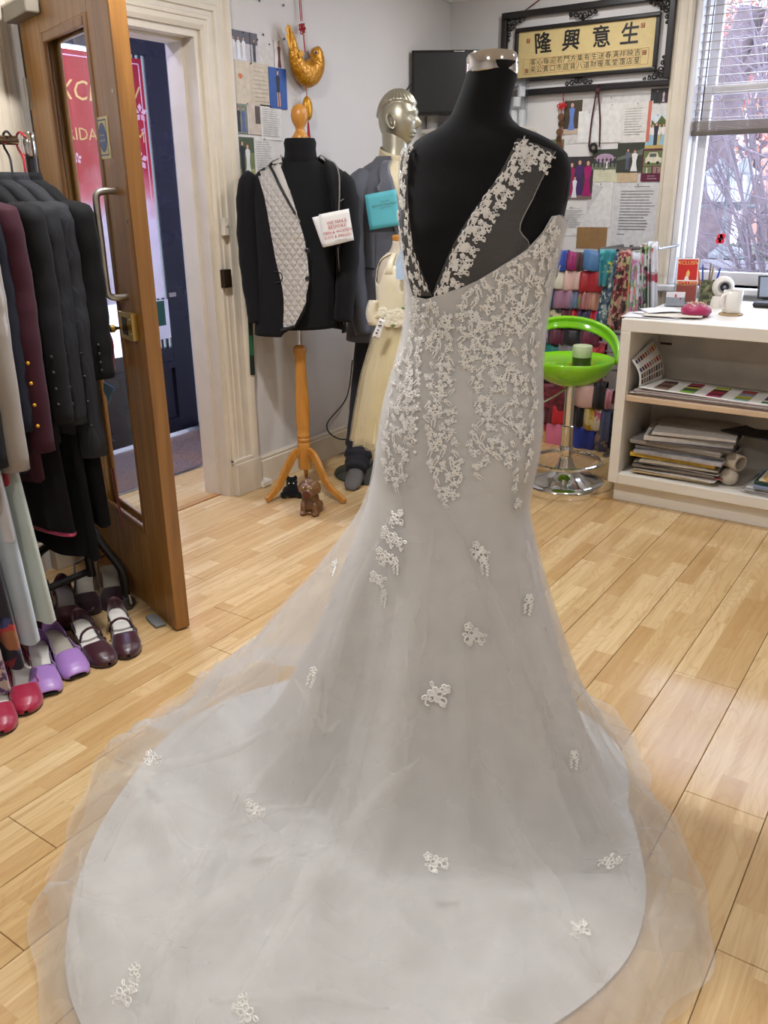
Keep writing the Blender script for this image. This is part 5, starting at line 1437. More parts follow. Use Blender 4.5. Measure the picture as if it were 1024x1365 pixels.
# ================================================================== little figures at the foot of the stand
dg = PZ(414, 684)
lt_ = thing('lion_figurine', 'small brown glazed lion dog figurine on the floor by the tripod stand', 'figurine', tuple(dg))
LM = frame(dg, RH * .985 - NH * .17, zdir=(0, 0, 1))      # faces the camera (-y)
m = MB()
m.bx(-.045, .045, -.03, .05, 0, .012, LM)
for c_, r_ in (((0, .012, .065), (.043, .042, .055)), ((0, .0, .05), (.034, .04, .04)), ((0, -.008, .125), (.046, .040, .038)), ((0, -.03, .112), (.033, .028, .026)), ((-.028, -.022, .03), (.015, .017, .03)), ((.030, -.022, .03), (.015, .017, .032)), ((-.028, -.032, .010), (.017, .02, .011)), ((.032, -.034, .010), (.018, .022, .012)), ((-.036, .03, .03), (.02, .03, .028)), ((.036, .03, .03), (.02, .03, .028)), ((0, .06, .06), (.015, .016, .035))):
    m.ball(c_, r_, 16, 10, LM)
for i in range(11):
    a = -1.9 + 3.8 * i / 10; m.ball((.045 * math.sin(a), .0, .128 + .035 * math.cos(a)), .0135, 8, 6, LM)
M_GLAZE = mat('brown_glaze', S(112, 78, 46), .3, 0, .45, 45, .3, 90)
m.build('body', M_GLAZE, lt_, smooth=180, remesh=.0035)
m = MB(); m.lathe([(.018, 0), (.019, .003), (.006, .002)], 16, LM @ Matrix.Translation((0, -.0555, .112)) @ Matrix.Rotation(PI / 2, 4, 'X')); m.build('mouth', mat('dark_red_glaze', S(84, 36, 28), .35), lt_)
for sx in (-1, 1): MB().ball((sx * .018, -.043, .14), .006, 10, 6, LM).build('eye', M_BRASS, lt_)
sd_ = PZ(390, 662)
bt = thing('black_mascot_toy', 'small black plush figure sitting against the wall behind the tripod leg', 'toy', (sd_.x, sd_.y, 0))
m = MB()
for c_, r_ in (((0, 0, .032), (.05, .04, .032)), ((0, 0, .075), (.03, .028, .03)), ((-.02, 0, .10), (.01, .008, .014)), ((.02, 0, .10), (.01, .008, .014)), ((-.04, -.02, .018), (.02, .025, .018)), ((.04, -.02, .018), (.02, .025, .018))): m.ball(c_, r_, 14, 9, frame((sd_.x, sd_.y, 0), RH, zdir=(0, 0, 1)))
m.build('body', cloth('black_plush', S(14, 14, 16), .95, .2), bt, smooth=180, remesh=.004)
q = frame((sd_.x, sd_.y, 0), RH, zdir=(0, 0, 1)); MB().ball((-.012, -.026, .08), .004, 8, 6, q).ball((.012, -.026, .08), .004, 8, 6, q).build('eyes', M_WHITE, bt)
# power lead trailing down the wall behind the mannequins
single('power_cable', MB().tube(smoothpath([PX(470, 480, WX + .03), PX(462, 530, WX + .03), PX(436, 566, WX + .03), PX(452, 585, WX + .06), Vector((-2.78, 3.86, .1)), Vector((-2.70, 3.9, .006)), Vector((-2.60, 4.2, .006))], 50), .004, 7), M_BLACK, 'thin black power cable looping down the wall behind the mannequin', 'cable', (-2.70, 3.9, 0))
coil = []
for i in range(90):
    a = i * .42; r_ = .07 + .02 * math.sin(i * .9); coil.append(rn(.10 + r_ * 1.1 * math.cos(a), 4.30 + r_ * .5 * math.sin(a), .19 + .035 * math.sin(i * .37)))
single('cable_coil', MB().tube(coil, .003, 6), M_BLACK, 'tangled coil of black cable under the cream dress hem', 'cable', tuple(rn(.1, 4.3, .14)))
# ================================================================== pictures, letters and charms on the walls
GREENS = (S(70, 92, 48), S(104, 124, 70)); 
def ink(c): return mat('print_%d_%d_%d' % c, S(*c), .5, 0, .12, 40)
class Print:
    """Flat print on a card: shapes in card units (0..1 across, 0..1 up), each colour one face set."""
    def __init__(s, o, ux, uz, w, h, nrm): s.o, s.ux, s.uz, s.w, s.h, s.n = Vector(o), Vector(ux), Vector(uz), w, h, Vector(nrm); s.mb = MB(); s.mats = []; s.k = 0
    def P(s, x, y, lift): return s.o + s.ux * (x * s.w) + s.uz * (y * s.h) + s.n * lift
    def col(s, c):
        m = ink(c)
        if m not in s.mats: s.mats.append(m)
        s.mb.mi = s.mats.index(m)
    def poly(s, c, pts):
        s.col(c); s.k += 1; L = .0006 + .00012 * s.k
        s.mb.add([s.P(x, y, L) for x, y in pts], [tuple(range(len(pts)))])
    def rect(s, c, x0, y0, x1, y1): s.poly(c, [(x0, y0), (x1, y0), (x1, y1), (x0, y1)])
    def disc(s, c, x, y, rx, ry, n=12): s.poly(c, [(x + rx * math.cos(2 * PI * i / n), y + ry * math.sin(2 * PI * i / n)) for i in range(n)])
    def person(s, x, y, h, top, bottom, hair=(60, 44, 36), long=True, wide=.16):
        w = wide * h * s.h / s.w
        skin = (206, 160, 134)
        if long: s.poly(bottom, [(x - w * .9, y), (x + w * .9, y), (x + w * .55, y + h * .30), (x + w * .45, y + h * .52), (x - w * .45, y + h * .52), (x - w * .55, y + h * .30)])
        else: s.rect(bottom, x - w * .55, y, x + w * .55, y + h * .5)
        s.poly(top, [(x - w * .5, y + h * .48), (x + w * .5, y + h * .48), (x + w * .75, y + h * .78), (x + w * .3, y + h * .84), (x - w * .3, y + h * .84), (x - w * .75, y + h * .78)])
        s.disc(hair, x, y + h * .92, w * .42, h * .08); s.disc(skin, x, y + h * .905, w * .30, h * .065)
    def lines(s, c, x0, x1, y1, y0, n, rag=.3):
        for i in range(n):
            y = y1 + (y0 - y1) * i / max(n - 1, 1); xe = x1 - random.random() * rag * (x1 - x0); s.rect(c, x0, y - .006, xe, y + .006)
    def done(s, parent): 
        if s.mb.f: s.mb.build('print', s.mats, parent, smooth=0)
def card(wall, name, label, px, cat, paper_col, draw, group=None, curl=0, off=.003, thick=.0012, tilt=0):
    """A card pinned on a wall: px is its box (x0, y0, x1, y1) in the photograph."""
    x0, y0, x1, y1 = px
    if wall == 'L':
        tl, br = PX(x0, y0, WX), PX(x1, y1, WX); trc = PX(x1, y0, WX)
        w = PX(x1, (y0 + y1) / 2, WX).y - PX(x0, (y0 + y1) / 2, WX).y; ux, nrm = Vector((0, 1, 0)), Vector((1, 0, 0)); c = PX((x0 + x1) / 2, (y0 + y1) / 2, WX)
        h = PX((x0 + x1) / 2, y0, WX).z - PX((x0 + x1) / 2, y1, WX).z
    else:
        w = PY(x1, (y0 + y1) / 2, WY).x - PY(x0, (y0 + y1) / 2, WY).x; ux, nrm = Vector((1, 0, 0)), Vector((0, -1, 0)); c = PY((x0 + x1) / 2, (y0 + y1) / 2, WY)
        h = PY((x0 + x1) / 2, y0, WY).z - PY((x0 + x1) / 2, y1, WY).z
    uz = Vector((0, 0, 1))
    if tilt: ux, uz = ux * math.cos(tilt) + uz * math.sin(tilt), uz * math.cos(tilt) - ux * math.sin(tilt)
    o = c - ux * (w / 2) - uz * (h / 2) + nrm * off
    t = thing(name, label, cat, tuple(c - uz * (h / 2) + nrm * off), group)
    m = MB(); a = [o, o + ux * w, o + ux * w + uz * h, o + uz * h]
    m.add(a + [q - nrm * thick for q in a], [(0, 1, 2, 3), (7, 6, 5, 4), (0, 4, 5, 1), (1, 5, 6, 2), (2, 6, 7, 3), (3, 7, 4, 0)]); m.build('card', ink(paper_col), t, smooth=0)
    p = Print(o, ux, uz, w, h, nrm); draw(p); p.done(t)
    pin = MB(); pin.ball(o + ux * (w / 2) + uz * (h * .96) + nrm * .003, .003, 8, 6); pin.build('pin', ink((70, 80, 96)), t)
    return t
Wt = (222, 219, 214); Cr = (206, 192, 170)
def bridal_row(p):
    p.rect((196, 192, 196), .0, 0, 1, 1); p.rect((92, 88, 96), .0, .62, 1, 1)
    for x in (.12, .3, .48): p.person(x, .08, .74, (232, 232, 236), (226, 228, 236), (80, 60, 50))
    p.rect((60, 58, 66), .72, .0, .74, 1); p.person(.86, .08, .74, (60, 60, 70), (50, 50, 60), long=False)
def heart_letter(p): p.rect((200, 186, 166), .48, 0, .485, 1); p.poly((208, 110, 60), [(.16, .66), (.2, .58), (.24, .58), (.28, .66), (.24, .70), (.2, .70)]); p.lines((176, 164, 150), .55, .95, .9, .1, 9)
def blue_portrait(p): p.rect((40, 84, 160), 0, 0, 1, 1); p.person(.5, .06, .9, (24, 22, 28), (24, 22, 28), long=False, wide=.13); p.rect((206, 160, 134), .42, .05, .49, .4); p.rect((206, 160, 134), .53, .05, .6, .4)
def slim_portrait(p): p.rect((226, 222, 218), 0, 0, 1, 1); p.person(.5, .04, .9, (120, 70, 66), (110, 60, 62), (90, 60, 44), wide=.14)
def two_photos(p):
    p.rect((120, 128, 110), 0, .0, .48, 1); p.person(.14, .06, .8, (34, 36, 44), (34, 36, 44), long=False); p.person(.32, .06, .8, (84, 96, 150), (84, 96, 150)); p.rect((206, 190, 176), .52, .0, 1, 1); p.rect((90, 76, 72), .78, .35, .98, .92)
def wedding_pair(p): p.rect((116, 128, 84), 0, 0, 1, 1); p.rect((70, 84, 56), 0, .62, 1, 1); p.rect((160, 166, 112), 0, 0, 1, .22); p.person(.34, .08, .84, (22, 22, 26), (22, 22, 26), long=False); p.person(.62, .06, .78, (226, 222, 218), (226, 222, 218), (120, 70, 44))
def letter(p): p.lines((150, 146, 144), .1, .92, .88, .12, 13)
def typed(p): p.lines((130, 130, 134), .42, .78, .93, .93, 1); p.lines((120, 120, 124), .14, .9, .86, .28, 14); p.lines((120, 120, 124), .12, .3, .2, .2, 1)
G1 = 'thank-you photographs on the left wall'
card('L', 'thank_you_letter', 'plain white card behind the narrow portrait on the left wall', (342, 58, 376, 92), 'letter', (208, 202, 196), lambda p: None, G1, off=.002)
card('L', 'photograph', 'group photograph of people in white, topmost by the door surround', (306, 42, 343, 84), 'photograph', Wt, bridal_row, G1)
card('L', 'greeting_card', 'beige open greeting card with a small orange print by the door', (309, 83, 360, 140), 'card', Cr, heart_letter, G1, off=.004)
card('L', 'photograph', 'narrow portrait of a figure in dark red above the blue photograph', (365, 54, 377, 92), 'photograph', Wt, slim_portrait, G1, off=.0045)
card('L', 'photograph', 'bright blue photograph of a figure in a short black dress', (358, 91, 381, 145), 'photograph', (40, 84, 160), blue_portrait, G1, off=.006)
card('L', 'photograph', 'folded double photograph card with a couple outdoors under the beige card', (313, 137, 347, 179), 'photograph', Wt, two_photos, G1)
card('L', 'thank_you_letter', 'white handwritten letter beside the double photograph card', (347, 141, 375, 187), 'letter', Wt, letter, G1, off=.004)
card('L', 'photograph', 'photograph of a bride and groom on grass beside the door surround', (315, 183, 339, 237), 'photograph', Wt, wedding_pair, G1)
card('L', 'thank_you_letter', 'white handwritten letter above the quilted jacket shoulder', (339, 184, 366, 232), 'letter', Wt, letter, G1, off=.002)
# loose pins where other notes hung
for i, (x, y) in enumerate([(307, 38), (343, 52), (351, 45), (346, 0), (378, 6), (379, 51), (381, 113)]):
    q = PX(x, y + 1, WX + .004); single('drawing_pin', MB().ball(q, .005, 8, 6), ink((92, 100, 116)), ('small grey pin left of the group photograph corner', 'small grey pin right of the group photograph corner', 'small grey pin just right of its twin near the group photograph', 'small grey pin topmost on the bare wall by the door', 'small grey pin high on the wall left of the red cord', 'small grey pin between the narrow portrait and the carp', 'small grey pin at the edge of the blue photograph')[i], 'pin', tuple(q), 'loose drawing pins')
# near the rack, left of the doorway
def collage(p): p.rect((60, 40, 38), 0, 0, 1, 1); p.rect((200, 196, 190), .1, .55, .9, .95); p.person(.3, .1, .8, (200, 60, 70), (180, 50, 60)); p.person(.65, .1, .8, (220, 200, 190), (220, 200, 190))
def stripes(p):
    p.rect((196, 150, 110), 0, 0, 1, .45); p.rect((210, 206, 200), 0, .45, 1, 1)
    for i in range(7): p.poly((70, 40, 36), [(.08 + i * .13, .35), (.12 + i * .13, .35), (.15 + i * .13, .95), (.11 + i * .13, .95)])
def gold(p): p.rect((140, 110, 60), 0, 0, 1, 1); p.lines((96, 70, 40), .1, .9, .9, .2, 6)
G2 = 'photographs left of the doorway'
card('L', 'photograph', 'dark photograph high on the wall left of the doorway', (-14, 24, 10, 80), 'photograph', Wt, collage, G2)
card('L', 'photograph', 'photograph with striped dark figures left of the doorway', (-8, 86, 20, 150), 'photograph', Wt, stripes, G2)
card('L', 'photograph', 'golden brown photograph lowest on the wall above the clothes rail', (-4, 152, 22, 182), 'photograph', Wt, gold, G2)
# right of the corner
G3 = 'thank-you photographs on the window wall'
def blue_dress(p): p.rect((72, 60, 46), 0, 0, 1, 1); p.rect((190, 170, 150), 0, 0, 1, .16); p.person(.45, .12, .8, (104, 130, 196), (100, 128, 196), (190, 180, 170))
def maroons(p):
    p.rect((58, 50, 56), 0, 0, 1, 1); p.rect((120, 100, 96), 0, 0, 1, .14)
    p.person(.22, .1, .78, (150, 30, 90), (146, 28, 88)); p.person(.5, .1, .84, (70, 40, 96), (62, 36, 90)); p.person(.8, .08, .84, (160, 20, 100), (150, 18, 96)); p.person(.36, .04, .5, (222, 222, 226), (222, 222, 226), (120, 80, 60))
def field_group(p):
    p.rect((112, 128, 78), 0, 0, 1, 1); p.rect((206, 214, 220), 0, .72, 1, 1); p.poly((86, 100, 54), [(0, .6), (.2, .85), (.45, .7), (.7, .95), (1, .75), (1, .4), (0, .4)]); p.rect((186, 160, 96), 0, 0, 1, .2)
    for x, c in ((.14, (140, 186, 206)), (.32, (150, 190, 210)), (.66, (196, 180, 130)), (.85, (140, 186, 206))): p.person(x, .1, .62, (226, 220, 214), c)
    p.person(.5, .1, .66, (44, 46, 58), (44, 46, 58), long=False)
def old_car(p):
    p.rect((92, 20, 54), 0, 0, 1, 1); p.rect((104, 116, 70), .06, .48, .94, .95); p.poly((212, 206, 184), [(.14, .58), (.86, .58), (.86, .72), (.72, .76), (.66, .9), (.3, .9), (.2, .76), (.14, .72)]); p.disc((40, 40, 40), .3, .58, .07, .05); p.disc((40, 40, 40), .7, .58, .07, .05); p.rect((90, 96, 90), .32, .76, .62, .87)
    p.rect((110, 126, 80), .06, .26, .46, .46); p.rect((150, 120, 110), .52, .26, .94, .46); p.person(.25, .27, .18, (220, 216, 210), (220, 216, 210)); p.person(.7, .27, .18, (60, 40, 60), (60, 40, 60)); p.lines((220, 190, 200), .3, .75, .17, .09, 2)
def dark_pair(p): p.rect((40, 40, 40), 0, 0, 1, 1); p.person(.35, .05, .85, (24, 24, 28), (24, 24, 28), long=False); p.person(.7, .05, .75, (196, 170, 184), (196, 170, 184))
def crowd(p):
    p.rect((58, 64, 52), 0, 0, 1, 1); p.rect((110, 116, 96), 0, 0, 1, .3); p.disc((176, 150, 176), .5, .55, .36, .24)
    for i in range(6): p.person(.1 + .16 * i, .12, .5, (60, 56, 66), (54, 52, 60), long=False)
    p.person(.6, .06, .4, (226, 224, 226), (226, 224, 226))
def bride_stair(p): p.rect((54, 58, 48), 0, 0, 1, 1); p.poly((96, 104, 90), [(0, .5), (1, .8), (1, .6), (0, .4)]); p.person(.4, .1, .7, (96, 100, 116), (84, 88, 104), long=False); p.person(.66, .04, .72, (228, 226, 226), (228, 226, 226), (110, 80, 60), wide=.2)
def tagcard(p): p.lines((150, 150, 120), .3, .75, .7, .3, 4)
def pinkletter(p): p.rect((196, 110, 92), .86, 0, .97, 1); p.lines((150, 148, 146), .1, .78, .84, .2, 11)
card('B', 'thank_you_letter', 'broad blank sheet behind the photographs under the calligraphy frame', (756, 128, 870, 190), 'letter', (206, 202, 198), lambda p: None, G3, off=.002)
card('B', 'photograph', 'photograph of a figure in a pale blue dress beside the coin charm', (752, 134, 776, 179), 'photograph', Wt, blue_dress, G3, off=.004)
card('B', 'greeting_card', 'blank white card beside the pale blue dress photograph', (771, 148, 800, 190), 'card', (224, 222, 219), lambda p: None, G3, off=.005)
card('B', 'greeting_card', 'blank white inside page of the open card behind the red cord', (800, 138, 830, 190), 'card', (220, 217, 212), lambda p: p.rect((206, 202, 198), .97, 0, 1, 1), G3, off=.006)
card('B', 'thank_you_letter', 'handwritten letter with a salmon edge under the frame corner', (829, 136, 869, 190), 'letter', (216, 212, 206), pinkletter, G3, off=.007)
card('B', 'photograph', 'dark photograph tucked under the frame by the window', (868, 118, 893, 137), 'photograph', Wt, dark_pair, G3, off=.005)
card('B', 'greeting_card', 'narrow white card just above the countryside photograph', (867, 138, 891, 152), 'card', (214, 212, 208), lambda p: p.lines((170, 168, 166), .1, .9, .6, .4, 2), G3, off=.004)
card('B', 'photograph', 'countryside photograph of people in pale blue dresses by the window', (862, 152, 889, 198), 'photograph', Wt, field_group, G3, off=.006)
card('B', 'thank_you_card', 'maroon card with a vintage car picture beside the window trim', (856, 199, 886, 242), 'card', (92, 20, 54), old_car, G3, off=.007)
card('B', 'photograph', 'photograph of a wedding crowd below the black pendant', (790, 199, 824, 226), 'photograph', Wt, crowd, G3, off=.005)
card('B', 'photograph', 'photograph of a bride in white on dark steps', (823, 190, 859, 230), 'photograph', Wt, bride_stair, G3, off=.006)
card('B', 'name_tag', 'cream thank-you tag under the wedding crowd photograph', (788, 226, 823, 243), 'tag', (206, 204, 176), tagcard, G3, off=.004)
card('B', 'name_tag', 'tan thank-you tag under the bride photograph', (823, 229, 850, 243), 'tag', (196, 172, 140), tagcard, G3, off=.005)
card('B', 'photograph', 'photograph of people in magenta and purple gowns with a child', (754, 209, 791, 266), 'photograph', Wt, maroons, G3, off=.005)
card('B', 'thank_you_letter', 'typed letter lowest at left beside the gown', (740, 275, 782, 314), 'letter', (214, 212, 208), typed, G3, off=.003)
card('B', 'thank_you_letter', 'blank white sheet with pins above the brown envelope', (783, 243, 816, 303), 'letter', (216, 214, 211), lambda p: p.poly((196, 194, 194), [(0, .3), (.6, .9), (0, 1)]), G3, off=.004)
card('B', 'thank_you_letter', 'large typed letter pinned beside the window trim above the scarves', (817, 243, 878, 330), 'letter', (206, 205, 204), typed, G3, off=.003)
card('B', 'brown_envelope', 'small brown kraft envelope pinned above the scarf rack', (769, 303, 809, 331), 'envelope', (146, 112, 70), lambda p: p.lines((128, 98, 60), .4, .9, .75, .45, 3), G3, off=.005)
card('B', 'greeting_card', 'olive green card half hidden behind the gown shoulder', (728, 186, 752, 206), 'card', (120, 124, 92), lambda p: None, G3, off=.003)

# ---- calligraphy in a carved double frame
def wl(x, z, d=0): return Vector((x, WY - d, z))
fx0, fx1, fz0, fz1 = -2.588, -1.585, 1.955, 2.395
ax0, ax1, az0, az1 = -2.481, -1.684, 2.052, 2.288
cf_ = thing('calligraphy_frame', 'black carved wooden frame with gold Chinese calligraphy panel', 'framed picture', tuple(wl((fx0 + fx1) / 2, fz0)))
M_EBON = mat('ebonised_wood', S(22, 18, 18), .38, 0, .2, 20)
def fbar(x0, x1, z0, z1, d0=.004, d1=.04, nm='outer_rail'): return MB().bx(x0, x1, WY - d1, WY - d0, z0, z1).build(nm, M_EBON, cf_, smooth=0, bevel=.005)
b = .034
fbar(fx0, fx1, fz1 - b, fz1); fbar(fx0, fx1, fz0, fz0 + b); fbar(fx0, fx0 + b, fz0 + b, fz1 - b); fbar(fx1 - b, fx1, fz0 + b, fz1 - b)
b2 = .022
for q in ((ax0 - b2, ax1 + b2, az1, az1 + b2), (ax0 - b2, ax1 + b2, az0 - b2, az0), (ax0 - b2, ax0, az0, az1), (ax1, ax1 + b2, az0, az1)): fbar(*q, d0=.006, d1=.032, nm='inner_rail')
MB().bx(ax0, ax1, WY - .018, WY - .008, az0, az1).build('panel', mat('gold_silk', S(206, 184, 128), .55, 0, .05, 40), cf_, smooth=0)
def scrollwork(cx, cz, sx, sz, s):
    m = MB(); dd = .022
    def sp(x0, z0, r, turns, a0, sg):
        pts = []
        for i in range(16):
            t = i / 15; a = a0 + sg * turns * 2 * PI * t; q = r * (1 - .75 * t)
            pts.append(wl(cx + sx * (x0 + q * math.cos(a)) * s, cz + sz * (z0 + q * math.sin(a)) * s, dd))
        m.tube(pts, .0042, 6)
    for (x0, z0, r, a0, sg) in ((.02, .02, .02, 0, 1), (.055, .018, .018, 2, -1), (.018, .055, .018, 5, 1), (.09, .012, .014, 1, 1), (.012, .09, .014, 3, -1), (.12, .008, .01, 2, 1), (.008, .12, .01, 0, 1), (.045, .045, .014, 1, -1)): sp(x0, z0, r, 1.2, a0, sg)
    m.build('carved_corner', M_EBON, cf_)
for sx, sz, x, z in ((1, 1, fx0 + b, fz0 + b), (-1, 1, fx1 - b, fz0 + b), (1, -1, fx0 + b, fz1 - b), (-1, -1, fx1 - b, fz1 - b)): scrollwork(x, z, sx, sz, .86)
def crest(cz, sz):
    m = MB(); cx = (fx0 + fx1) / 2 - .01
    for x0, z0, r in ((-.07, .012, .012), (-.04, .016, .016), (-.012, .024, .018), (.012, .024, .018), (.04, .016, .016), (.07, .012, .012), (0, .036, .012)):
        for sg in (1, -1):
            m.tube([wl(cx + x0 + r * (1 - .7 * t) * math.cos(sg * 7 * t), cz + sz * (z0 + r * (1 - .7 * t) * math.sin(7 * t)), .022) for t in np.linspace(0, 1, 14)], .004, 6)
    m.build('carved_crest', M_EBON, cf_)
crest(az1 + b2 + .05, -1); crest(fz0 + b, 1)
M_INK = mat('sumi_ink', S(18, 16, 16), .5); M_VERM = mat('vermilion', S(150, 50, 34), .5)
def ftext(tx, sz, x, z, ma, nm='lettering', bold=0): return wall_text(tx, sz, wl(x, z, .0183), (1, 0, 0), (0, 0, 1), ma, nm, cf_, off=.0006, bold=bold)
aw, ah = ax1 - ax0, az1 - az0
def brush(ch, x, z):
    vs, fs = text_mb(ch, .108); m = MB()
    for i, (dx, dz) in enumerate(((0, 0), (.0022, .0012), (-.0018, -.0012), (.0012, -.0022), (-.001, .0022))): m.add([wl(x + dx + v.x + .12 * v.y * (-1 if ch in '隆意' else .6), z + dz + v.y * 1.04, .0186 + .00012 * i) for v in vs], fs)
    m.build('brush_character', M_INK, cf_, smooth=0)
for ch, u in zip('隆興意生', (.19, .405, .625, .825)): brush(ch, ax0 + aw * u, az0 + ah * .69)
row1, row2 = '客心每迎若門方集有生送春满祥映吉', '来公賓口市庭貨八道財暖風堂霭店星'
gx0, gx1, gz0, gz1 = ax0 + aw * .045, ax0 + aw * .965, az0 + ah * .07, az0 + ah * .40
cw = (gx1 - gx0) / 18
for i in range(16):
    ftext(row1[i], .036, gx0 + cw * (i + 1.5), gz0 + (gz1 - gz0) * .75, M_INK, 'small_character'); ftext(row2[i], .036, gx0 + cw * (i + 1.5), gz0 + (gz1 - gz0) * .25, M_INK, 'small_character')
gl = MB()
for i in range(19):
    if i in (0, 18) or 1 <= i <= 17: gl.bx(gx0 + cw * i - .0007, gx0 + cw * i + .0007, WY - .0188, WY - .0181, gz0, gz1)
for z in (gz0, (gz0 + gz1) / 2, gz1):
    a_, b_ = (gx0, gx1) if z != (gz0 + gz1) / 2 else (gx0 + cw, gx1 - cw)
    gl.bx(a_, b_, WY - .0188, WY - .0181, z - .0007, z + .0007)
gl.build('red_ruling', M_VERM, cf_, smooth=0)
for x, z in ((.075, .80), (.91, .86), (.072, .15), (.935, .31)):
    sm_ = MB(); cx, cz = ax0 + aw * x, az0 + ah * z; s = .011
    for q in ((-s, s, s - .003, s), (-s, s, -s, -s + .003), (-s, -s + .003, -s, s), (s - .003, s, -s, s), (-.004, -.001, -s, s), (.003, .006, -s, .004), (-s, s, -.001, .002)): sm_.bx(cx + q[0], cx + q[1], WY - .019, WY - .0181, cz + q[2], cz + q[3])
    sm_.build('seal_stamp', M_VERM, cf_, smooth=0)
single('picture_cord', MB().tube([wl(fx0 + .13, fz1, .012), wl(fx0 + .33, fz1 + .105, .008), wl(fx1 - .33, fz1 + .105, .008), wl(fx1 - .13, fz1, .012)], .003, 6), mat('dark_red_cord', S(112, 24, 44), .7), 'dark red cord from which the calligraphy frame hangs', 'cord', tuple(wl(-2.0, fz1 + .1)))

# ---- golden carp charm
fy = PX(408, 75, WX + .05).y
M_GOLD = mat('gold_lacquer', S(206, 146, 28), .3, .35, .25, 30); M_SILKRED = mat('red_silk_cord', S(166, 22, 40), .6)
fp = lambda x, y, d=.045: PX(x, y, WX + d)
ch_ = thing('carp_charm', 'golden leaping carp hung on a red knotted cord on the left wall', 'wall charm', tuple(fp(408, 188)))
ctr = [(385, 34), (389, 48), (391, 62), (394, 78), (400, 92), (409, 99), (417, 95), (422, 84), (422, 72), (420, 64)]
rad = [.005, .016, .026, .038, .052, .060, .058, .050, .040, .026]
P = smoothpath([fp(x, y) for x, y in ctr], 40); rr = np.interp(np.linspace(0, 1, 40), np.linspace(0, 1, 10), rad)
m = MB(); rgs = []
for i, p in enumerate(P):
    t_ = (P[min(i + 1, 39)] - P[max(i - 1, 0)]).normalized(); a_ = Vector((1, 0, 0)); b_ = t_.cross(a_).normalized()
    rgs.append([p + b_ * (rr[i] * math.cos(2 * PI * j / 18)) + a_ * (.72 * rr[i] * math.sin(2 * PI * j / 18)) for j in range(18)])
m.rings(rgs); fish_bvh = m.bvh()
def scales():
    mm = bpy.data.materials.new('gold_scales'); t = NT(mm); v = t.pos((1, 1, 1))
    vo = t.new('ShaderNodeTexVoronoi', Scale=85.0); t.link(v, vo.inputs['Vector'])
    t.link(t.ramp(vo.outputs['Distance'], [(0, S(226, 168, 44)), (.7, S(178, 116, 18))]), t.b.inputs['Base Color']); t.b.inputs['Metallic'].default_value = .35; t.b.inputs['Roughness'].default_value = .32
    t.bump(vo.outputs['Distance'], .5, .004); return mm
m.build('fish_body', scales(), ch_, smooth=180)
for q in ([(385, 34), (383, 30), (381, 40), (386, 52)], [(386, 48), (381, 44), (384, 62), (389, 70)]):
    MB().add([fp(x, y, .04) for x, y in q] + [fp(x, y, .052) for x, y in q], [(0, 1, 2, 3), (7, 6, 5, 4), (0, 4, 5, 1), (1, 5, 6, 2), (2, 6, 7, 3), (3, 7, 4, 0)]).build('tail_fin', M_GOLD, ch_, bevel=.003)
for q in ([(416, 100), (425, 106), (427, 96), (421, 90)], [(402, 66), (406, 74), (399, 78), (397, 70)]):
    MB().add([fp(x, y, .045) for x, y in q] + [fp(x, y, .075) for x, y in q], [(0, 1, 2, 3), (7, 6, 5, 4), (0, 4, 5, 1), (1, 5, 6, 2), (2, 6, 7, 3), (3, 7, 4, 0)]).build('fin', M_GOLD, ch_, bevel=.003)
e = fp(421, 70, .066); MB().ball(e, .008, 12, 8).build('eye_white', M_WHITE, ch_); MB().ball(e + Vector((.004, -.003, 0)), .0055, 10, 7).build('pupil', M_BLACK, ch_)
MB().tube(smoothpath([fp(411, 73, .068), fp(416, 80, .076), fp(421, 87, .072), fp(426, 91, .062)], 14), .0015, 6).build('gill_line', M_BLACK, ch_)
MB().tube([fp(398, -14, .02), fp(401, 28, .02)], .0022, 6).tube([fp(400, -14, .022), fp(403, 28, .022)], .0022, 6).build('cord', M_SILKRED, ch_)
kn_ = MB(); kc = fp(403, 38, .03)
for i in range(7):
    a = 2 * PI * i / 7; r_ = .018 + .008 * (i % 2)
    kn_.tube([kc + Vector((.004 * math.sin(3 * t), (.012 + r_ * .5 * math.cos(t)) * math.cos(a) - r_ * .35 * math.sin(t) * math.sin(a), (.012 + r_ * .5 * math.cos(t)) * math.sin(a) + r_ * .35 * math.sin(t) * math.cos(a))) for t in np.linspace(0, 2 * PI, 13)[:-1]], .0028, 6, close=True)
kn_.build('endless_knot', M_SILKRED, ch_)
MB().tube([fp(405, 46, .03), fp(405, 52, .03), fp(407, 70, .05)], .003, 6).build('cord', M_SILKRED, ch_)
MB().tube([fp(409, 101, .045), fp(409, 130, .04)], .002, 6).build('cord', M_SILKRED, ch_)
MB().ball(fp(408.5, 118, .045), .0055, 10, 7).build('gold_bead', M_GOLD, ch_)
ig = MB(); q0, q1 = fp(409, 128, .045), fp(411, 160, .045); ig.rings([[q0.lerp(q1, t) + Vector((0, r_ * math.cos(a), 0)) + Vector((r_ * .7 * math.sin(a), 0, 0)) for a in np.linspace(0, 2 * PI, 17)[:-1]] for t, r_ in ((0, .006), (.12, .020), (.3, .029), (.6, .030), (.85, .024), (1, .010))]); ig.build('gold_ingot', M_GOLD, ch_, smooth=180)
ts_ = MB()
for i in range(14): a = i * .45; ts_.tube([fp(411, 160, .04), fp(411, 166, .04) + Vector((.004 * math.sin(a), .004 * math.cos(a), 0)), fp(412 , 192, .04) + Vector((.008 * math.sin(a), .010 * math.cos(a), 0))], .0016, 4)
ts_.build('tassel', M_SILKRED, ch_)
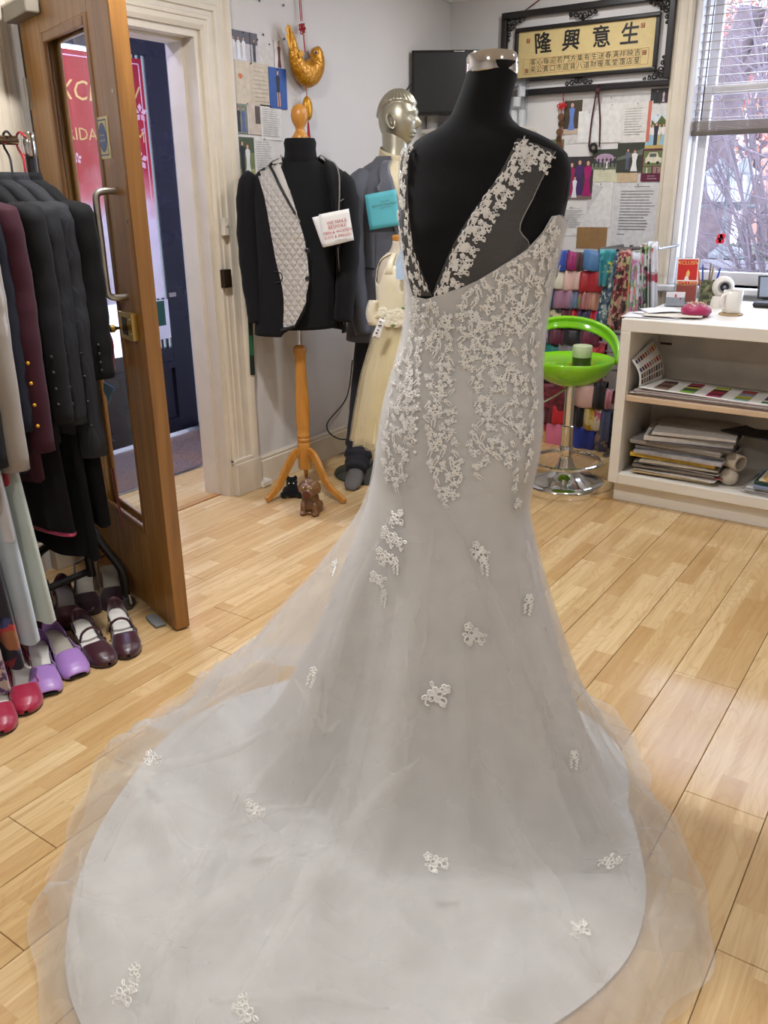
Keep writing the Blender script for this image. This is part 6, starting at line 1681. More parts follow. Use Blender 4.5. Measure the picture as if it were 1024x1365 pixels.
# ---- old coin charm and black pendant on the window wall
wp = lambda x, y, d=.02: PY(x, y, WY - d)
cc_ = thing('coin_charm', 'string of old bronze coins on a red knot beneath the frame', 'wall charm', tuple(wp(747, 200)))
MB().tube([wp(751, 118, .03), wp(751, 136, .02)], .003, 6).tube([wp(749, 145), wp(748, 200)], .002, 6).build('cord', M_SILKRED, cc_)
k2 = MB(); kc = wp(749, 141)
for i in range(6):
    a = 2 * PI * i / 6; k2.tube([kc + Vector(((.014 + .014 * math.cos(t)) * math.cos(a) - .008 * math.sin(t) * math.sin(a), .003 * math.sin(2 * t), (.008 + .010 * math.cos(t)) * math.sin(a) + .008 * math.sin(t) * math.cos(a))) for t in np.linspace(0, 2 * PI, 13)[:-1]], .003, 6, close=True)
k2.build('endless_knot', mat('bright_red_cord', S(196, 30, 34), .6), cc_)
M_COIN = mat('old_bronze', S(96, 72, 48), .5, .6, .3, 60)
for i, (x, y) in enumerate(((748, 156), (748, 165), (746, 176), (745, 185), (746, 193))):
    MB().lathe([(.005, -.0015), (.018, -.0015), (.0195, 0), (.018, .0015), (.005, .0015)], 20, Matrix.Translation(wp(x, y)) @ Matrix.Rotation(PI / 2, 4, 'X') @ Matrix.Rotation(.25 * (-1) ** i, 4, 'Y')).build('coin', M_COIN, cc_)
pc_ = thing('pendant', 'round black pendant on a long dark red cord below the frame', 'wall charm', tuple(wp(792, 203)))
MB().tube(smoothpath([wp(797, 112, .045), wp(795, 124, .03), wp(789, 160, .02), wp(785, 196, .02)], 16), .0045, 7).tube(smoothpath([wp(799, 112, .045), wp(798, 124, .03), wp(800, 160, .02), wp(799, 196, .02)], 16), .0045, 7).build('cord', mat('maroon_cord', S(72, 26, 34), .75), pc_)
MB().ball(wp(797, 121, .045), .014, 12, 8).build('cord_knot', mat('maroon_cord', S(72, 26, 34), .75), pc_)
MB().lathe([(.006, -.006), (.024, -.005), (.027, 0), (.024, .005), (.006, .006)], 24, Matrix.Translation(wp(791, 197, .022)) @ Matrix.Rotation(PI / 2, 4, 'X')).build('disc', M_BLACK, pc_)
MB().lathe([(.010, -.002), (.010, .002)], 18, Matrix.Translation(wp(791, 197, .030)) @ Matrix.Rotation(PI / 2, 4, 'X')).build('boss', M_STEEL, pc_)

# ---- wall shelf in the corner with the monitor, tubs and rolls
sz_ = 1.785
wsh = thing('wall_shelf', 'narrow white wall shelf in the corner under the monitor', 'shelf', (-2.65, WY - .15, sz_ - .05))
MB().bx(WX + .001, -2.35, WY - .33, WY - .001, sz_ - .022, sz_).build('board', M_WHITE, wsh, smooth=0, bevel=.002)
for x in (-2.42, -2.85): MB().bx(x, x + .02, WY - .25, WY - .001, sz_ - .06, sz_ - .022).build('bracket', M_WHITE, wsh, smooth=0)
mn0 = PD(549, 67, (WX + .35, WY - .25, 0)); mn1 = PD(676, 66, (WX + .35, WY - .25, 0)); mnz0 = 1.852; mnz1 = 2.188
uxm = (mn1 - mn0); uxm.z = 0; wm = uxm.length; uxm.normalize()
MM = frame(((mn0 + mn1) / 2).xy.to_3d() + Vector((0, 0, sz_)), uxm, zdir=(0, 0, 1))
mo = thing('monitor', 'black flat screen monitor switched off on the corner shelf', 'monitor', tuple(MM.translation))
MB().bx(-wm / 2, wm / 2, 0, .03, mnz0 - sz_, mnz1 - sz_, MM).build('casing', mat('gloss_black', S(14, 14, 16), .25), mo, smooth=0, bevel=.005)
MB().bx(-wm / 2 + .014, wm / 2 - .014, -.002, .001, mnz0 - sz_ + .02, mnz1 - sz_ - .014, MM).build('screen', mat('screen_black', S(19, 19, 21), .35), mo, smooth=0)
MB().bx(-.03, .03, -.003, -.001, mnz1 - sz_ - .010, mnz1 - sz_ - .006, MM).build('badge', M_STEEL, mo, smooth=0)
MB().bx(-.03, .03, .01, .03, .01, mnz0 - sz_ + .03, MM).build('neck', M_BLACK, mo, smooth=0)
MB().lathe([(.11, 0), (.11, .006), (.04, .016)], 28, MM @ Matrix.Translation((0, .02, 0)) @ Matrix.Scale(.6, 4, (0, 1, 0))).build('foot', M_BLACK, mo)
single('monitor_lead', MB().tube(smoothpath([MM @ Vector((-wm / 2 + .02, .03, .26)), Vector((-2.925, 4.47, 1.93)), Vector((-2.925, 4.42, 1.72)), Vector((-2.925, 4.40, .9)), Vector((-2.915, 4.40, .17))], 40), .0035, 7), mat('navy_cable', S(34, 36, 62), .5), 'dark blue lead hanging from the left side of the monitor', 'cable', (-2.92, 4.4, .17))
def shelf_item(px, py): 
    d = ray(px, py); q = CAM + d * ((sz_ - CAMH) / d.z); 
    if q.y > WY - .05 or q.y < WY - .33: q = PY(px, py, WY - .2)
    return Vector((q.x, min(max(q.y, WY - .29), WY - .08), sz_))
q = Vector((-2.82, WY - .30, sz_)); q = PY(573, 167, WY - .26); q.z = sz_; q.x = max(q.x, WX + .04)
rl_ = thing('paper_roll', 'white paper roll standing on the corner shelf below the monitor', 'paper roll', tuple(q))
MB().lathe([(.012, 0), (.034, 0), (.036, .004), (.036, .086), (.034, .09), (.012, .09), (.012, .0)], 24, None, tuple(q)).build('roll', M_PAPER, rl_, smooth=40)
tub = thing('storage_jar', 'clear plastic jar of white rolls at the shelf end', 'jar', (-2.41, WY - .14, sz_))
M_CLEAR = glass_material('clear_plastic', (.90, .93, .96, 1), .12, .16)
MB().grid(lambda u, v: (-2.41 + (.055 + .004 * v) * math.cos(2 * PI * u), WY - .14 + (.055 + .004 * v) * math.sin(2 * PI * u), sz_ + .23 * v), 32, 4, cu=True).build('wall', M_CLEAR, tub, smooth=180)
MB().lathe([(.054, 0), (.054, .003)], 32, None, (-2.41, WY - .14, sz_)).build('bottom', M_CLEAR, tub)
MB().lathe([(.062, .228), (.063, .232), (.063, .242), (.058, .246)], 32, None, (-2.41, WY - .14, sz_)).build('lid', M_CLEAR, tub)
for dx, dy, z in ((-.022, 0, .003), (.024, .01, .003), (.0, -.015, .105), (.01, .02, .16)): MB().lathe([(.008, 0), (.022, 0), (.022, .085 if z < .1 else .05), (.008, .085 if z < .1 else .05)], 16, None, (-2.41 + dx, WY - .14 + dy, sz_ + z)).build('white_roll', M_PAPER, tub)
# ================================================================== scarf rack by the window wall
def pattern(name, base, cols, scale=30, kind='voronoi', rough=.5, thr=.35):
    """Printed silk: blotches of colour on a ground."""
    if name in MATS: return MATS[name]
    m = bpy.data.materials.new(name); t = NT(m); v = t.pos()
    w = t.new('ShaderNodeTexNoise', Scale=scale * .6, Detail=2.0); t.link(v, w.inputs['Vector'])
    mx = t.new('ShaderNodeMix', data_type='RGBA'); mx.inputs[0].default_value = .06; t.link(v, mx.inputs[6]); t.link(w.outputs['Color'], mx.inputs[7])
    vo = t.new('ShaderNodeTexVoronoi', Scale=scale); t.link(mx.outputs[2], vo.inputs['Vector'])
    sc = t.new('ShaderNodeSeparateColor'); t.link(vo.outputs['Color'], sc.inputs[0])
    c = t.ramp(sc.outputs[0], [(i / len(cols), q) for i, q in enumerate(cols)], 'CONSTANT')
    n = t.new('ShaderNodeTexNoise', Scale=scale * .45, Detail=3.0); t.link(v, n.inputs['Vector'])
    f = t.ramp(n.outputs[0], [(.5 - thr * .3, (0, 0, 0, 1)), (.56 - thr * .3, (1, 1, 1, 1))])
    t.link(t.mix(f, base, c), t.b.inputs['Base Color']); t.b.inputs['Roughness'].default_value = rough; t.b.inputs['Sheen Weight'].default_value = .2
    MATS[name] = m; return m
YR = 4.66
def rk(x, y, d=0): return PY(x, y, YR - d)
rack = thing('scarf_rack', 'tall metal rack of horizontal rods holding folded scarves', 'scarf rack', (-2.0, YR, 0))
M_ROD = mat('grey_steel_rod', S(120, 118, 118), .35, .8)
rz = [(335, 'a'), (360, 'b'), (388, 'c'), (412, 'd'), (438, 'e'), (462, 'f'), (486, 'g'), (512, 'h'), (540, 'i'), (566, 'j')]
for y, _ in rz: MB().tube([Vector((-2.30, YR + .03, rk(760, y).z - .012)), Vector((-1.60, YR + .03, rk(760, y).z - .012))], .007, 8).build('rod', M_ROD, rack)
for x in (-2.30, -1.60):
    MB().tube([(x, YR + .03, .0), (x, YR + .03, 1.16)], .011, 10).build('upright', M_ROD, rack); MB().bx(x - .015, x + .015, YR - .10, YR + .14, 0, .016).build('foot', M_ROD, rack, smooth=0)
def scarf(x0, x1, y0, y1, ma, label, sag=0, seed=0):
    a, b = rk(x0, y0), rk(x1, y0); zt = (a.z + b.z) / 2; zb = rk((x0 + x1) / 2, y1).z + sag; w = b.x - a.x
    r_ = random.Random(seed * 13 + int(x0)); m = MB(); R_ = .026; H = zt - zb
    ph = r_.random() * 6; am = .004 + .004 * r_.random()
    def fn(u, v):
        x = a.x + w * u
        bow = 1 + .25 * math.sin(u * PI)
        if v < .25: y, z = YR + .03 + R_ * bow * .8, zb + .02 + (zt - R_ - zb - .02) * (v / .25)
        elif v < .6:
            t = (v - .25) / .35 * PI; y, z = YR + .03 + R_ * bow * math.cos(t) * .9, zt - R_ + R_ * math.sin(t)
        else:
            k = (v - .6) / .4; y, z = YR + .03 - R_ * bow * (.9 + .25 * math.sin(k * PI * .8)), zt - R_ - (H - R_) * k
        y += am * math.sin(u * 9 + ph) * (.4 + v); z += .004 * math.sin(u * 5 + ph)
        return (x, y, z)
    m.grid(fn, 13, 26)
    return single('folded_scarf', m, ma, label, 'scarf', (a.x + w / 2, YR, zb), 'folded scarves on the rack', smooth=180, solid=.004)
sk = lambda n, r, g, b, ro=.45: satin('silk_' + n, S(r, g, b), ro)
P_BF = pattern('black_floral_on_cream', S(196, 184, 150), [S(24, 24, 22), S(60, 60, 48), S(30, 28, 26), S(150, 140, 110)], 34)
P_RG = pattern('red_gold_brocade', S(112, 20, 36), [S(176, 140, 80), S(150, 40, 46), S(196, 160, 96)], 40)
P_SL = pattern('slate_floral', S(70, 76, 104), [S(130, 110, 100), S(52, 56, 84), S(150, 120, 110)], 36, thr=.1)
Q = [
 (736, 756, 333, 362, sk('royal', 30, 66, 150), 'royal blue folded scarf at the left of the top rod'),
 (755, 769, 336, 361, sk('magenta', 140, 16, 88), 'magenta folded scarf on the top rod'),
 (768, 778, 337, 362, sk('maroon', 62, 18, 26), 'narrow dark maroon scarf on the top rod'),
 (777, 803, 334, 362, sk('steelblue', 66, 112, 160), 'wide steel blue scarf on the top rod'),
 (802, 810, 334, 360, sk('navy', 28, 32, 68), 'narrow navy scarf at the right of the top rod'),
 (724, 734, 360, 388, sk('darkred', 128, 14, 26), 'narrow dark red scarf left of the ivory one'),
 (733, 754, 359, 386, sk('ivory', 204, 196, 176), 'ivory scarf on the second rod'),
 (753, 775, 359, 388, sk('blush', 204, 168, 158), 'blush pink scarf between the ivory and red scarves'),
 (774, 808, 361, 391, sk('crimson', 158, 14, 30), 'wide crimson scarf on the second rod'),
 (716, 725, 388, 412, sk('darkred', 128, 14, 26), 'dark red scarf at the left of the third rod'),
 (723, 731, 384, 412, sk('paleblue', 128, 164, 190), 'pale blue narrow scarf on the third rod'),
 (730, 741, 384, 412, sk('teal', 24, 62, 92), 'dark teal scarf beside the mauve scarf'),
 (739, 764, 384, 412, sk('mauve', 146, 104, 128), 'wide mauve scarf on the third rod'),
 (762, 772, 387, 413, sk('denim', 98, 112, 140), 'narrow denim blue scarf on the third rod'),
 (770, 778, 387, 413, pattern('olive_rose', S(160, 96, 96), [S(92, 122, 74), S(160, 96, 96)], 22), 'rose and olive scarf on the third rod'),
 (776, 786, 387, 413, sk('dustyrose', 168, 108, 108), 'dusty rose scarf on the third rod'),
 (784, 800, 386, 415, sk('peach', 186, 132, 112), 'peach coloured scarf on the third rod'),
 (799, 810, 389, 414, sk('grey', 110, 108, 118), 'grey scarf at the right of the third rod'),
 (706, 715, 415, 440, sk('plum', 84, 22, 48), 'plum scarf at the left of the fourth rod'),
 (713, 749, 408, 436, P_BF, 'wide cream scarf with black flowers on the fourth rod'),
 (748, 762, 411, 438, sk('burgundy', 86, 16, 34), 'burgundy scarf beside the black flowered one'),
 (760, 769, 412, 438, sk('red', 186, 16, 36), 'bright red narrow scarf on the fourth rod'),
 (768, 779, 412, 440, sk('purple', 58, 30, 72), 'dark purple scarf on the fourth rod'),
 (778, 788, 413, 440, sk('navy', 28, 32, 68), 'navy scarf right of the purple one'),
 (787, 794, 413, 440, sk('red', 186, 16, 36), 'red scarf beside the magenta one'),
 (793, 802, 413, 442, sk('hotpink', 186, 20, 128), 'hot pink scarf at the right of the fourth rod'),
 (708, 732, 433, 458, pattern('lilac_print', S(126, 104, 146), [S(160, 140, 170), S(84, 68, 110)], 40), 'lilac printed scarf showing above the stool back'),
 (731, 752, 436, 460, sk('plum', 84, 22, 48), 'plum scarf on the fifth rod above the stool back'),
 (751, 776, 437, 461, sk('black', 22, 20, 24), 'black scarf on the fifth rod above the stool back'),
 (775, 800, 438, 462, sk('wine', 96, 18, 50), 'wine red scarf on the fifth rod above the stool back'),
 (706, 722, 460, 486, sk('red', 186, 16, 36), 'red scarf seen through the left of the stool back'),
 (721, 746, 459, 484, sk('emerald', 20, 116, 110), 'teal green scarf seen through the stool back'),
 (745, 770, 455, 483, sk('silver', 120, 118, 120), 'silver grey scarf seen through the stool back'),
 (769, 786, 460, 486, sk('cobalt', 34, 56, 150), 'cobalt scarf seen beside the jar on the stool'),
 (785, 806, 458, 486, pattern('red_print', S(150, 22, 40), [S(196, 60, 70), S(110, 16, 30)], 40), 'red printed scarf seen through the right of the stool back'),
 (704, 752, 482, 508, sk('black', 22, 20, 24), 'black scarf hidden behind the green seat on the left'),
 (752, 806, 482, 508, sk('wine', 96, 18, 50), 'wine red scarf hidden behind the green seat on the right'),
 (712, 754, 509, 546, pattern('burgundy_velvet', S(96, 14, 30), [S(120, 24, 44), S(70, 10, 24)], 60), 'burgundy velvet scarf just below the green seat'),
 (754, 766, 509, 540, sk('black', 22, 20, 24), 'black scarf behind the stool column top'),
 (765, 792, 512, 544, sk('shell', 196, 158, 146), 'shell pink scarf right of the stool column'),
 (791, 808, 508, 546, sk('black', 22, 20, 24), 'black scarf right of the shell pink one'),
 (807, 817, 520, 546, sk('rose', 190, 122, 132), 'rose scarf nearest the counter on the low rod'),
 (709, 726, 536, 566, sk('violet', 88, 38, 130), 'violet scarf on the low rod beside the gown'),
 (725, 737, 538, 564, sk('burgundy', 86, 16, 34), 'burgundy scarf on the low rod beside the violet one'),
 (736, 753, 538, 566, sk('scarlet', 186, 20, 34), 'scarlet scarf left of the stool column'),
 (764, 780, 540, 570, sk('black', 22, 20, 24), 'black scarf on the low rod right of the stool column'),
 (779, 793, 543, 574, pattern('yellow_stripe', S(206, 172, 40), [S(222, 206, 150), S(190, 150, 30)], 26), 'yellow scarf on the low rod'),
 (792, 802, 543, 575, pattern('pink_stripe', S(206, 110, 140), [S(226, 210, 190), S(196, 90, 120)], 26), 'pink and cream scarf on the low rod'),
 (801, 815, 546, 590, sk('slate', 76, 86, 122), 'slate blue scarf on the low rod nearest the counter'),
 (708, 730, 562, 600, P_RG, 'red scarf with gold leaves on the lowest rod'),
 (729, 752, 562, 598, sk('candy', 204, 104, 134), 'candy pink scarf on the lowest rod'),
 (762, 794, 567, 600, sk('ultramarine', 22, 48, 150), 'ultramarine scarf on the lowest rod'),
 (793, 812, 566, 604, P_SL, 'slate scarf with brown flowers on the lowest rod'),
]
for i, (x0, x1, y0, y1, ma, lb) in enumerate(Q): scarf(x0, x1, y0 + .5, min(y1, 604), ma, lb, .004, i)
def long_scarf(name, top, bot, ma, label, d, k=4):
    """A long scarf hung over the end bar; top and bottom are (x0, x1, y) in the photograph."""
    m = MB()
    def fn(u, v):
        x = (top[0] + (top[1] - top[0]) * u) * (1 - v) + (bot[0] + (bot[1] - bot[0]) * u) * v; y = top[2] * (1 - v) + bot[2] * v
        dd = d + .012 * math.sin(u * k * PI + name * 1.3) * (.4 + v)
        if v < .08: dd -= .05 * (1 - v / .08) ** 2
        return PY(x, y, YR - dd)
    m.grid(fn, 17, 24); q = PY((bot[0] + bot[1]) / 2, bot[2], YR - d)
    return single('long_scarf', m, ma, label, 'scarf', tuple(q), 'long printed scarves hung at the rack end', smooth=180, solid=.003)
P_TQ = pattern('turquoise_print', S(34, 128, 140), [S(196, 200, 70), S(60, 160, 160), S(30, 110, 130)], 30, thr=.0)
P_PAIS = pattern('paisley_grey', S(150, 164, 164), [S(60, 84, 110), S(206, 212, 206), S(96, 120, 128), S(40, 56, 84)], 48, thr=.5)
P_DRED = pattern('dark_rose_print', S(40, 26, 28), [S(130, 30, 44), S(196, 140, 130), S(90, 20, 32), S(176, 160, 120)], 40, thr=.3)
P_ORG = pattern('pastel_orange', S(206, 200, 190), [S(206, 130, 90), S(150, 180, 130), S(220, 216, 206)], 30, thr=.2)
P_PINKF = pattern('pink_flowers', S(204, 206, 218), [S(196, 110, 160), S(150, 120, 180), S(120, 150, 110), S(224, 180, 204)], 36, thr=.25)
P_GRF = pattern('green_floral', S(70, 92, 66), [S(30, 34, 34), S(140, 160, 110), S(196, 200, 190), S(150, 80, 100)], 34, thr=.3)
P_WHF = pattern('white_floral', S(214, 214, 222), [S(170, 60, 80), S(130, 150, 120), S(222, 222, 228)], 24, thr=-.1)
long_scarf(1, (800, 822, 332), (798, 808, 382), P_TQ, 'turquoise scarf with yellow leaf print at the rod end', .05, 3)
long_scarf(2, (814, 830, 334), (790, 818, 446), P_PAIS, 'grey paisley long scarf falling behind the stool', .035, 4)
long_scarf(3, (826, 842, 332), (808, 832, 440), P_DRED, 'black long scarf with dark red roses', .05, 4)
long_scarf(4, (838, 848, 334), (832, 846, 425), P_ORG, 'pale long scarf with orange flowers', .04, 3)
long_scarf(5, (844, 858, 335), (838, 856, 420), P_PINKF, 'white long scarf with pink and purple flowers', .055, 4)
long_scarf(6, (854, 868, 324), (852, 866, 412), P_GRF, 'green long scarf with dark leaves near the window', .05, 4)
long_scarf(7, (864, 877, 322), (864, 876, 412), P_WHF, 'white long scarf nearest the window trim', .06, 3)
hb = thing('scarf_bar', 'short steel wall bar carrying the long printed scarves', 'wall bar', (-1.7, YR, 1.10))
MB().tube([PY(798, 333, YR + .012), PY(879, 330, YR + .012)], .009, 8).build('bar', M_ROD, hb)
for x in (800, 877): q = PY(x, 332, YR + .012); MB().tube([q, Vector((q.x, WY, q.z))], .007, 8).build('bracket', M_ROD, hb)

# ================================================================== green bar stool
SB = Vector((-1.622, 4.025, 0)); SM = frame(SB, RH, zdir=(0, 0, 1))       # x right, y away
bs_ = thing('bar_stool', 'lime green gas-lift bar stool with chrome base by the scarves', 'stool', tuple(SB))
M_LIME = mat('lime_plastic', S(126, 196, 18), .16, 0, .04, 6, coat=.5)
MB().lathe([(.21, 0), (.212, .004), (.208, .010), (.17, .020), (.11, .038), (.065, .065), (.042, .10), (.035, .13), (.03, .14)], 56, SM).build('base', M_CHROME, bs_, smooth=60)
MB().lathe([(.030, .10), (.030, .30), (.0315, .302), (.0315, .306), (.025, .31), (.025, .54)], 28, SM).build('column', M_CHROME, bs_, smooth=40)
ft = MB(); fr_ = [Vector((.17 * math.sin(t) - .03, -.145 + .0 + .17 * math.cos(t) * 1.0, .165)) for t in np.linspace(0, 2 * PI, 41)[:-1]]
ft.tube([SM @ q for q in fr_], .009, 8, close=True); ft.tube([SM @ Vector((0, 0, .175)), SM @ Vector((-.02, -.02, .165))], .008, 8); ft.lathe([(.034, .15), (.036, .155), (.036, .195), (.034, .2)], 24, SM); ft.build('footrest', M_CHROME, bs_)
st_ = MB(); RS = .212; tl_ = 0
prof = [(.03, .515), (.07, .520), (.13, .545), (.18, .585), (.205, .625), (.212, .650), (.208, .654), (.198, .645), (.175, .636), (.12, .629), (.05, .626), (.002, .625)]
st_.lathe(prof, 64, SM); st_.build('seat', M_LIME, bs_, smooth=70)
bk = MB(); PM = math.radians(112)
def band(side):
    def fn(u, v):
        ph = -PM + 2 * PM * u; c = max(math.cos(ph / PM * PI / 2), 0)
        up = .648 + .178 * c ** .75; lo = up - (.055 + .02 * (1 - c)) * min(1, .35 + c * 2)
        if c < .25: lo = max(.640, lo - .0)
        z = lo + (up - lo) * v
        R_ = RS - .004 + .022 * c + .012 * math.sin(v * PI) + (.004 if v > .5 else 0)
        return SM @ Vector((R_ * math.sin(ph), R_ * math.cos(ph), z))
    return fn
bk.grid(band(1), 61, 8); bk.build('back_hoop', M_LIME, bs_, smooth=180, solid=.018)
MB().tube([SM @ Vector((-.02, -.05, .52)), SM @ Vector((-.10, -.13, .495)), SM @ Vector((-.19, -.16, .455))], .005, 8).build('lift_lever', M_CHROME, bs_)
jp = SM @ Vector((.035, -.05, .629))
ja = thing('candle_jar', 'pale green candle in a dark olive holder on the stool seat', 'candle', tuple(jp))
MB().lathe([(.044, 0), (.047, .002), (.047, .042)], 32, None, tuple(jp)).build('holder', mat('dark_olive_glass', S(52, 58, 30), .2), ja, smooth=40)
MB().lathe([(.047, .042), (.0475, .044), (.0475, .094), (.045, .097), (.040, .096), (.002, .092)], 32, None, tuple(jp)).build('wax', mat('pale_green_wax', S(176, 186, 148), .5), ja, smooth=40)

# ================================================================== white counter
CX0, CX1, CY0, CY1, CZ = -1.335, .55, 3.87, 4.80, .888
ct_ = thing('shop_counter', 'white laminate counter with open shelves under the window', 'counter', (-.4, 4.3, 0))
def cpart(nm, *q, ma=M_WHITE, bv=.003): return MB().bx(*q).build(nm, ma, ct_, smooth=0, bevel=bv)
cpart('worktop', CX0, CX1, CY0, CY1, .832, CZ); cpart('side_panel', CX0, CX0 + .048, CY0, CY1, .10, .832); cpart('side_panel', .18, .228, CY0, CY1, .10, .832)
cpart('shelf_board', CX0 + .048, .18, CY0 + .012, 4.30, .508, .534, ma=mat('beech_shelf', S(206, 180, 150), .5, 0, .06, 10)); cpart('bottom_board', CX0 + .048, .18, CY0, 4.30, .10, .150)
cpart('back_panel', CX0 + .048, .18, 4.30, 4.312, .10, .832, ma=mat('counter_back', S(204, 196, 182), .6)); cpart('plinth', CX0 + .02, .2, CY0 + .045, CY1, 0, .10)
sl = MB(); q = PY(888, 458, 4.298); sl.bx(q.x - .028, q.x + .028, 4.294, 4.30, q.z - .005, q.z + .005); sl.build('cable_slot', mat('slot_brown', S(70, 44, 36), .7), ct_, smooth=0)
struct('trim_7', MB().prism([(CX0 - .09, CY0 + .02), (CX0 - .02, CY0 - .005), (CX0 + .02, CY0 + .045), (CX0 + .02, 4.7), (CX0 - .09, 4.7)], 0, .012), M_FLOOR, smooth=0)
# shade cards on the upper shelf
def slab(quad, z0, z1, M=None):
    m = MB(); n = len(quad); m.add([(x, y, z0) for x, y in quad] + [(x, y, z1) for x, y in quad], [tuple(range(n - 1, -1, -1)), tuple(range(n, 2 * n))] + [(i, (i + 1) % n, n + (i + 1) % n, n + i) for i in range(n)]); return m
zs_ = .534; rr_ = random.Random(5)
cols_m = [(150, 120, 120), (196, 190, 184), (120, 80, 84), (206, 198, 190), (170, 150, 146), (190, 196, 196), (130, 96, 96), (212, 206, 200)]
for i in range(8):
    h = .0035; dx, dy = rr_.uniform(-.02, .02), rr_.uniform(-.01, .014)
    o = slab([(-1.26 + dx, 3.90 + dy), (-.30 + dx, 3.885 + dy), (-.30 + dx, 4.17 + dy), (-1.25 + dx, 4.19 + dy)], zs_, zs_ + h)
    single('shade_card', o, ink(cols_m[i]), ['lowest folded thread shade card on the counter shelf', 'second thread shade card up in the pile', 'dark red edged shade card in the pile', 'white shade card in the middle of the pile', 'tan shade card in the middle of the pile', 'pale blue edged shade card in the pile', 'brown edged shade card near the top of the pile', 'cream shade card just under the open chart'][i], 'shade card', (-.78, 4.03, zs_), 'shade cards on the counter shelf', smooth=0)
    zs_ += h
ocz = zs_ + .0005
oc = thing('colour_chart', 'open thread colour chart with swatch blocks on the counter shelf', 'colour chart', (-.75, 4.03, ocz))
pg = MB(); pg.grid(lambda u, v: (-1.235 + .95 * u, 3.895 + .285 * v, ocz + .004 + .012 * math.exp(-u * 14) + .004 * math.sin(u * 9)), 40, 4); pg.build('flat_page', M_PAPER, oc, smooth=180, solid=.002)
sw_cols = [[(40, 34, 44), (96, 60, 60), (140, 110, 90), (60, 50, 56), (120, 80, 70), (150, 130, 110)], [(120, 24, 48), (150, 30, 54), (40, 34, 60), (196, 184, 60), (40, 66, 60), (60, 130, 60), (150, 190, 80)],
           [(140, 140, 40), (190, 190, 90), (30, 30, 40), (130, 24, 40), (170, 30, 60), (30, 30, 50), (190, 60, 110)], [(130, 24, 34), (150, 60, 60), (120, 130, 150), (150, 156, 176), (190, 180, 50), (150, 160, 60), (150, 190, 190)],
           [(130, 34, 50), (40, 60, 110), (30, 40, 80), (84, 70, 110), (40, 44, 70), (220, 200, 200), (30, 110, 70)], [(44, 20, 24), (30, 20, 26), (130, 40, 60), (30, 24, 34), (210, 200, 80), (30, 60, 90), (20, 70, 80)], [(190, 150, 40), (180, 80, 40), (190, 170, 60), (40, 90, 110), (210, 150, 40), (190, 120, 30)]]
for b_i, cl_ in enumerate(sw_cols):
    x0 = -1.19 + b_i * .118
    for k_, c_ in enumerate(cl_):
        y0 = 3.915 + (len(cl_) - 1 - k_) * .030; zz_ = ocz + .0065 + .012 * math.exp(-((x0 + 1.235) / .95) * 14) + .004 * math.sin((x0 + 1.235 + .03) / .95 * 9)
        MB().bx(x0 + .02, x0 + .082, y0, y0 + .027, zz_ - .001, zz_ + .0012).build('swatch', ink(c_), oc, smooth=0)
lp_ = [Vector((-1.278, 3.90, .585)), Vector((-1.235, 3.895, ocz + .010)), Vector((-1.20, 4.16, ocz + .012)), Vector((-1.272, 4.14, .73))]
lp_[0] = Vector((-1.282, 3.90, .70)); lp_[3] = Vector((-1.268, 4.16, .76))
pg = MB(); pg.grid(lambda u, v: lp_[1].lerp(lp_[2], u).lerp(lp_[0].lerp(lp_[3], u), v) + Vector((.02 * math.sin(v * PI), 0, 0)), 8, 8); lb_ = pg.bvh(); pg.build('raised_page', M_PAPER, oc, smooth=180, solid=.002)
cols2 = [(190, 30, 44), (196, 150, 60), (120, 110, 60), (44, 40, 110), (150, 130, 140), (90, 30, 40), (190, 120, 40), (60, 50, 60), (170, 40, 50)]
for rw in range(2):
    for k_ in range(9):
        u0, u1 = .06 + k_ * .1, .13 + k_ * .1; v0, v1 = (.12, .46) if rw == 0 else (.54, .92)
        q = [lp_[1].lerp(lp_[2], u_).lerp(lp_[0].lerp(lp_[3], u_), v_) + Vector((.02 * math.sin(v_ * PI) + .003, 0, 0)) for u_, v_ in ((u0, v0), (u1, v0), (u1, v1), (u0, v1))]
        c_ = cols2[(k_ * 2 + rw * 3) % 9] if rw else [(60, 40, 40), (120, 100, 96), (150, 120, 110)][k_ % 3]
        MB().add(q + [p - Vector((.002, 0, 0)) for p in q], [(0, 1, 2, 3), (7, 6, 5, 4)]).build('swatch', ink(c_), oc, smooth=0)
# paper piles on the bottom shelf
zp = .150
pile = [((150, 140, 120), .012, 'brown paper bundle at the bottom of the left pile'), ((186, 160, 120), .010, 'manila folder near the bottom of the left pile'), ((196, 190, 180), .008, 'cream magazine low in the left pile'), ((170, 110, 100), .006, 'thin red magazine low in the left pile'), ((120, 112, 104), .014, 'grey pattern envelope low in the left pile'),
        ((206, 202, 196), .007, 'white magazine in the lower left pile'), ((104, 98, 96), .010, 'dark grey folder in the lower left pile'), ((178, 170, 158), .012, 'beige paper bundle under the yellow packet'), ((196, 160, 60), .022, 'yellow tissue packet in the left pile'), ((160, 158, 160), .020, 'clear plastic wrapped bundle above the yellow packet'),
        ((120, 116, 116), .016, 'grey plastic sleeve in the left pile'), ((180, 176, 172), .012, 'pale grey pattern book in the left pile'), ((140, 136, 132), .014, 'grey album in the left pile'), ((90, 84, 82), .012, 'dark brown album in the left pile'), ((200, 196, 190), .022, 'thick white album near the top of the left pile'), ((110, 106, 104), .010, 'thin dark folder near the top of the left pile'), ((188, 184, 178), .016, 'pale grey folder topmost of the left pile')]
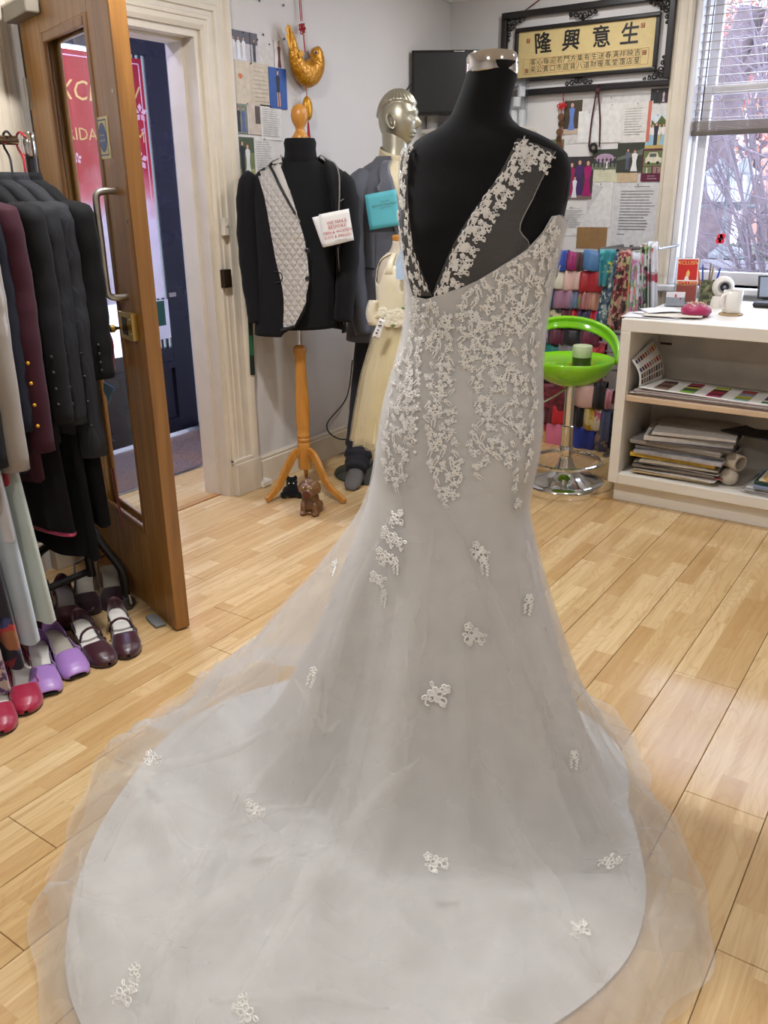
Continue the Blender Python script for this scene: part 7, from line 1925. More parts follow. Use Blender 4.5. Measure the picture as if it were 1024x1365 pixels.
for i, (c_, h, lb) in enumerate(pile):
    a = rr_.uniform(-.06, .06) + (.12 if i > 12 else 0); w_, d_ = rr_.uniform(.36, .43), rr_.uniform(.28, .33); cx_, cy_ = -1.04 + rr_.uniform(-.015, .02) + (.03 if i > 12 else 0), 4.07 + rr_.uniform(-.008, .012)
    M_ = Matrix.Translation((cx_, cy_, zp)) @ Matrix.Rotation(a, 4, 'Z'); m = MB(); nx = 12
    ph = rr_.random() * 6; bulge = .003 if 'album' not in lb else .0005
    top = lambda u, v: (w_ * (u - .5), d_ * (v - .5), h - bulge * (1 - math.sin(u * PI)) - bulge * abs(math.sin(u * 7 + ph)) * .7)
    m.grid(top, nx, 5, M=M_); m.grid(lambda u, v: (w_ * (u - .5), d_ * (v - .5), 0), nx, 5, M=M_)
    m.grid(lambda u, v: (w_ * (u - .5), -d_ / 2, top(u, 0)[2] * v), nx, 2, M=M_); m.grid(lambda u, v: (w_ * (u - .5), d_ / 2, top(u, 1)[2] * v), nx, 2, M=M_)
    m.grid(lambda u, v: (-w_ / 2, d_ * (u - .5), top(0, u)[2] * v), 5, 2, M=M_); m.grid(lambda u, v: (w_ / 2, d_ * (u - .5), top(1, u)[2] * v), 5, 2, M=M_)
    nm = 'magazine' if 'magazine' in lb else 'folder' if 'folder' in lb else 'album' if 'album' in lb else 'paper_bundle'
    ma = mat('plastic_wrap_%d' % i, S(*c_), .12, 0, .3, 25, .8, 40) if ('plastic' in lb or 'packet' in lb) else ink(c_)
    single(nm, m, ma, lb, nm.replace('_', ' '), (cx_, cy_, zp), 'papers in the left pile', smooth=30)
    zp += h + .0004
tb = MB(); q = PY(960, 598, 4.02); Mr = frame((q.x - .10, 4.10, .275), (.86, -.50, -.06), zdir=(0, 0, 1))
m = MB(); m.grid(lambda u, v: (-.0 + .24 * v, (.038 - .012 * u * 0) * math.cos(2 * PI * u), .038 * math.sin(2 * PI * u)), 28, 3, cu=True, M=Mr); m.grid(lambda u, v: (.24 * v, .03 * math.cos(2 * PI * u), .03 * math.sin(2 * PI * u)), 28, 3, cu=True, M=Mr)
m.grid(lambda u, v: (.24, (.03 + .008 * v) * math.cos(2 * PI * u), (.03 + .008 * v) * math.sin(2 * PI * u)), 28, 2, cu=True, M=Mr)
single('paper_tube', m, ink((196, 184, 166)), 'cream rolled paper tube lying between the two piles', 'tube', tuple(Mr.translation), smooth=50)
bag = MB(); Mb = frame((-.76, 4.12, .378), (.93, -.36, 0), zdir=(.0, .05, 1)); bag.grid(lambda u, v: (.26 * (u - .35), .2 * (v - .5) * (1 - .25 * u), .006 * math.sin(u * 8) * math.sin(v * 5)), 14, 8, M=Mb)
single('mesh_bag', bag, mat('black_mesh', S(26, 26, 28), .6), 'flat black mesh pouch lying on top of the papers', 'pouch', tuple(Mb.translation), smooth=180, solid=.006)
tis = MB(); tis.ball((-.80, 3.98, .19), (.045, .035, .04), 16, 10); single('crumpled_cloth', tis, ink((188, 178, 162)), 'crumpled cream cloth between the piles on the bottom shelf', 'cloth', (-.80, 3.98, .15), smooth=180)
zp = .150
for i, (c_, h, lb) in enumerate([((176, 172, 166), .012, 'grey magazine lowest in the right pile'), ((150, 148, 150), .010, 'pale grey magazine in the right pile'), ((196, 194, 190), .010, 'white magazine in the right pile'), ((120, 134, 160), .016, 'blue folder in the right pile'), ((24, 62, 44), .018, 'dark green folder in the right pile'), ((200, 186, 160), .010, 'cream envelope in the right pile'), ((206, 150, 50), .014, 'orange padded envelope in the right pile'), ((196, 190, 184), .012, 'white padded packet topmost of the right pile')]):
    w_, d_ = .36 - .012 * i, .27; a = rr_.uniform(-.12, .12); M_ = Matrix.Translation((-.545 + .008 * i, 4.03, zp)) @ Matrix.Rotation(a, 4, 'Z'); m = MB(); m.bx(-w_ / 2, w_ / 2, -d_ / 2, d_ / 2, 0, h, M_)
    nm = 'magazine' if 'magazine' in lb else 'folder' if 'folder' in lb else 'envelope'
    single(nm, m, ink(c_), lb, nm, (-.545, 4.03, zp), 'papers in the right pile', smooth=0, bevel=.004); zp += h + .0004

# ---- things on the worktop
def top_at(px, py): return PZ(px, py, CZ)
zt = CZ
for i, (q, rz_, lb) in enumerate([((-1.235, 4.02), .10, 'lowest white sheet hanging over the counter corner'), ((-1.20, 4.09), -.35, 'white sheet askew in the counter corner pile'), ((-1.16, 4.06), .25, 'cream letter in the counter corner pile'), ((-1.235, 4.13), .6, 'folded white sheet topmost at the counter corner')]):
    M_ = Matrix.Translation((q[0], q[1], zt)) @ Matrix.Rotation(rz_, 4, 'Z'); m = MB(); w_, d_ = (.26, .19) if i < 3 else (.17, .16)
    m.grid(lambda u, v: (w_ * (u - .5), d_ * (v - .5), .001 + .004 * i * 0 + (.006 * abs(math.sin(u * 3 + i)) if i == 3 else .0015 * math.sin(u * 5 + v * 3 + i) + .0015)), 10, 8, M=M_)
    single('paper_sheet', m, mat('sheet_white_%d' % i, S(*((220, 218, 222), (226, 224, 226), (212, 204, 190), (228, 226, 232))[i]), .7, 0, .03, 20), lb, 'paper', (q[0], q[1], zt), 'papers on the counter corner', smooth=180, solid=.0008); zt += .004
# leaflet stand
lf = Vector((-1.235, 4.50, CZ)); LU = (RH * .97 - NH * .24).normalized(); LMx = frame(lf, LU, zdir=(0, 0, 1))
ls = thing('leaflet_stand', 'clear leaflet stand with red bridal leaflets on the counter', 'leaflet stand', tuple(lf))
tiltM = LMx @ Matrix.Rotation(-.2, 4, 'X')
MB().bx(-.058, .058, 0, .003, 0, .235, tiltM).bx(-.058, .058, -.045, -.042, 0, .10, tiltM).bx(-.058, .058, -.045, .003, 0, .003, tiltM).build('holder', M_CLEAR, ls, smooth=0)
M_LRED = mat('leaflet_red', S(196, 32, 28), .4)
bk_ = MB().bx(-.052, .052, -.010, -.001, .006, .228, tiltM).build('leaflet', M_PAPER, ls, smooth=0)
def flat(par, z0, z1, y, txt_z):
    MB().bx(-.047, .047, y - .0012, y, z0, z1, tiltM).build('red_cover', M_LRED, par, smooth=0)
    wall_text('XCLUSIV', .026, tiltM @ Vector((0, y - .0016, txt_z)), LU, tiltM.to_3x3() @ Vector((0, 0, 1)), M_GOLDINK, 'lettering', par, off=.0004)
flat(bk_, .060, .222, -.0105, .205)
g = MB(); g.add([tiltM @ Vector((x, -.0122, z)) for x, z in ((-.024, .085), (.02, .085), (.012, .115), (.006, .14), (-.008, .14), (-.014, .115))], [(0, 1, 2, 3, 4, 5)]); g.build('printed_gown', M_PAPER, bk_, smooth=0)
g = MB(); g.add([tiltM @ Vector((x, -.0123, z)) for x, z in ((-.006, .14), (.01, .14), (.012, .158), (.004, .172), (-.004, .160))], [(0, 1, 2, 3, 4)]); g.build('printed_figure', M_GOLDINK, bk_, smooth=0)
fr2 = MB().bx(-.052, .052, -.040, -.032, .006, .118, tiltM).build('leaflet', M_PAPER, ls, smooth=0); flat(fr2, .012, .112, -.0405, .10)
bc_ = Vector((-1.255, 4.405, CZ)); BMx = frame(bc_, LU, zdir=(0, 0, 1)) @ Matrix.Rotation(-.15, 4, 'X')
bh = thing('business_card_holder', 'clear holder of white business cards in front of the leaflets', 'card holder', tuple(bc_))
MB().bx(-.05, .05, -.016, -.013, .0, .045, BMx).bx(-.05, .05, .012, .015, .0, .06, BMx).bx(-.05, .05, -.016, .015, 0, .003, BMx).build('holder', M_CLEAR, bh, smooth=0)
MB().bx(-.0445, .0445, -.011, .010, .004, .072, BMx).build('cards', mat('card_stack', S(214, 210, 216), .6), bh, smooth=0)
g = MB(); g.bx(-.004, .004, -.0118, -.011, .045, .06, BMx); g.bx(.02, .028, -.0118, -.011, .035, .043, BMx); g.build('printed_mark', M_REDINK, bh, smooth=0)
# pen pot
pp_ = Vector((-1.145, 4.56, CZ))
pt_ = thing('pen_pot', 'olive patterned square pen pot on the counter', 'pen pot', tuple(pp_))
MB().rings([[pp_ + LU * (a_ * .036) + Vector((-LU.y, LU.x, 0)) * (b_ * .036) + Vector((0, 0, z)) for a_, b_ in ((-1, -1), (1, -1), (1, 1), (-1, 1))] for z in (0, .12)], cap=False).build('body', pattern('olive_lattice', S(106, 108, 74), [S(60, 64, 44), S(140, 138, 100), S(84, 88, 60)], 60, thr=.4), pt_, smooth=0, solid=.003)
MB().bx(pp_.x - .033, pp_.x + .033, pp_.y - .033, pp_.y + .033, CZ, CZ + .004).build('bottom', M_BLACK, pt_, smooth=0)
for i, (dx, dy, tx, ty, L, c_, lb) in enumerate([(-.02, 0, -.03, .01, .165, (232, 96, 34), 'orange pen leaning left in the pen pot'), (-.012, .012, -.012, .02, .19, (30, 70, 150), 'blue capped pen upright in the pen pot'), (.0, -.01, .012, 0, .185, (160, 130, 96), 'brown pencil in the middle of the pen pot'), (.006, .01, .004, .01, .20, (120, 110, 104), 'grey pencil at the back of the pen pot'), (.016, -.004, .036, .01, .175, (36, 50, 170), 'dark blue pen leaning right in the pen pot'), (.012, .012, .02, .02, .17, (200, 200, 206), 'silver pen in the pen pot')]):
    a = pp_ + LU * dx + NH * dy + Vector((0, 0, .005)); b_ = a + LU * tx + NH * ty + Vector((0, 0, L)); m = MB(); m.tube([a, a.lerp(b_, .9), b_], [.0045, .0045, .0025], 8)
    single('pen', m, ink(c_), lb, 'pen', tuple(a), 'pens in the pot')
# pincushion
pi_ = Vector((-1.07, 4.11, CZ)); pk = thing('pincushion', 'round magenta pincushion full of pearl headed pins', 'pincushion', tuple(pi_))
MB().lathe([(.035, 0), (.058, .006), (.068, .020), (.066, .036), (.052, .050), (.03, .056), (.002, .054)], 32, None, tuple(pi_)).build('cushion', satin('magenta_satin', S(164, 26, 84), .4), pk, smooth=60)
pn = MB(); rp_ = random.Random(2)
for i in range(110):
    a = rp_.random() * 6.28; r_ = .058 * math.sqrt(rp_.random()); z = .058 - 9 * max(r_ - .02, 0) ** 2 * 1.6 + rp_.uniform(0, .008); pn.ball(pi_ + Vector((r_ * math.cos(a), r_ * math.sin(a), z)), .0034, 6, 4)
o = pn.build('pin_heads', leaves_mat('pearl_pins', [S(226, 214, 196), S(206, 60, 60), S(230, 222, 214), S(196, 150, 60), S(214, 190, 170), S(150, 40, 60)]), pk); o['kind'] = 'stuff'
# webcam
wc = Vector((-1.055, 4.50, CZ)); wt = thing('security_camera', 'white round-headed network camera on the counter', 'camera', tuple(wc)); WM = frame(wc, LU, zdir=(0, 0, 1))
MB().lathe([(.05, 0), (.052, .004), (.050, .03), (.046, .05), (.03, .058), (.004, .06)], 32, WM).build('base', M_WHITE, wt, smooth=50)
MB().ball((0, 0, .098), (.052, .046, .052), 28, 18, WM).build('head', M_WHITE, wt, smooth=180)
lz = WM @ Matrix.Translation((0, -.038, .102)) @ Matrix.Rotation(PI / 2, 4, 'X')
MB().lathe([(.03, 0), (.03, .008), (.024, .012), (.022, .009)], 28, lz).build('lens_ring', mat('lens_grey', S(150, 148, 146), .3), wt, smooth=40)
MB().lathe([(.022, .005), (.021, .0095), (.010, .011), (.002, .011)], 24, lz).build('lens', M_BLACK, wt, smooth=40); MB().lathe([(.008, .010), (.007, .0125), (.001, .013)], 16, lz).build('iris', mat('lens_glint', S(120, 130, 150), .1), wt)
# mug on coaster
mg = Vector((-.945, 4.24, CZ)); co_ = single('coaster', MB().lathe([(.052, 0), (.054, .002), (.054, .007), (.052, .009), (.001, .009)], 32, None, tuple(mg)), mat('cork', S(176, 150, 112), .8, 0, .2, 90), 'round cork coaster under the white mug', 'coaster', tuple(mg))
mt = thing('mug', 'plain white mug on a cork coaster', 'mug', tuple(mg + Vector((0, 0, .009))))
c0 = tuple(mg + Vector((0, 0, .0095)))
MB().lathe([(.034, 0), (.041, .006), (.043, .05), (.044, .10), (.0425, .1015), (.0405, .10), (.039, .05), (.035, .012), (.002, .010)], 36, None, c0).build('cup', mat('white_ceramic', S(232, 228, 220), .18), mt, smooth=50)
hp = mg + Vector((0, 0, .0095)); hl = (-RH * .92 - NH * .38).normalized()
MB().tube(smoothpath([hp + hl * .040 + Vector((0, 0, .085)), hp + hl * .062 + Vector((0, 0, .082)), hp + hl * .071 + Vector((0, 0, .055)), hp + hl * .060 + Vector((0, 0, .028)), hp + hl * .040 + Vector((0, 0, .022))], 20), .0055, 10).build('handle', mat('white_ceramic', S(232, 228, 220), .18), mt)
ph_ = top_at(1018, 410); single('glasses_case', MB().box((ph_.x + .03, ph_.y, CZ + .014), (.16, .06, .028)), mat('black_leather', S(24, 24, 26), .5), 'black spectacle case at the right end of the counter view', 'case', (ph_.x + .03, ph_.y, CZ), smooth=0, bevel=.012)
tbq = top_at(1006, 402); TM = frame((tbq.x + .02, tbq.y + .1, CZ), LU, zdir=(0, 0, 1)) @ Matrix.Rotation(-.45, 4, 'X')
tbt = thing('card_terminal', 'black framed tablet leaning back behind the mug', 'tablet', tuple(TM.translation)); MB().bx(-.03, .17, -.008, .0, .004, .13, TM).build('case', M_BLACK, tbt, smooth=0, bevel=.004); MB().bx(-.02, .16, -.0092, -.008, .014, .12, TM).build('screen', mat('pale_screen', S(150, 160, 176), .15), tbt, smooth=0)
MB().bx(.0, .14, .0, .06, .0, .006, frame(TM.translation, LU, zdir=(0, 0, 1))).build('stand', M_BLACK, tbt, smooth=0)
# ================================================================== clothes rail with garments, left of the door
RXX = -2.49; RZ_ = 1.60; RY1 = 1.715
rw = thing('clothes_rail', 'black and chrome clothes rail on castors in front of the oak door', 'clothes rail', (RXX, 1.1, 0))
MB().tube([(RXX, -.1, RZ_), (RXX, RY1 - .04, RZ_)], .0135, 14).build('hanging_rail', M_CHROME, rw)
MB().lathe([(.019, 0), (.021, .004), (.021, .066), (.018, .07)], 20, Matrix.Translation((RXX, RY1, RZ_ - .045))).build('corner_cap', M_CHROME, rw)
MB().tube([(RXX, RY1, .36), (RXX, RY1, RZ_ - .04)], .0155, 14).build('upright', M_BLACK, rw)
cA, cB = Vector((-2.395, 1.785, 0)), Vector((-2.80, 1.70, 0))
for c_ in (cA, cB):
    s_ = Vector((RXX, RY1, .38)); MB().tube(smoothpath([s_, s_.lerp(c_, .45) + Vector((0, 0, .055)), c_ + Vector((0, 0, .14)) + (s_ - c_).normalized() * .02, c_ + Vector((0, 0, .06))], 18), .0155, 12).build('splayed_leg', M_BLACK, rw)
    w_ = MB(); w_.lathe([(.012, -.010), (.026, -.009), (.028, 0), (.026, .009), (.012, .010)], 20, Matrix.Translation(c_ + Vector((.006, 0, .028))) @ Matrix.Rotation(PI / 2, 4, 'Y')); wo = w_.build('castor', mat('castor_grey', S(60, 60, 60), .4), rw)
    MB().tube([c_ + Vector((-.012, 0, .028)), c_ + Vector((.022, 0, .028))], .006, 8).tube([c_ + Vector((.022, 0, .028)), c_ + Vector((.014, 0, .062))], .005, 8).build('fork', M_STEEL, wo)
MB().tube([(RXX, RY1, .16), (RXX, -.1, .16)], .013, 10).build('foot_rail', M_BLACK, rw)
MB().tube([(RXX, RY1, .14), (RXX, RY1, .38)], .0155, 12).build('upright', M_BLACK, rw)
def hanger(y, col, label, x0=-.21, x1=.21):
    t = thing('clothes_hanger', label, 'hanger', (RXX, y, RZ_ - .16), 'hangers on the clothes rail')
    ma = mat('hanger_%d_%d_%d' % col, S(*col), .3)
    hk = [(RXX, y, RZ_ - .10), (RXX, y, RZ_ - .05), (RXX - .022, y, RZ_ - .015), (RXX - .016, y, RZ_ + .016), (RXX + .004, y, RZ_ + .024), (RXX + .022, y, RZ_ + .010)]
    MB().tube(smoothpath(hk, 18), .0035, 7).build('hook', ma, t)
    MB().tube(smoothpath([(RXX + x0, y, RZ_ - .205), (RXX - .08, y, RZ_ - .135), (RXX, y, RZ_ - .10), (RXX + .08, y, RZ_ - .135), (RXX + x1, y, RZ_ - .205)], 22), .0065, 8).build('arms', ma, t)
def stripe(name, base, line, sc):
    m = bpy.data.materials.new(name); t = NT(m); w = t.new('ShaderNodeTexWave', wave_type='BANDS', bands_direction='X'); w.inputs['Scale'].default_value = sc
    t.link(t.pos((1, 1, 1), (0, 0, PI / 4)), w.inputs['Vector']); t.link(t.ramp(w.outputs[0], [(.0, base), (.86, base), (.95, line)]), t.b.inputs['Base Color']); t.b.inputs['Roughness'].default_value = .85; return m
def jacket(y, ma, label, zh=.78, slz=.86, x0=-.235, x1=.25, th=.035, hc=(24, 24, 26), buttons=None, zs_=1.455, name='hanging_jacket', cat='jacket', lining=None, flare=.0):
    """A jacket seen end-on on its hanger: body, two sleeves, collar."""
    zs_ = RZ_ - .145
    t = thing(name, label, cat, (RXX, y, zh), 'garments on the clothes rail')
    b = MB(); rg = []
    prof = [(zs_ + .035, .06, .030), (zs_ + .01, .13, .034), (zs_ - .03, .19, .038), (zs_ - .10, .205, .045), (zs_ - .3, .19, .045), (zs_ - .5, .20, .042), (zh, .215 + flare, .04)]
    for z, hx, hy in prof:
        rg.append([(RXX + hx * math.copysign(abs(math.cos(a)) ** .6, math.cos(a)), y + hy * math.sin(a) * (1 + .12 * math.sin(5 * a + z * 7)), z + .004 * math.sin(7 * a) * (z == zh)) for a in np.linspace(0, 2 * PI, 37)[:-1]])
    b.rings(rg); b.build('body', ma, t, smooth=180)
    for sx in (-1, 1):
        e = x1 if sx > 0 else -x0
        pts = [(RXX + sx * (e - .07), y, zs_ - .025), (RXX + sx * (e - .035), y - .002, zs_ - .075), (RXX + sx * (e - .03), y + .004, zs_ - .26), (RXX + sx * (e - .01), y - .01, zs_ - .42), (RXX + sx * (e + .005), y - .02, slz)]
        P = smoothpath(pts, 24); rads = np.interp(np.linspace(0, 1, 24), [0, .12, .5, 1], [.02, .058, .056, .046]); rgs = []
        for i, p in enumerate(P):
            w = 1 + .05 * math.sin(i * 1.9 + y * 40)
            rgs.append([p + Vector((rads[i] * w * math.cos(a), rads[i] * .78 * math.sin(a), .006 * math.cos(a) * (i > 20))) for a in np.linspace(0, 2 * PI, 19)[:-1]])
        s_ = MB(); s_.rings(rgs); so = s_.build('sleeve', ma, t, smooth=180)
        if buttons and sx > 0:
            for k in range(4): MB().ball(P[21 - k] + Vector((.043, -.018 - .01, 0)), .0055, 8, 6).build('cuff_button', buttons, so)
    cl_ = MB(); cl_.grid(lambda u, v: (RXX + (.055 + .012 * v) * math.cos(PI * 2 * u), y + (.036 + .010 * v) * math.sin(PI * 2 * u), zs_ + .055 - .05 * v), 28, 5, cu=True); cl_.build('collar', ma, t, smooth=180, solid=.004)
    return t
W_BLACK = cloth('black_suiting', S(8, 8, 9), .85, .02, 400, .15); W_CHAR = cloth('charcoal_suiting', S(11, 11, 13), .8, .02, 400, .15)
W_PIN = stripe('navy_pinstripe', S(13, 14, 20), S(24, 25, 33), 40.0); W_BURG = cloth('burgundy_suiting', S(52, 12, 26), .75, .04, 400, .15); W_NAVY = cloth('navy_suiting', S(14, 15, 28), .8, .03, 400, .15)
W_CHAMP = satin('champagne_satin', S(138, 128, 117), .3); W_TAN = cloth('tan_cotton', S(150, 122, 88), .85); W_GREYP = stripe('grey_pinstripe', S(22, 23, 28), S(34, 35, 41), 44.0)
M_BBTN = M_BLACK
YS_ = [1.69, 1.645, 1.585, 1.52, 1.445, 1.395, 1.345, 1.29, 1.24]
jacket(YS_[0], W_BLACK, 'black suit jacket nearest the oak door on the rail', .80, .905, x1=.262, buttons=M_BBTN)
jacket(YS_[1], W_GREYP, 'long dark grey pinstripe jacket behind the black one', .72, .66, x1=.235, buttons=M_BBTN)
jacket(YS_[2], W_PIN, 'dark navy pinstripe jacket third from the door on the rail', .74, .78, x1=.24, buttons=M_BBTN)
jacket(YS_[3], W_CHAR, 'charcoal jacket between the pinstripe and burgundy jackets', .72, .80, x1=.265, buttons=M_BBTN)
jacket(YS_[4], W_BURG, 'burgundy jacket with gold cuff buttons on the rail', .62, .73, x1=.262, buttons=M_GOLD)
jacket(YS_[5], W_NAVY, 'navy jacket between the burgundy and champagne jackets', .66, .80, x1=.25, buttons=M_BBTN)
jacket(YS_[6], W_CHAMP, 'shiny champagne satin jacket on the rail', .62, .70, x1=.275)
jacket(YS_[7], cloth('black_velvet', S(16, 15, 17), .9), 'black velvet jacket beside the champagne jacket', .66, .72, x1=.26)
jacket(YS_[8], W_TAN, 'tan cotton jacket half hidden beyond the pale gowns', .60, .62, x1=.262)
for i, (c_, lb) in enumerate([((176, 26, 34), 'red plastic hanger at the end of the clothes rail'), ((20, 20, 22), 'black hanger second from the rail end'), ((24, 20, 22), 'black hanger third from the rail end'), ((150, 96, 46), 'wooden hanger in the middle of the rail'), ((22, 22, 24), 'black hanger holding the burgundy jacket'), ((180, 24, 36), 'red hanger between the dark jackets'), ((60, 24, 70), 'purple hanger holding the champagne jacket'), ((24, 24, 26), 'black hanger holding the velvet jacket'), ((152, 98, 50), 'wooden hanger holding the tan jacket')]): hanger(YS_[i], c_, lb)
# long garments below and in front
def gown_hung(y, ma, label, z0, z1, hx0, hx1, name, cat, hy=.03, k=6, dx=0, amp=.25, solid=0):
    t = thing(name, label, cat, (RXX + dx, y, z0), 'long garments on the clothes rail'); m = MB(); N = 64; rows = 22; vs = []
    def fn(u, v):
        a = 2 * PI * u; z = z1 + (z0 - z1) * v; hx = hx0 + (hx1 - hx0) * v ** .7
        f_ = 1 + amp * v * math.sin(k * a + y * 9) + .5 * amp * v * math.sin((2 * k + 1) * a)
        return (RXX + dx + hx * math.copysign(abs(math.cos(a)) ** .7, math.cos(a)) * (1 + .04 * math.sin(3 * a) * v), y + hy * math.sin(a) * f_ , z + .006 * math.sin(k * a) * v)
    m.grid(fn, N, rows, cu=True); m.build('skirt', ma, t, smooth=180)
    return t
gown_hung(1.66, W_BLACK, 'long black trousers hanging below the dark jackets', .40, 1.30, .12, .17, 'hanging_trousers', 'trousers', .03, 4, .05)
gown_hung(1.60, W_CHAR, 'long black skirt hanging below the charcoal jacket', .30, 1.2, .13, .19, 'hanging_skirt', 'skirt', .03, 5, .03)
gown_hung(1.52, cloth('pink_lined_black', S(20, 16, 20), .9), 'black dress with a pink lining edge below the jackets', .42, 1.2, .14, .2, 'hanging_dress', 'dress', .028, 5, .02)
pe = MB(); pe.tube([(RXX + .02 + .2 * math.copysign(abs(math.cos(a)) ** .7, math.cos(a)), 1.52 + .032 * math.sin(a), .418) for a in np.linspace(0, 2 * PI, 41)[:-1]], .006, 6, close=True); pe.build('pink_hem', satin('pink_lining', S(176, 44, 84), .4), [o for o in COL.objects if o.name.startswith('hanging_dress') and not o.parent][0])
gown_hung(1.30, satin('red_dress_satin', S(140, 16, 26), .4), 'red satin dress squeezed between the pale garments', .66, 1.35, .15, .22, 'hanging_dress', 'dress', .02, 5, .05)
gown_hung(1.27, cloth('white_shirting', S(200, 200, 204), .8), 'white shirt hanging beside the pale green gown', .50, 1.35, .16, .235, 'hanging_shirt', 'shirt', .02, 5, .06)
W_SAGE = mat('sage_chiffon', S(178, 186, 176), .8, 0, .06, 12, .2, 400, .4); W_ICE = mat('ice_blue_chiffon', S(168, 180, 190), .8, 0, .06, 12, .2, 400, .4)
gown_hung(1.345, W_SAGE, 'pale sage chiffon gown falling to the shoes', .20, .98, .16, .285, 'hanging_gown', 'gown', .035, 7, .02, .35)
gown_hung(1.275, W_ICE, 'ice blue chiffon gown nearest the left picture edge', .16, 1.3, .17, .29, 'hanging_gown', 'gown', .038, 6, .02, .35)
P_FLN = pattern('navy_red_floral', S(20, 20, 36), [S(176, 50, 50), S(60, 66, 120), S(150, 96, 60), S(24, 24, 40), S(20, 20, 34)], 16, thr=.0)
gown_hung(1.22, P_FLN, 'navy gown with red embroidered flowers near the floor', .10, .9, .16, .275, 'hanging_gown', 'gown', .03, 6, .03, .3)
gown_hung(1.155, pattern('beige_purple_print', S(176, 158, 150), [S(96, 60, 110), S(176, 158, 150), S(80, 50, 96), S(180, 164, 156)], 50, thr=.1), 'beige gown with small purple print at the left edge', .055, .9, .16, .30, 'hanging_gown', 'gown', .03, 6, .02, .3)
# clear garment bag
gb = thing('garment_bag', 'clear plastic garment bag over the gowns at the left edge', 'garment bag', (RXX, 1.36, .95)); m = MB()
m.grid(lambda u, v: (RXX + (.22 + .06 * v) * math.copysign(abs(math.cos(2 * PI * u)) ** .6, math.cos(2 * PI * u)) + .02, 1.315 + .042 * math.sin(2 * PI * u) * (1 + .2 * math.sin(14 * PI * u)), 1.42 - .50 * v + .02 * math.sin(6 * PI * u) * v), 60, 14, cu=True); m.build('film', tulle('clear_film', S(206, 218, 230), .42), gb, smooth=180)
# red ribbon and blue card hanging beyond the jackets against the door
rb = thing('red_ribbon', 'long red ribbon hanging between the jackets and the glass door', 'ribbon', (-2.27, 1.76, .42)); M_RIB = satin('red_ribbon_satin', S(170, 18, 44), .4)
DP = lambda x, y, d=-.02: None
def on_door(px, py, d=.03):
    dd = ray(px, py); P0_ = E0 + DN * 0; nn_ = Vector((-DU.y, DU.x, 0)); t_ = nn_.dot(E0 - CAM) / nn_.dot(dd); q = CAM + dd * t_; return q - nn_ * (d if nn_.dot(CAM - q) < 0 else -d)
m = MB(); A_ = [(112, 336), (128, 380), (140, 420), (152, 460), (160, 490)]; B_ = [(124, 342), (138, 384), (150, 424), (162, 462), (166, 492)]
A_, B_ = resample(A_, 20), resample(B_, 20); m.grid(lambda u, v: on_door(A_[int(round(u * 19))][0] * (1 - v) + B_[int(round(u * 19))][0] * v, A_[int(round(u * 19))][1] * (1 - v) + B_[int(round(u * 19))][1] * v, .035 + .012 * math.sin(v * 5 + u * 9)), 20, 5); m.build('sash', M_RIB, rb, smooth=180, solid=.002)
A_ = resample([(158, 622), (164, 655), (170, 680), (174, 700), (176, 715)], 16); m = MB(); m.grid(lambda u, v: on_door(A_[int(round(u * 15))][0] + (4 * (1 - u)) * v, A_[int(round(u * 15))][1], .03), 16, 3); m.build('tail', M_RIB, rb, smooth=180, solid=.0015)
bq = [on_door(x, y, .03) for x, y in ((150, 508), (164, 515), (157, 534), (150, 520))]
single('blue_card', MB().add(bq + [p + DN * .002 for p in bq], [(0, 1, 2, 3), (7, 6, 5, 4), (0, 4, 5, 1), (1, 5, 6, 2), (2, 6, 7, 3), (3, 7, 4, 0)]), mat('bright_blue_card', S(70, 150, 196), .5), 'small bright blue card hanging behind the pinstripe sleeve', 'card', tuple(bq[2]), smooth=0)

# bags stored under the rail
bgm = MB(); Mg = Matrix.Translation((-2.74, 1.42, 0))
bgm.rings([[Mg @ Vector((hx * math.copysign(abs(math.cos(a)) ** .5, math.cos(a)), hy * math.copysign(abs(math.sin(a)) ** .5, math.sin(a)), z + .01 * math.sin(5 * a) * (z > .3))) for a in np.linspace(0, 2 * PI, 41)[:-1]] for z, hx, hy in ((0, .12, .2), (.15, .13, .21), (.32, .12, .19), (.36, .10, .17))])
sbg = thing('storage_bag', 'beige storage bag standing on the floor under the rail', 'bag', (-2.74, 1.42, 0)); bgm.build('body', cloth('beige_canvas', S(150, 136, 116), .9), sbg, smooth=180)
MB().tube(smoothpath([(-2.62, 1.34, .33), (-2.60, 1.38, .40), (-2.60, 1.46, .40), (-2.62, 1.50, .33)], 16), .008, 8).build('handle', cloth('beige_canvas', S(150, 136, 116), .9), sbg)

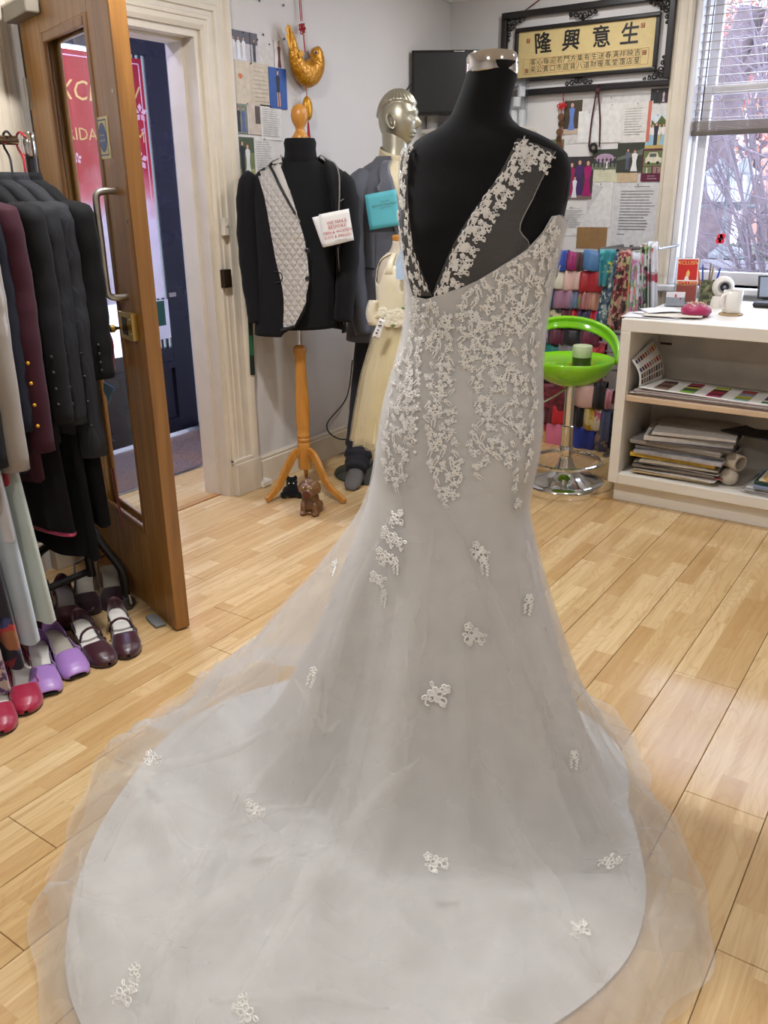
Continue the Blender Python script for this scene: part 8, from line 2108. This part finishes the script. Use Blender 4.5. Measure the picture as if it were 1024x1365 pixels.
# ================================================================== satin shoes set out under the rail
def shoe_parts(prefix, up, inn, square, strap, heel_h):
    """Satin court shoe, toe towards +x, 24 cm long; returns builder meshes in local space."""
    L = .245
    ss = [0, .06, .16, .32, .48, .62, .74, .84, .92, .97, 1.0]
    ww = [.012, .024, .030, .028, .030, .037, .041, .039 if not square else .041, .031 if not square else .037, .021 if not square else .032, .005 if not square else .024]
    hb = [heel_h, heel_h, heel_h * .97, heel_h * .75, heel_h * .38, heel_h * .1, 0, 0, .001, .002, .004]
    W = lambda s: interp(s, ss, ww); Hh = lambda s: interp(s, ss, hb)
    Cx = lambda s: L * (s - 1)
    skew = lambda s: .006 * math.sin(s * PI)
    parts = {}
    so = MB(); so.grid(lambda u, v: (Cx(v), skew(v) + W(v) * 1.02 * (2 * u - 1), Hh(v) + .0), 9, 31); so.grid(lambda u, v: (Cx(v), skew(v) + W(v) * 1.02 * (2 * u - 1), Hh(v) + .006), 9, 31)
    so.grid(lambda u, v: (Cx(v), skew(v) + W(v) * 1.02, Hh(v) + .006 * u), 2, 31); so.grid(lambda u, v: (Cx(v), skew(v) - W(v) * 1.02, Hh(v) + .006 * u), 2, 31); so.grid(lambda u, v: (0.0, W(1) * 1.02 * (2 * v - 1), Hh(1) + .006 * u), 2, 5)
    parts['sole'] = so
    i_ = MB(); i_.grid(lambda u, v: (Cx(v * .85 + .005), skew(v * .85) + W(v * .85 + .005) * .93 * (2 * u - 1), Hh(v * .85) + .009 + .002 * (2 * u - 1) ** 2), 9, 27); parts['insole'] = i_
    va = MB(); s0 = .56
    def vamp(u, v):
        a = PI * u; cut = s0 + .10 * math.sin(a) ** 1.5 * (1.1 if not square else .8)
        s = cut + (1.0 - cut) * v
        hgt = interp(s, [.5, .62, .74, .86, .95, 1.0], [.036, .044, .042, .034, .022, .010])
        c, n = math.cos(a), math.sin(a)
        return (Cx(s) + .003 * n * v, skew(s) - W(s) * 1.04 * math.copysign(abs(c) ** .8, c), Hh(s) + .005 + hgt * n ** .75)
    va.grid(vamp, 25, 20); parts['vamp'] = va
    wl_ = MB()
    def side(sg):
        return lambda u, v: (Cx(.30 + .30 * u), skew(.30 + .30 * u) + sg * W(.30 + .30 * u) * 1.03, Hh(.30 + .3 * u) + .004 + (.012 + .022 * u ** 1.5) * v)
    def counter(u, v):
        a = PI / 2 + PI * u; s = .26 * (1 - abs(math.sin(PI * u)) ** 1.0)
        k = math.sin(PI * u)
        x = Cx(.0) + .07 * (1 - k) ** 1.0; y = .0295 * math.cos(PI * u) * (1 if True else 0)
        return (x, y, heel_h * interp(x, [Cx(0), Cx(.3)], [1, .9]) + .004 + (.018 + .028 * k) * v)
    if strap != 'sling': wl_.grid(side(1), 8, 4); wl_.grid(side(-1), 8, 4); wl_.grid(counter, 19, 5); parts['quarter'] = wl_
    else:
        sl_ = MB(); sl_.tube([(Cx(.55), W(.55) + skew(.55), Hh(.55) + .03), (Cx(.3), .032, heel_h + .03), (Cx(.08), .03, heel_h + .045), (Cx(0) - .004, 0, heel_h + .05), (Cx(.08), -.03, heel_h + .045), (Cx(.3), -.032, heel_h + .03), (Cx(.55), -W(.55) + skew(.55), Hh(.55) + .03)], .0035, 7); parts['sling_strap'] = sl_
    he = MB(); he.rings([[(Cx(.02) + d + r_ * math.cos(a), r_ * .9 * math.sin(a), z) for a in np.linspace(0, 2 * PI, 15)[:-1]] for z, r_, d in ((0, .013, .022), (heel_h * .5, .015, .024), (heel_h * .9, .024, .028), (heel_h + .001, .027, .030))]); parts['heel'] = he
    if strap == 'bar':
        b_ = MB(); b_.tube(smoothpath([(Cx(.44), W(.44) + .004, Hh(.44) + .012), (Cx(.45), W(.45) * .8, Hh(.44) + .040), (Cx(.46), 0, Hh(.44) + .052), (Cx(.45), -W(.45) * .8, Hh(.44) + .040), (Cx(.44), -W(.44) - .004, Hh(.44) + .012)], 20), .004, 7); parts['strap'] = b_
        k_ = MB(); k_.tube([(Cx(.44) + a_, -W(.44) * .9, Hh(.44) + .032 + c_) for a_, c_ in ((-.006, -.006), (.006, -.006), (.006, .006), (-.006, .006))], .0016, 5, close=True); parts['buckle'] = k_
    return parts
def place_shoe(parts, ups, label, px, py, ang, group, mirror=False, at=None):
    p = at or PZ(px, py); t = thing('satin_shoe', label, 'shoe', (p.x, p.y, 0), group)
    M_ = Matrix.Translation((p.x, p.y, 0)) @ Matrix.Rotation(ang, 4, 'Z') @ Matrix.Scale(1.14, 4) @ (Matrix.Scale(-1, 4, (0, 1, 0)) if mirror else Matrix())
    for nm, mb in parts.items():
        q = MB(); q.add([tuple(v) for v in mb.v], mb.f, M_)
        q.build(nm, ups.get(nm, ups['vamp']), t, smooth=60, solid=.002 if nm in ('vamp', 'quarter', 'insole') else 0)
M_SOLE = mat('dark_sole', S(28, 22, 22), .5); M_INS = mat('grey_insole', S(172, 164, 150), .5, 0, .08, 30); M_INSW = mat('white_insole', S(220, 216, 208), .35)
B_SAT = satin('burgundy_shoe_satin', S(58, 12, 26), .34); L_SAT = satin('lilac_shoe_satin', S(160, 118, 184), .36); R_SAT_ = satin('raspberry_shoe_satin', S(156, 14, 56), .36); D_SAT = satin('plum_shoe_satin', S(44, 14, 30), .36); DR_SAT = satin('dark_red_shoe_satin', S(72, 10, 24), .36)
bar_p = shoe_parts('bar', None, None, False, 'bar', .045); mule_p = shoe_parts('mule', None, None, True, 'court', .04); pump_p = shoe_parts('pump', None, None, False, 'court', .045); sl_p = shoe_parts('sl', None, None, False, 'sling', .05)
US = lambda v, ins: {'vamp': v, 'insole': ins, 'sole': M_SOLE, 'buckle': M_CHROME}
AN = math.radians(-17); GS = 'satin shoes under the clothes rail'
place_shoe(bar_p, US(B_SAT, M_INSW), 'burgundy satin bar shoe nearest the oak door', 172, 880, AN - .25, GS)
place_shoe(bar_p, US(B_SAT, M_INSW), 'burgundy satin bar shoe beside the lilac pair', 147, 890, AN, GS, True)
place_shoe(mule_p, US(L_SAT, M_INS), 'lilac satin shoe beside the burgundy bar shoe', 105, 905, AN - .02, GS)
place_shoe(mule_p, US(L_SAT, M_INSW), 'lilac satin shoe beside the raspberry shoe', 66, 929, AN - .22, GS, True)
place_shoe(pump_p, US(R_SAT_, M_INSW), 'raspberry satin court shoe fully in view at the left edge', 36, 955, AN - .22, GS)
place_shoe(pump_p, US(R_SAT_, M_INSW), 'raspberry satin court shoe cut off by the picture edge', 4, 982, AN - .25, GS, True)
place_shoe(sl_p, US(D_SAT, M_INS), 'dark plum slingback shoe next to the castor', 150, 815, AN - .35, GS)
place_shoe(sl_p, US(D_SAT, M_INS), 'dark plum slingback shoe with raised strap behind the bar shoes', 122, 822, AN - .3, GS, True)
place_shoe(pump_p, US(DR_SAT, M_INS), 'dark red court shoe in the shadow behind the lilac pair', 90, 842, AN - .3, GS)
place_shoe(pump_p, US(DR_SAT, M_INS), 'dark red court shoe half hidden under the pale gowns', 62, 860, AN - .3, GS, True)

# tape measure hanging on the door surround
tp = thing('tape_measure', 'green and black tape measure hanging beside the door surround', 'tape measure', tuple(PX(337, 500, WX + .03)))
for i in range(10):
    v0, v1 = i / 10, (i + 1) / 10; q = [PX(325 + 12 * v0 - 3, 236 + 264 * v0, WX + .045), PX(325 + 12 * v0 + 3, 236 + 264 * v0, WX + .045), PX(325 + 12 * v1 + 3, 236 + 264 * v1, WX + .045), PX(325 + 12 * v1 - 3, 236 + 264 * v1, WX + .045)]
    MB().add(q, [(0, 1, 2, 3)]).build('tape_segment', mat('tape_green', S(46, 112, 78), .5) if i % 2 == 0 else mat('tape_black', S(24, 40, 34), .5), tp, smooth=0, solid=.001)
# white plug on the skirting
q = PZ(342, 660); single('cable_clip', MB().box((WX + .035, 3.12, .018), (.05, .07, .03)), M_WHITE, 'small white cable clip on the floor beside the door surround', 'clip', (WX + .035, 3.12, .003), smooth=0, bevel=.005)
# ceiling lamps
for (x, y), nm in zip(LAMP_SPOTS, ('beside the oak door', 'in front of the bar stool', 'over the counter', 'over the scarf rack', 'behind the photographer', 'by the right wall')):
    t = thing('ceiling_light', 'round recessed ceiling light ' + nm, 'ceiling light', (x, y, CEIL - .02), 'recessed ceiling lights')
    MB().lathe([(.085, .02), (.115, .02), (.118, .012), (.112, .004), (.088, .002), (.085, .008)], 36, None, (x, y, CEIL - .02)).build('trim_ring', M_WHITE, t, smooth=50)
    MB().lathe([(.085, .012), (.001, .012), (.001, .016), (.085, .016)], 28, None, (x, y, CEIL - .02)).build('diffuser', mat('lamp_diffuser', S(250, 246, 238), .5, emit=2.0), t)
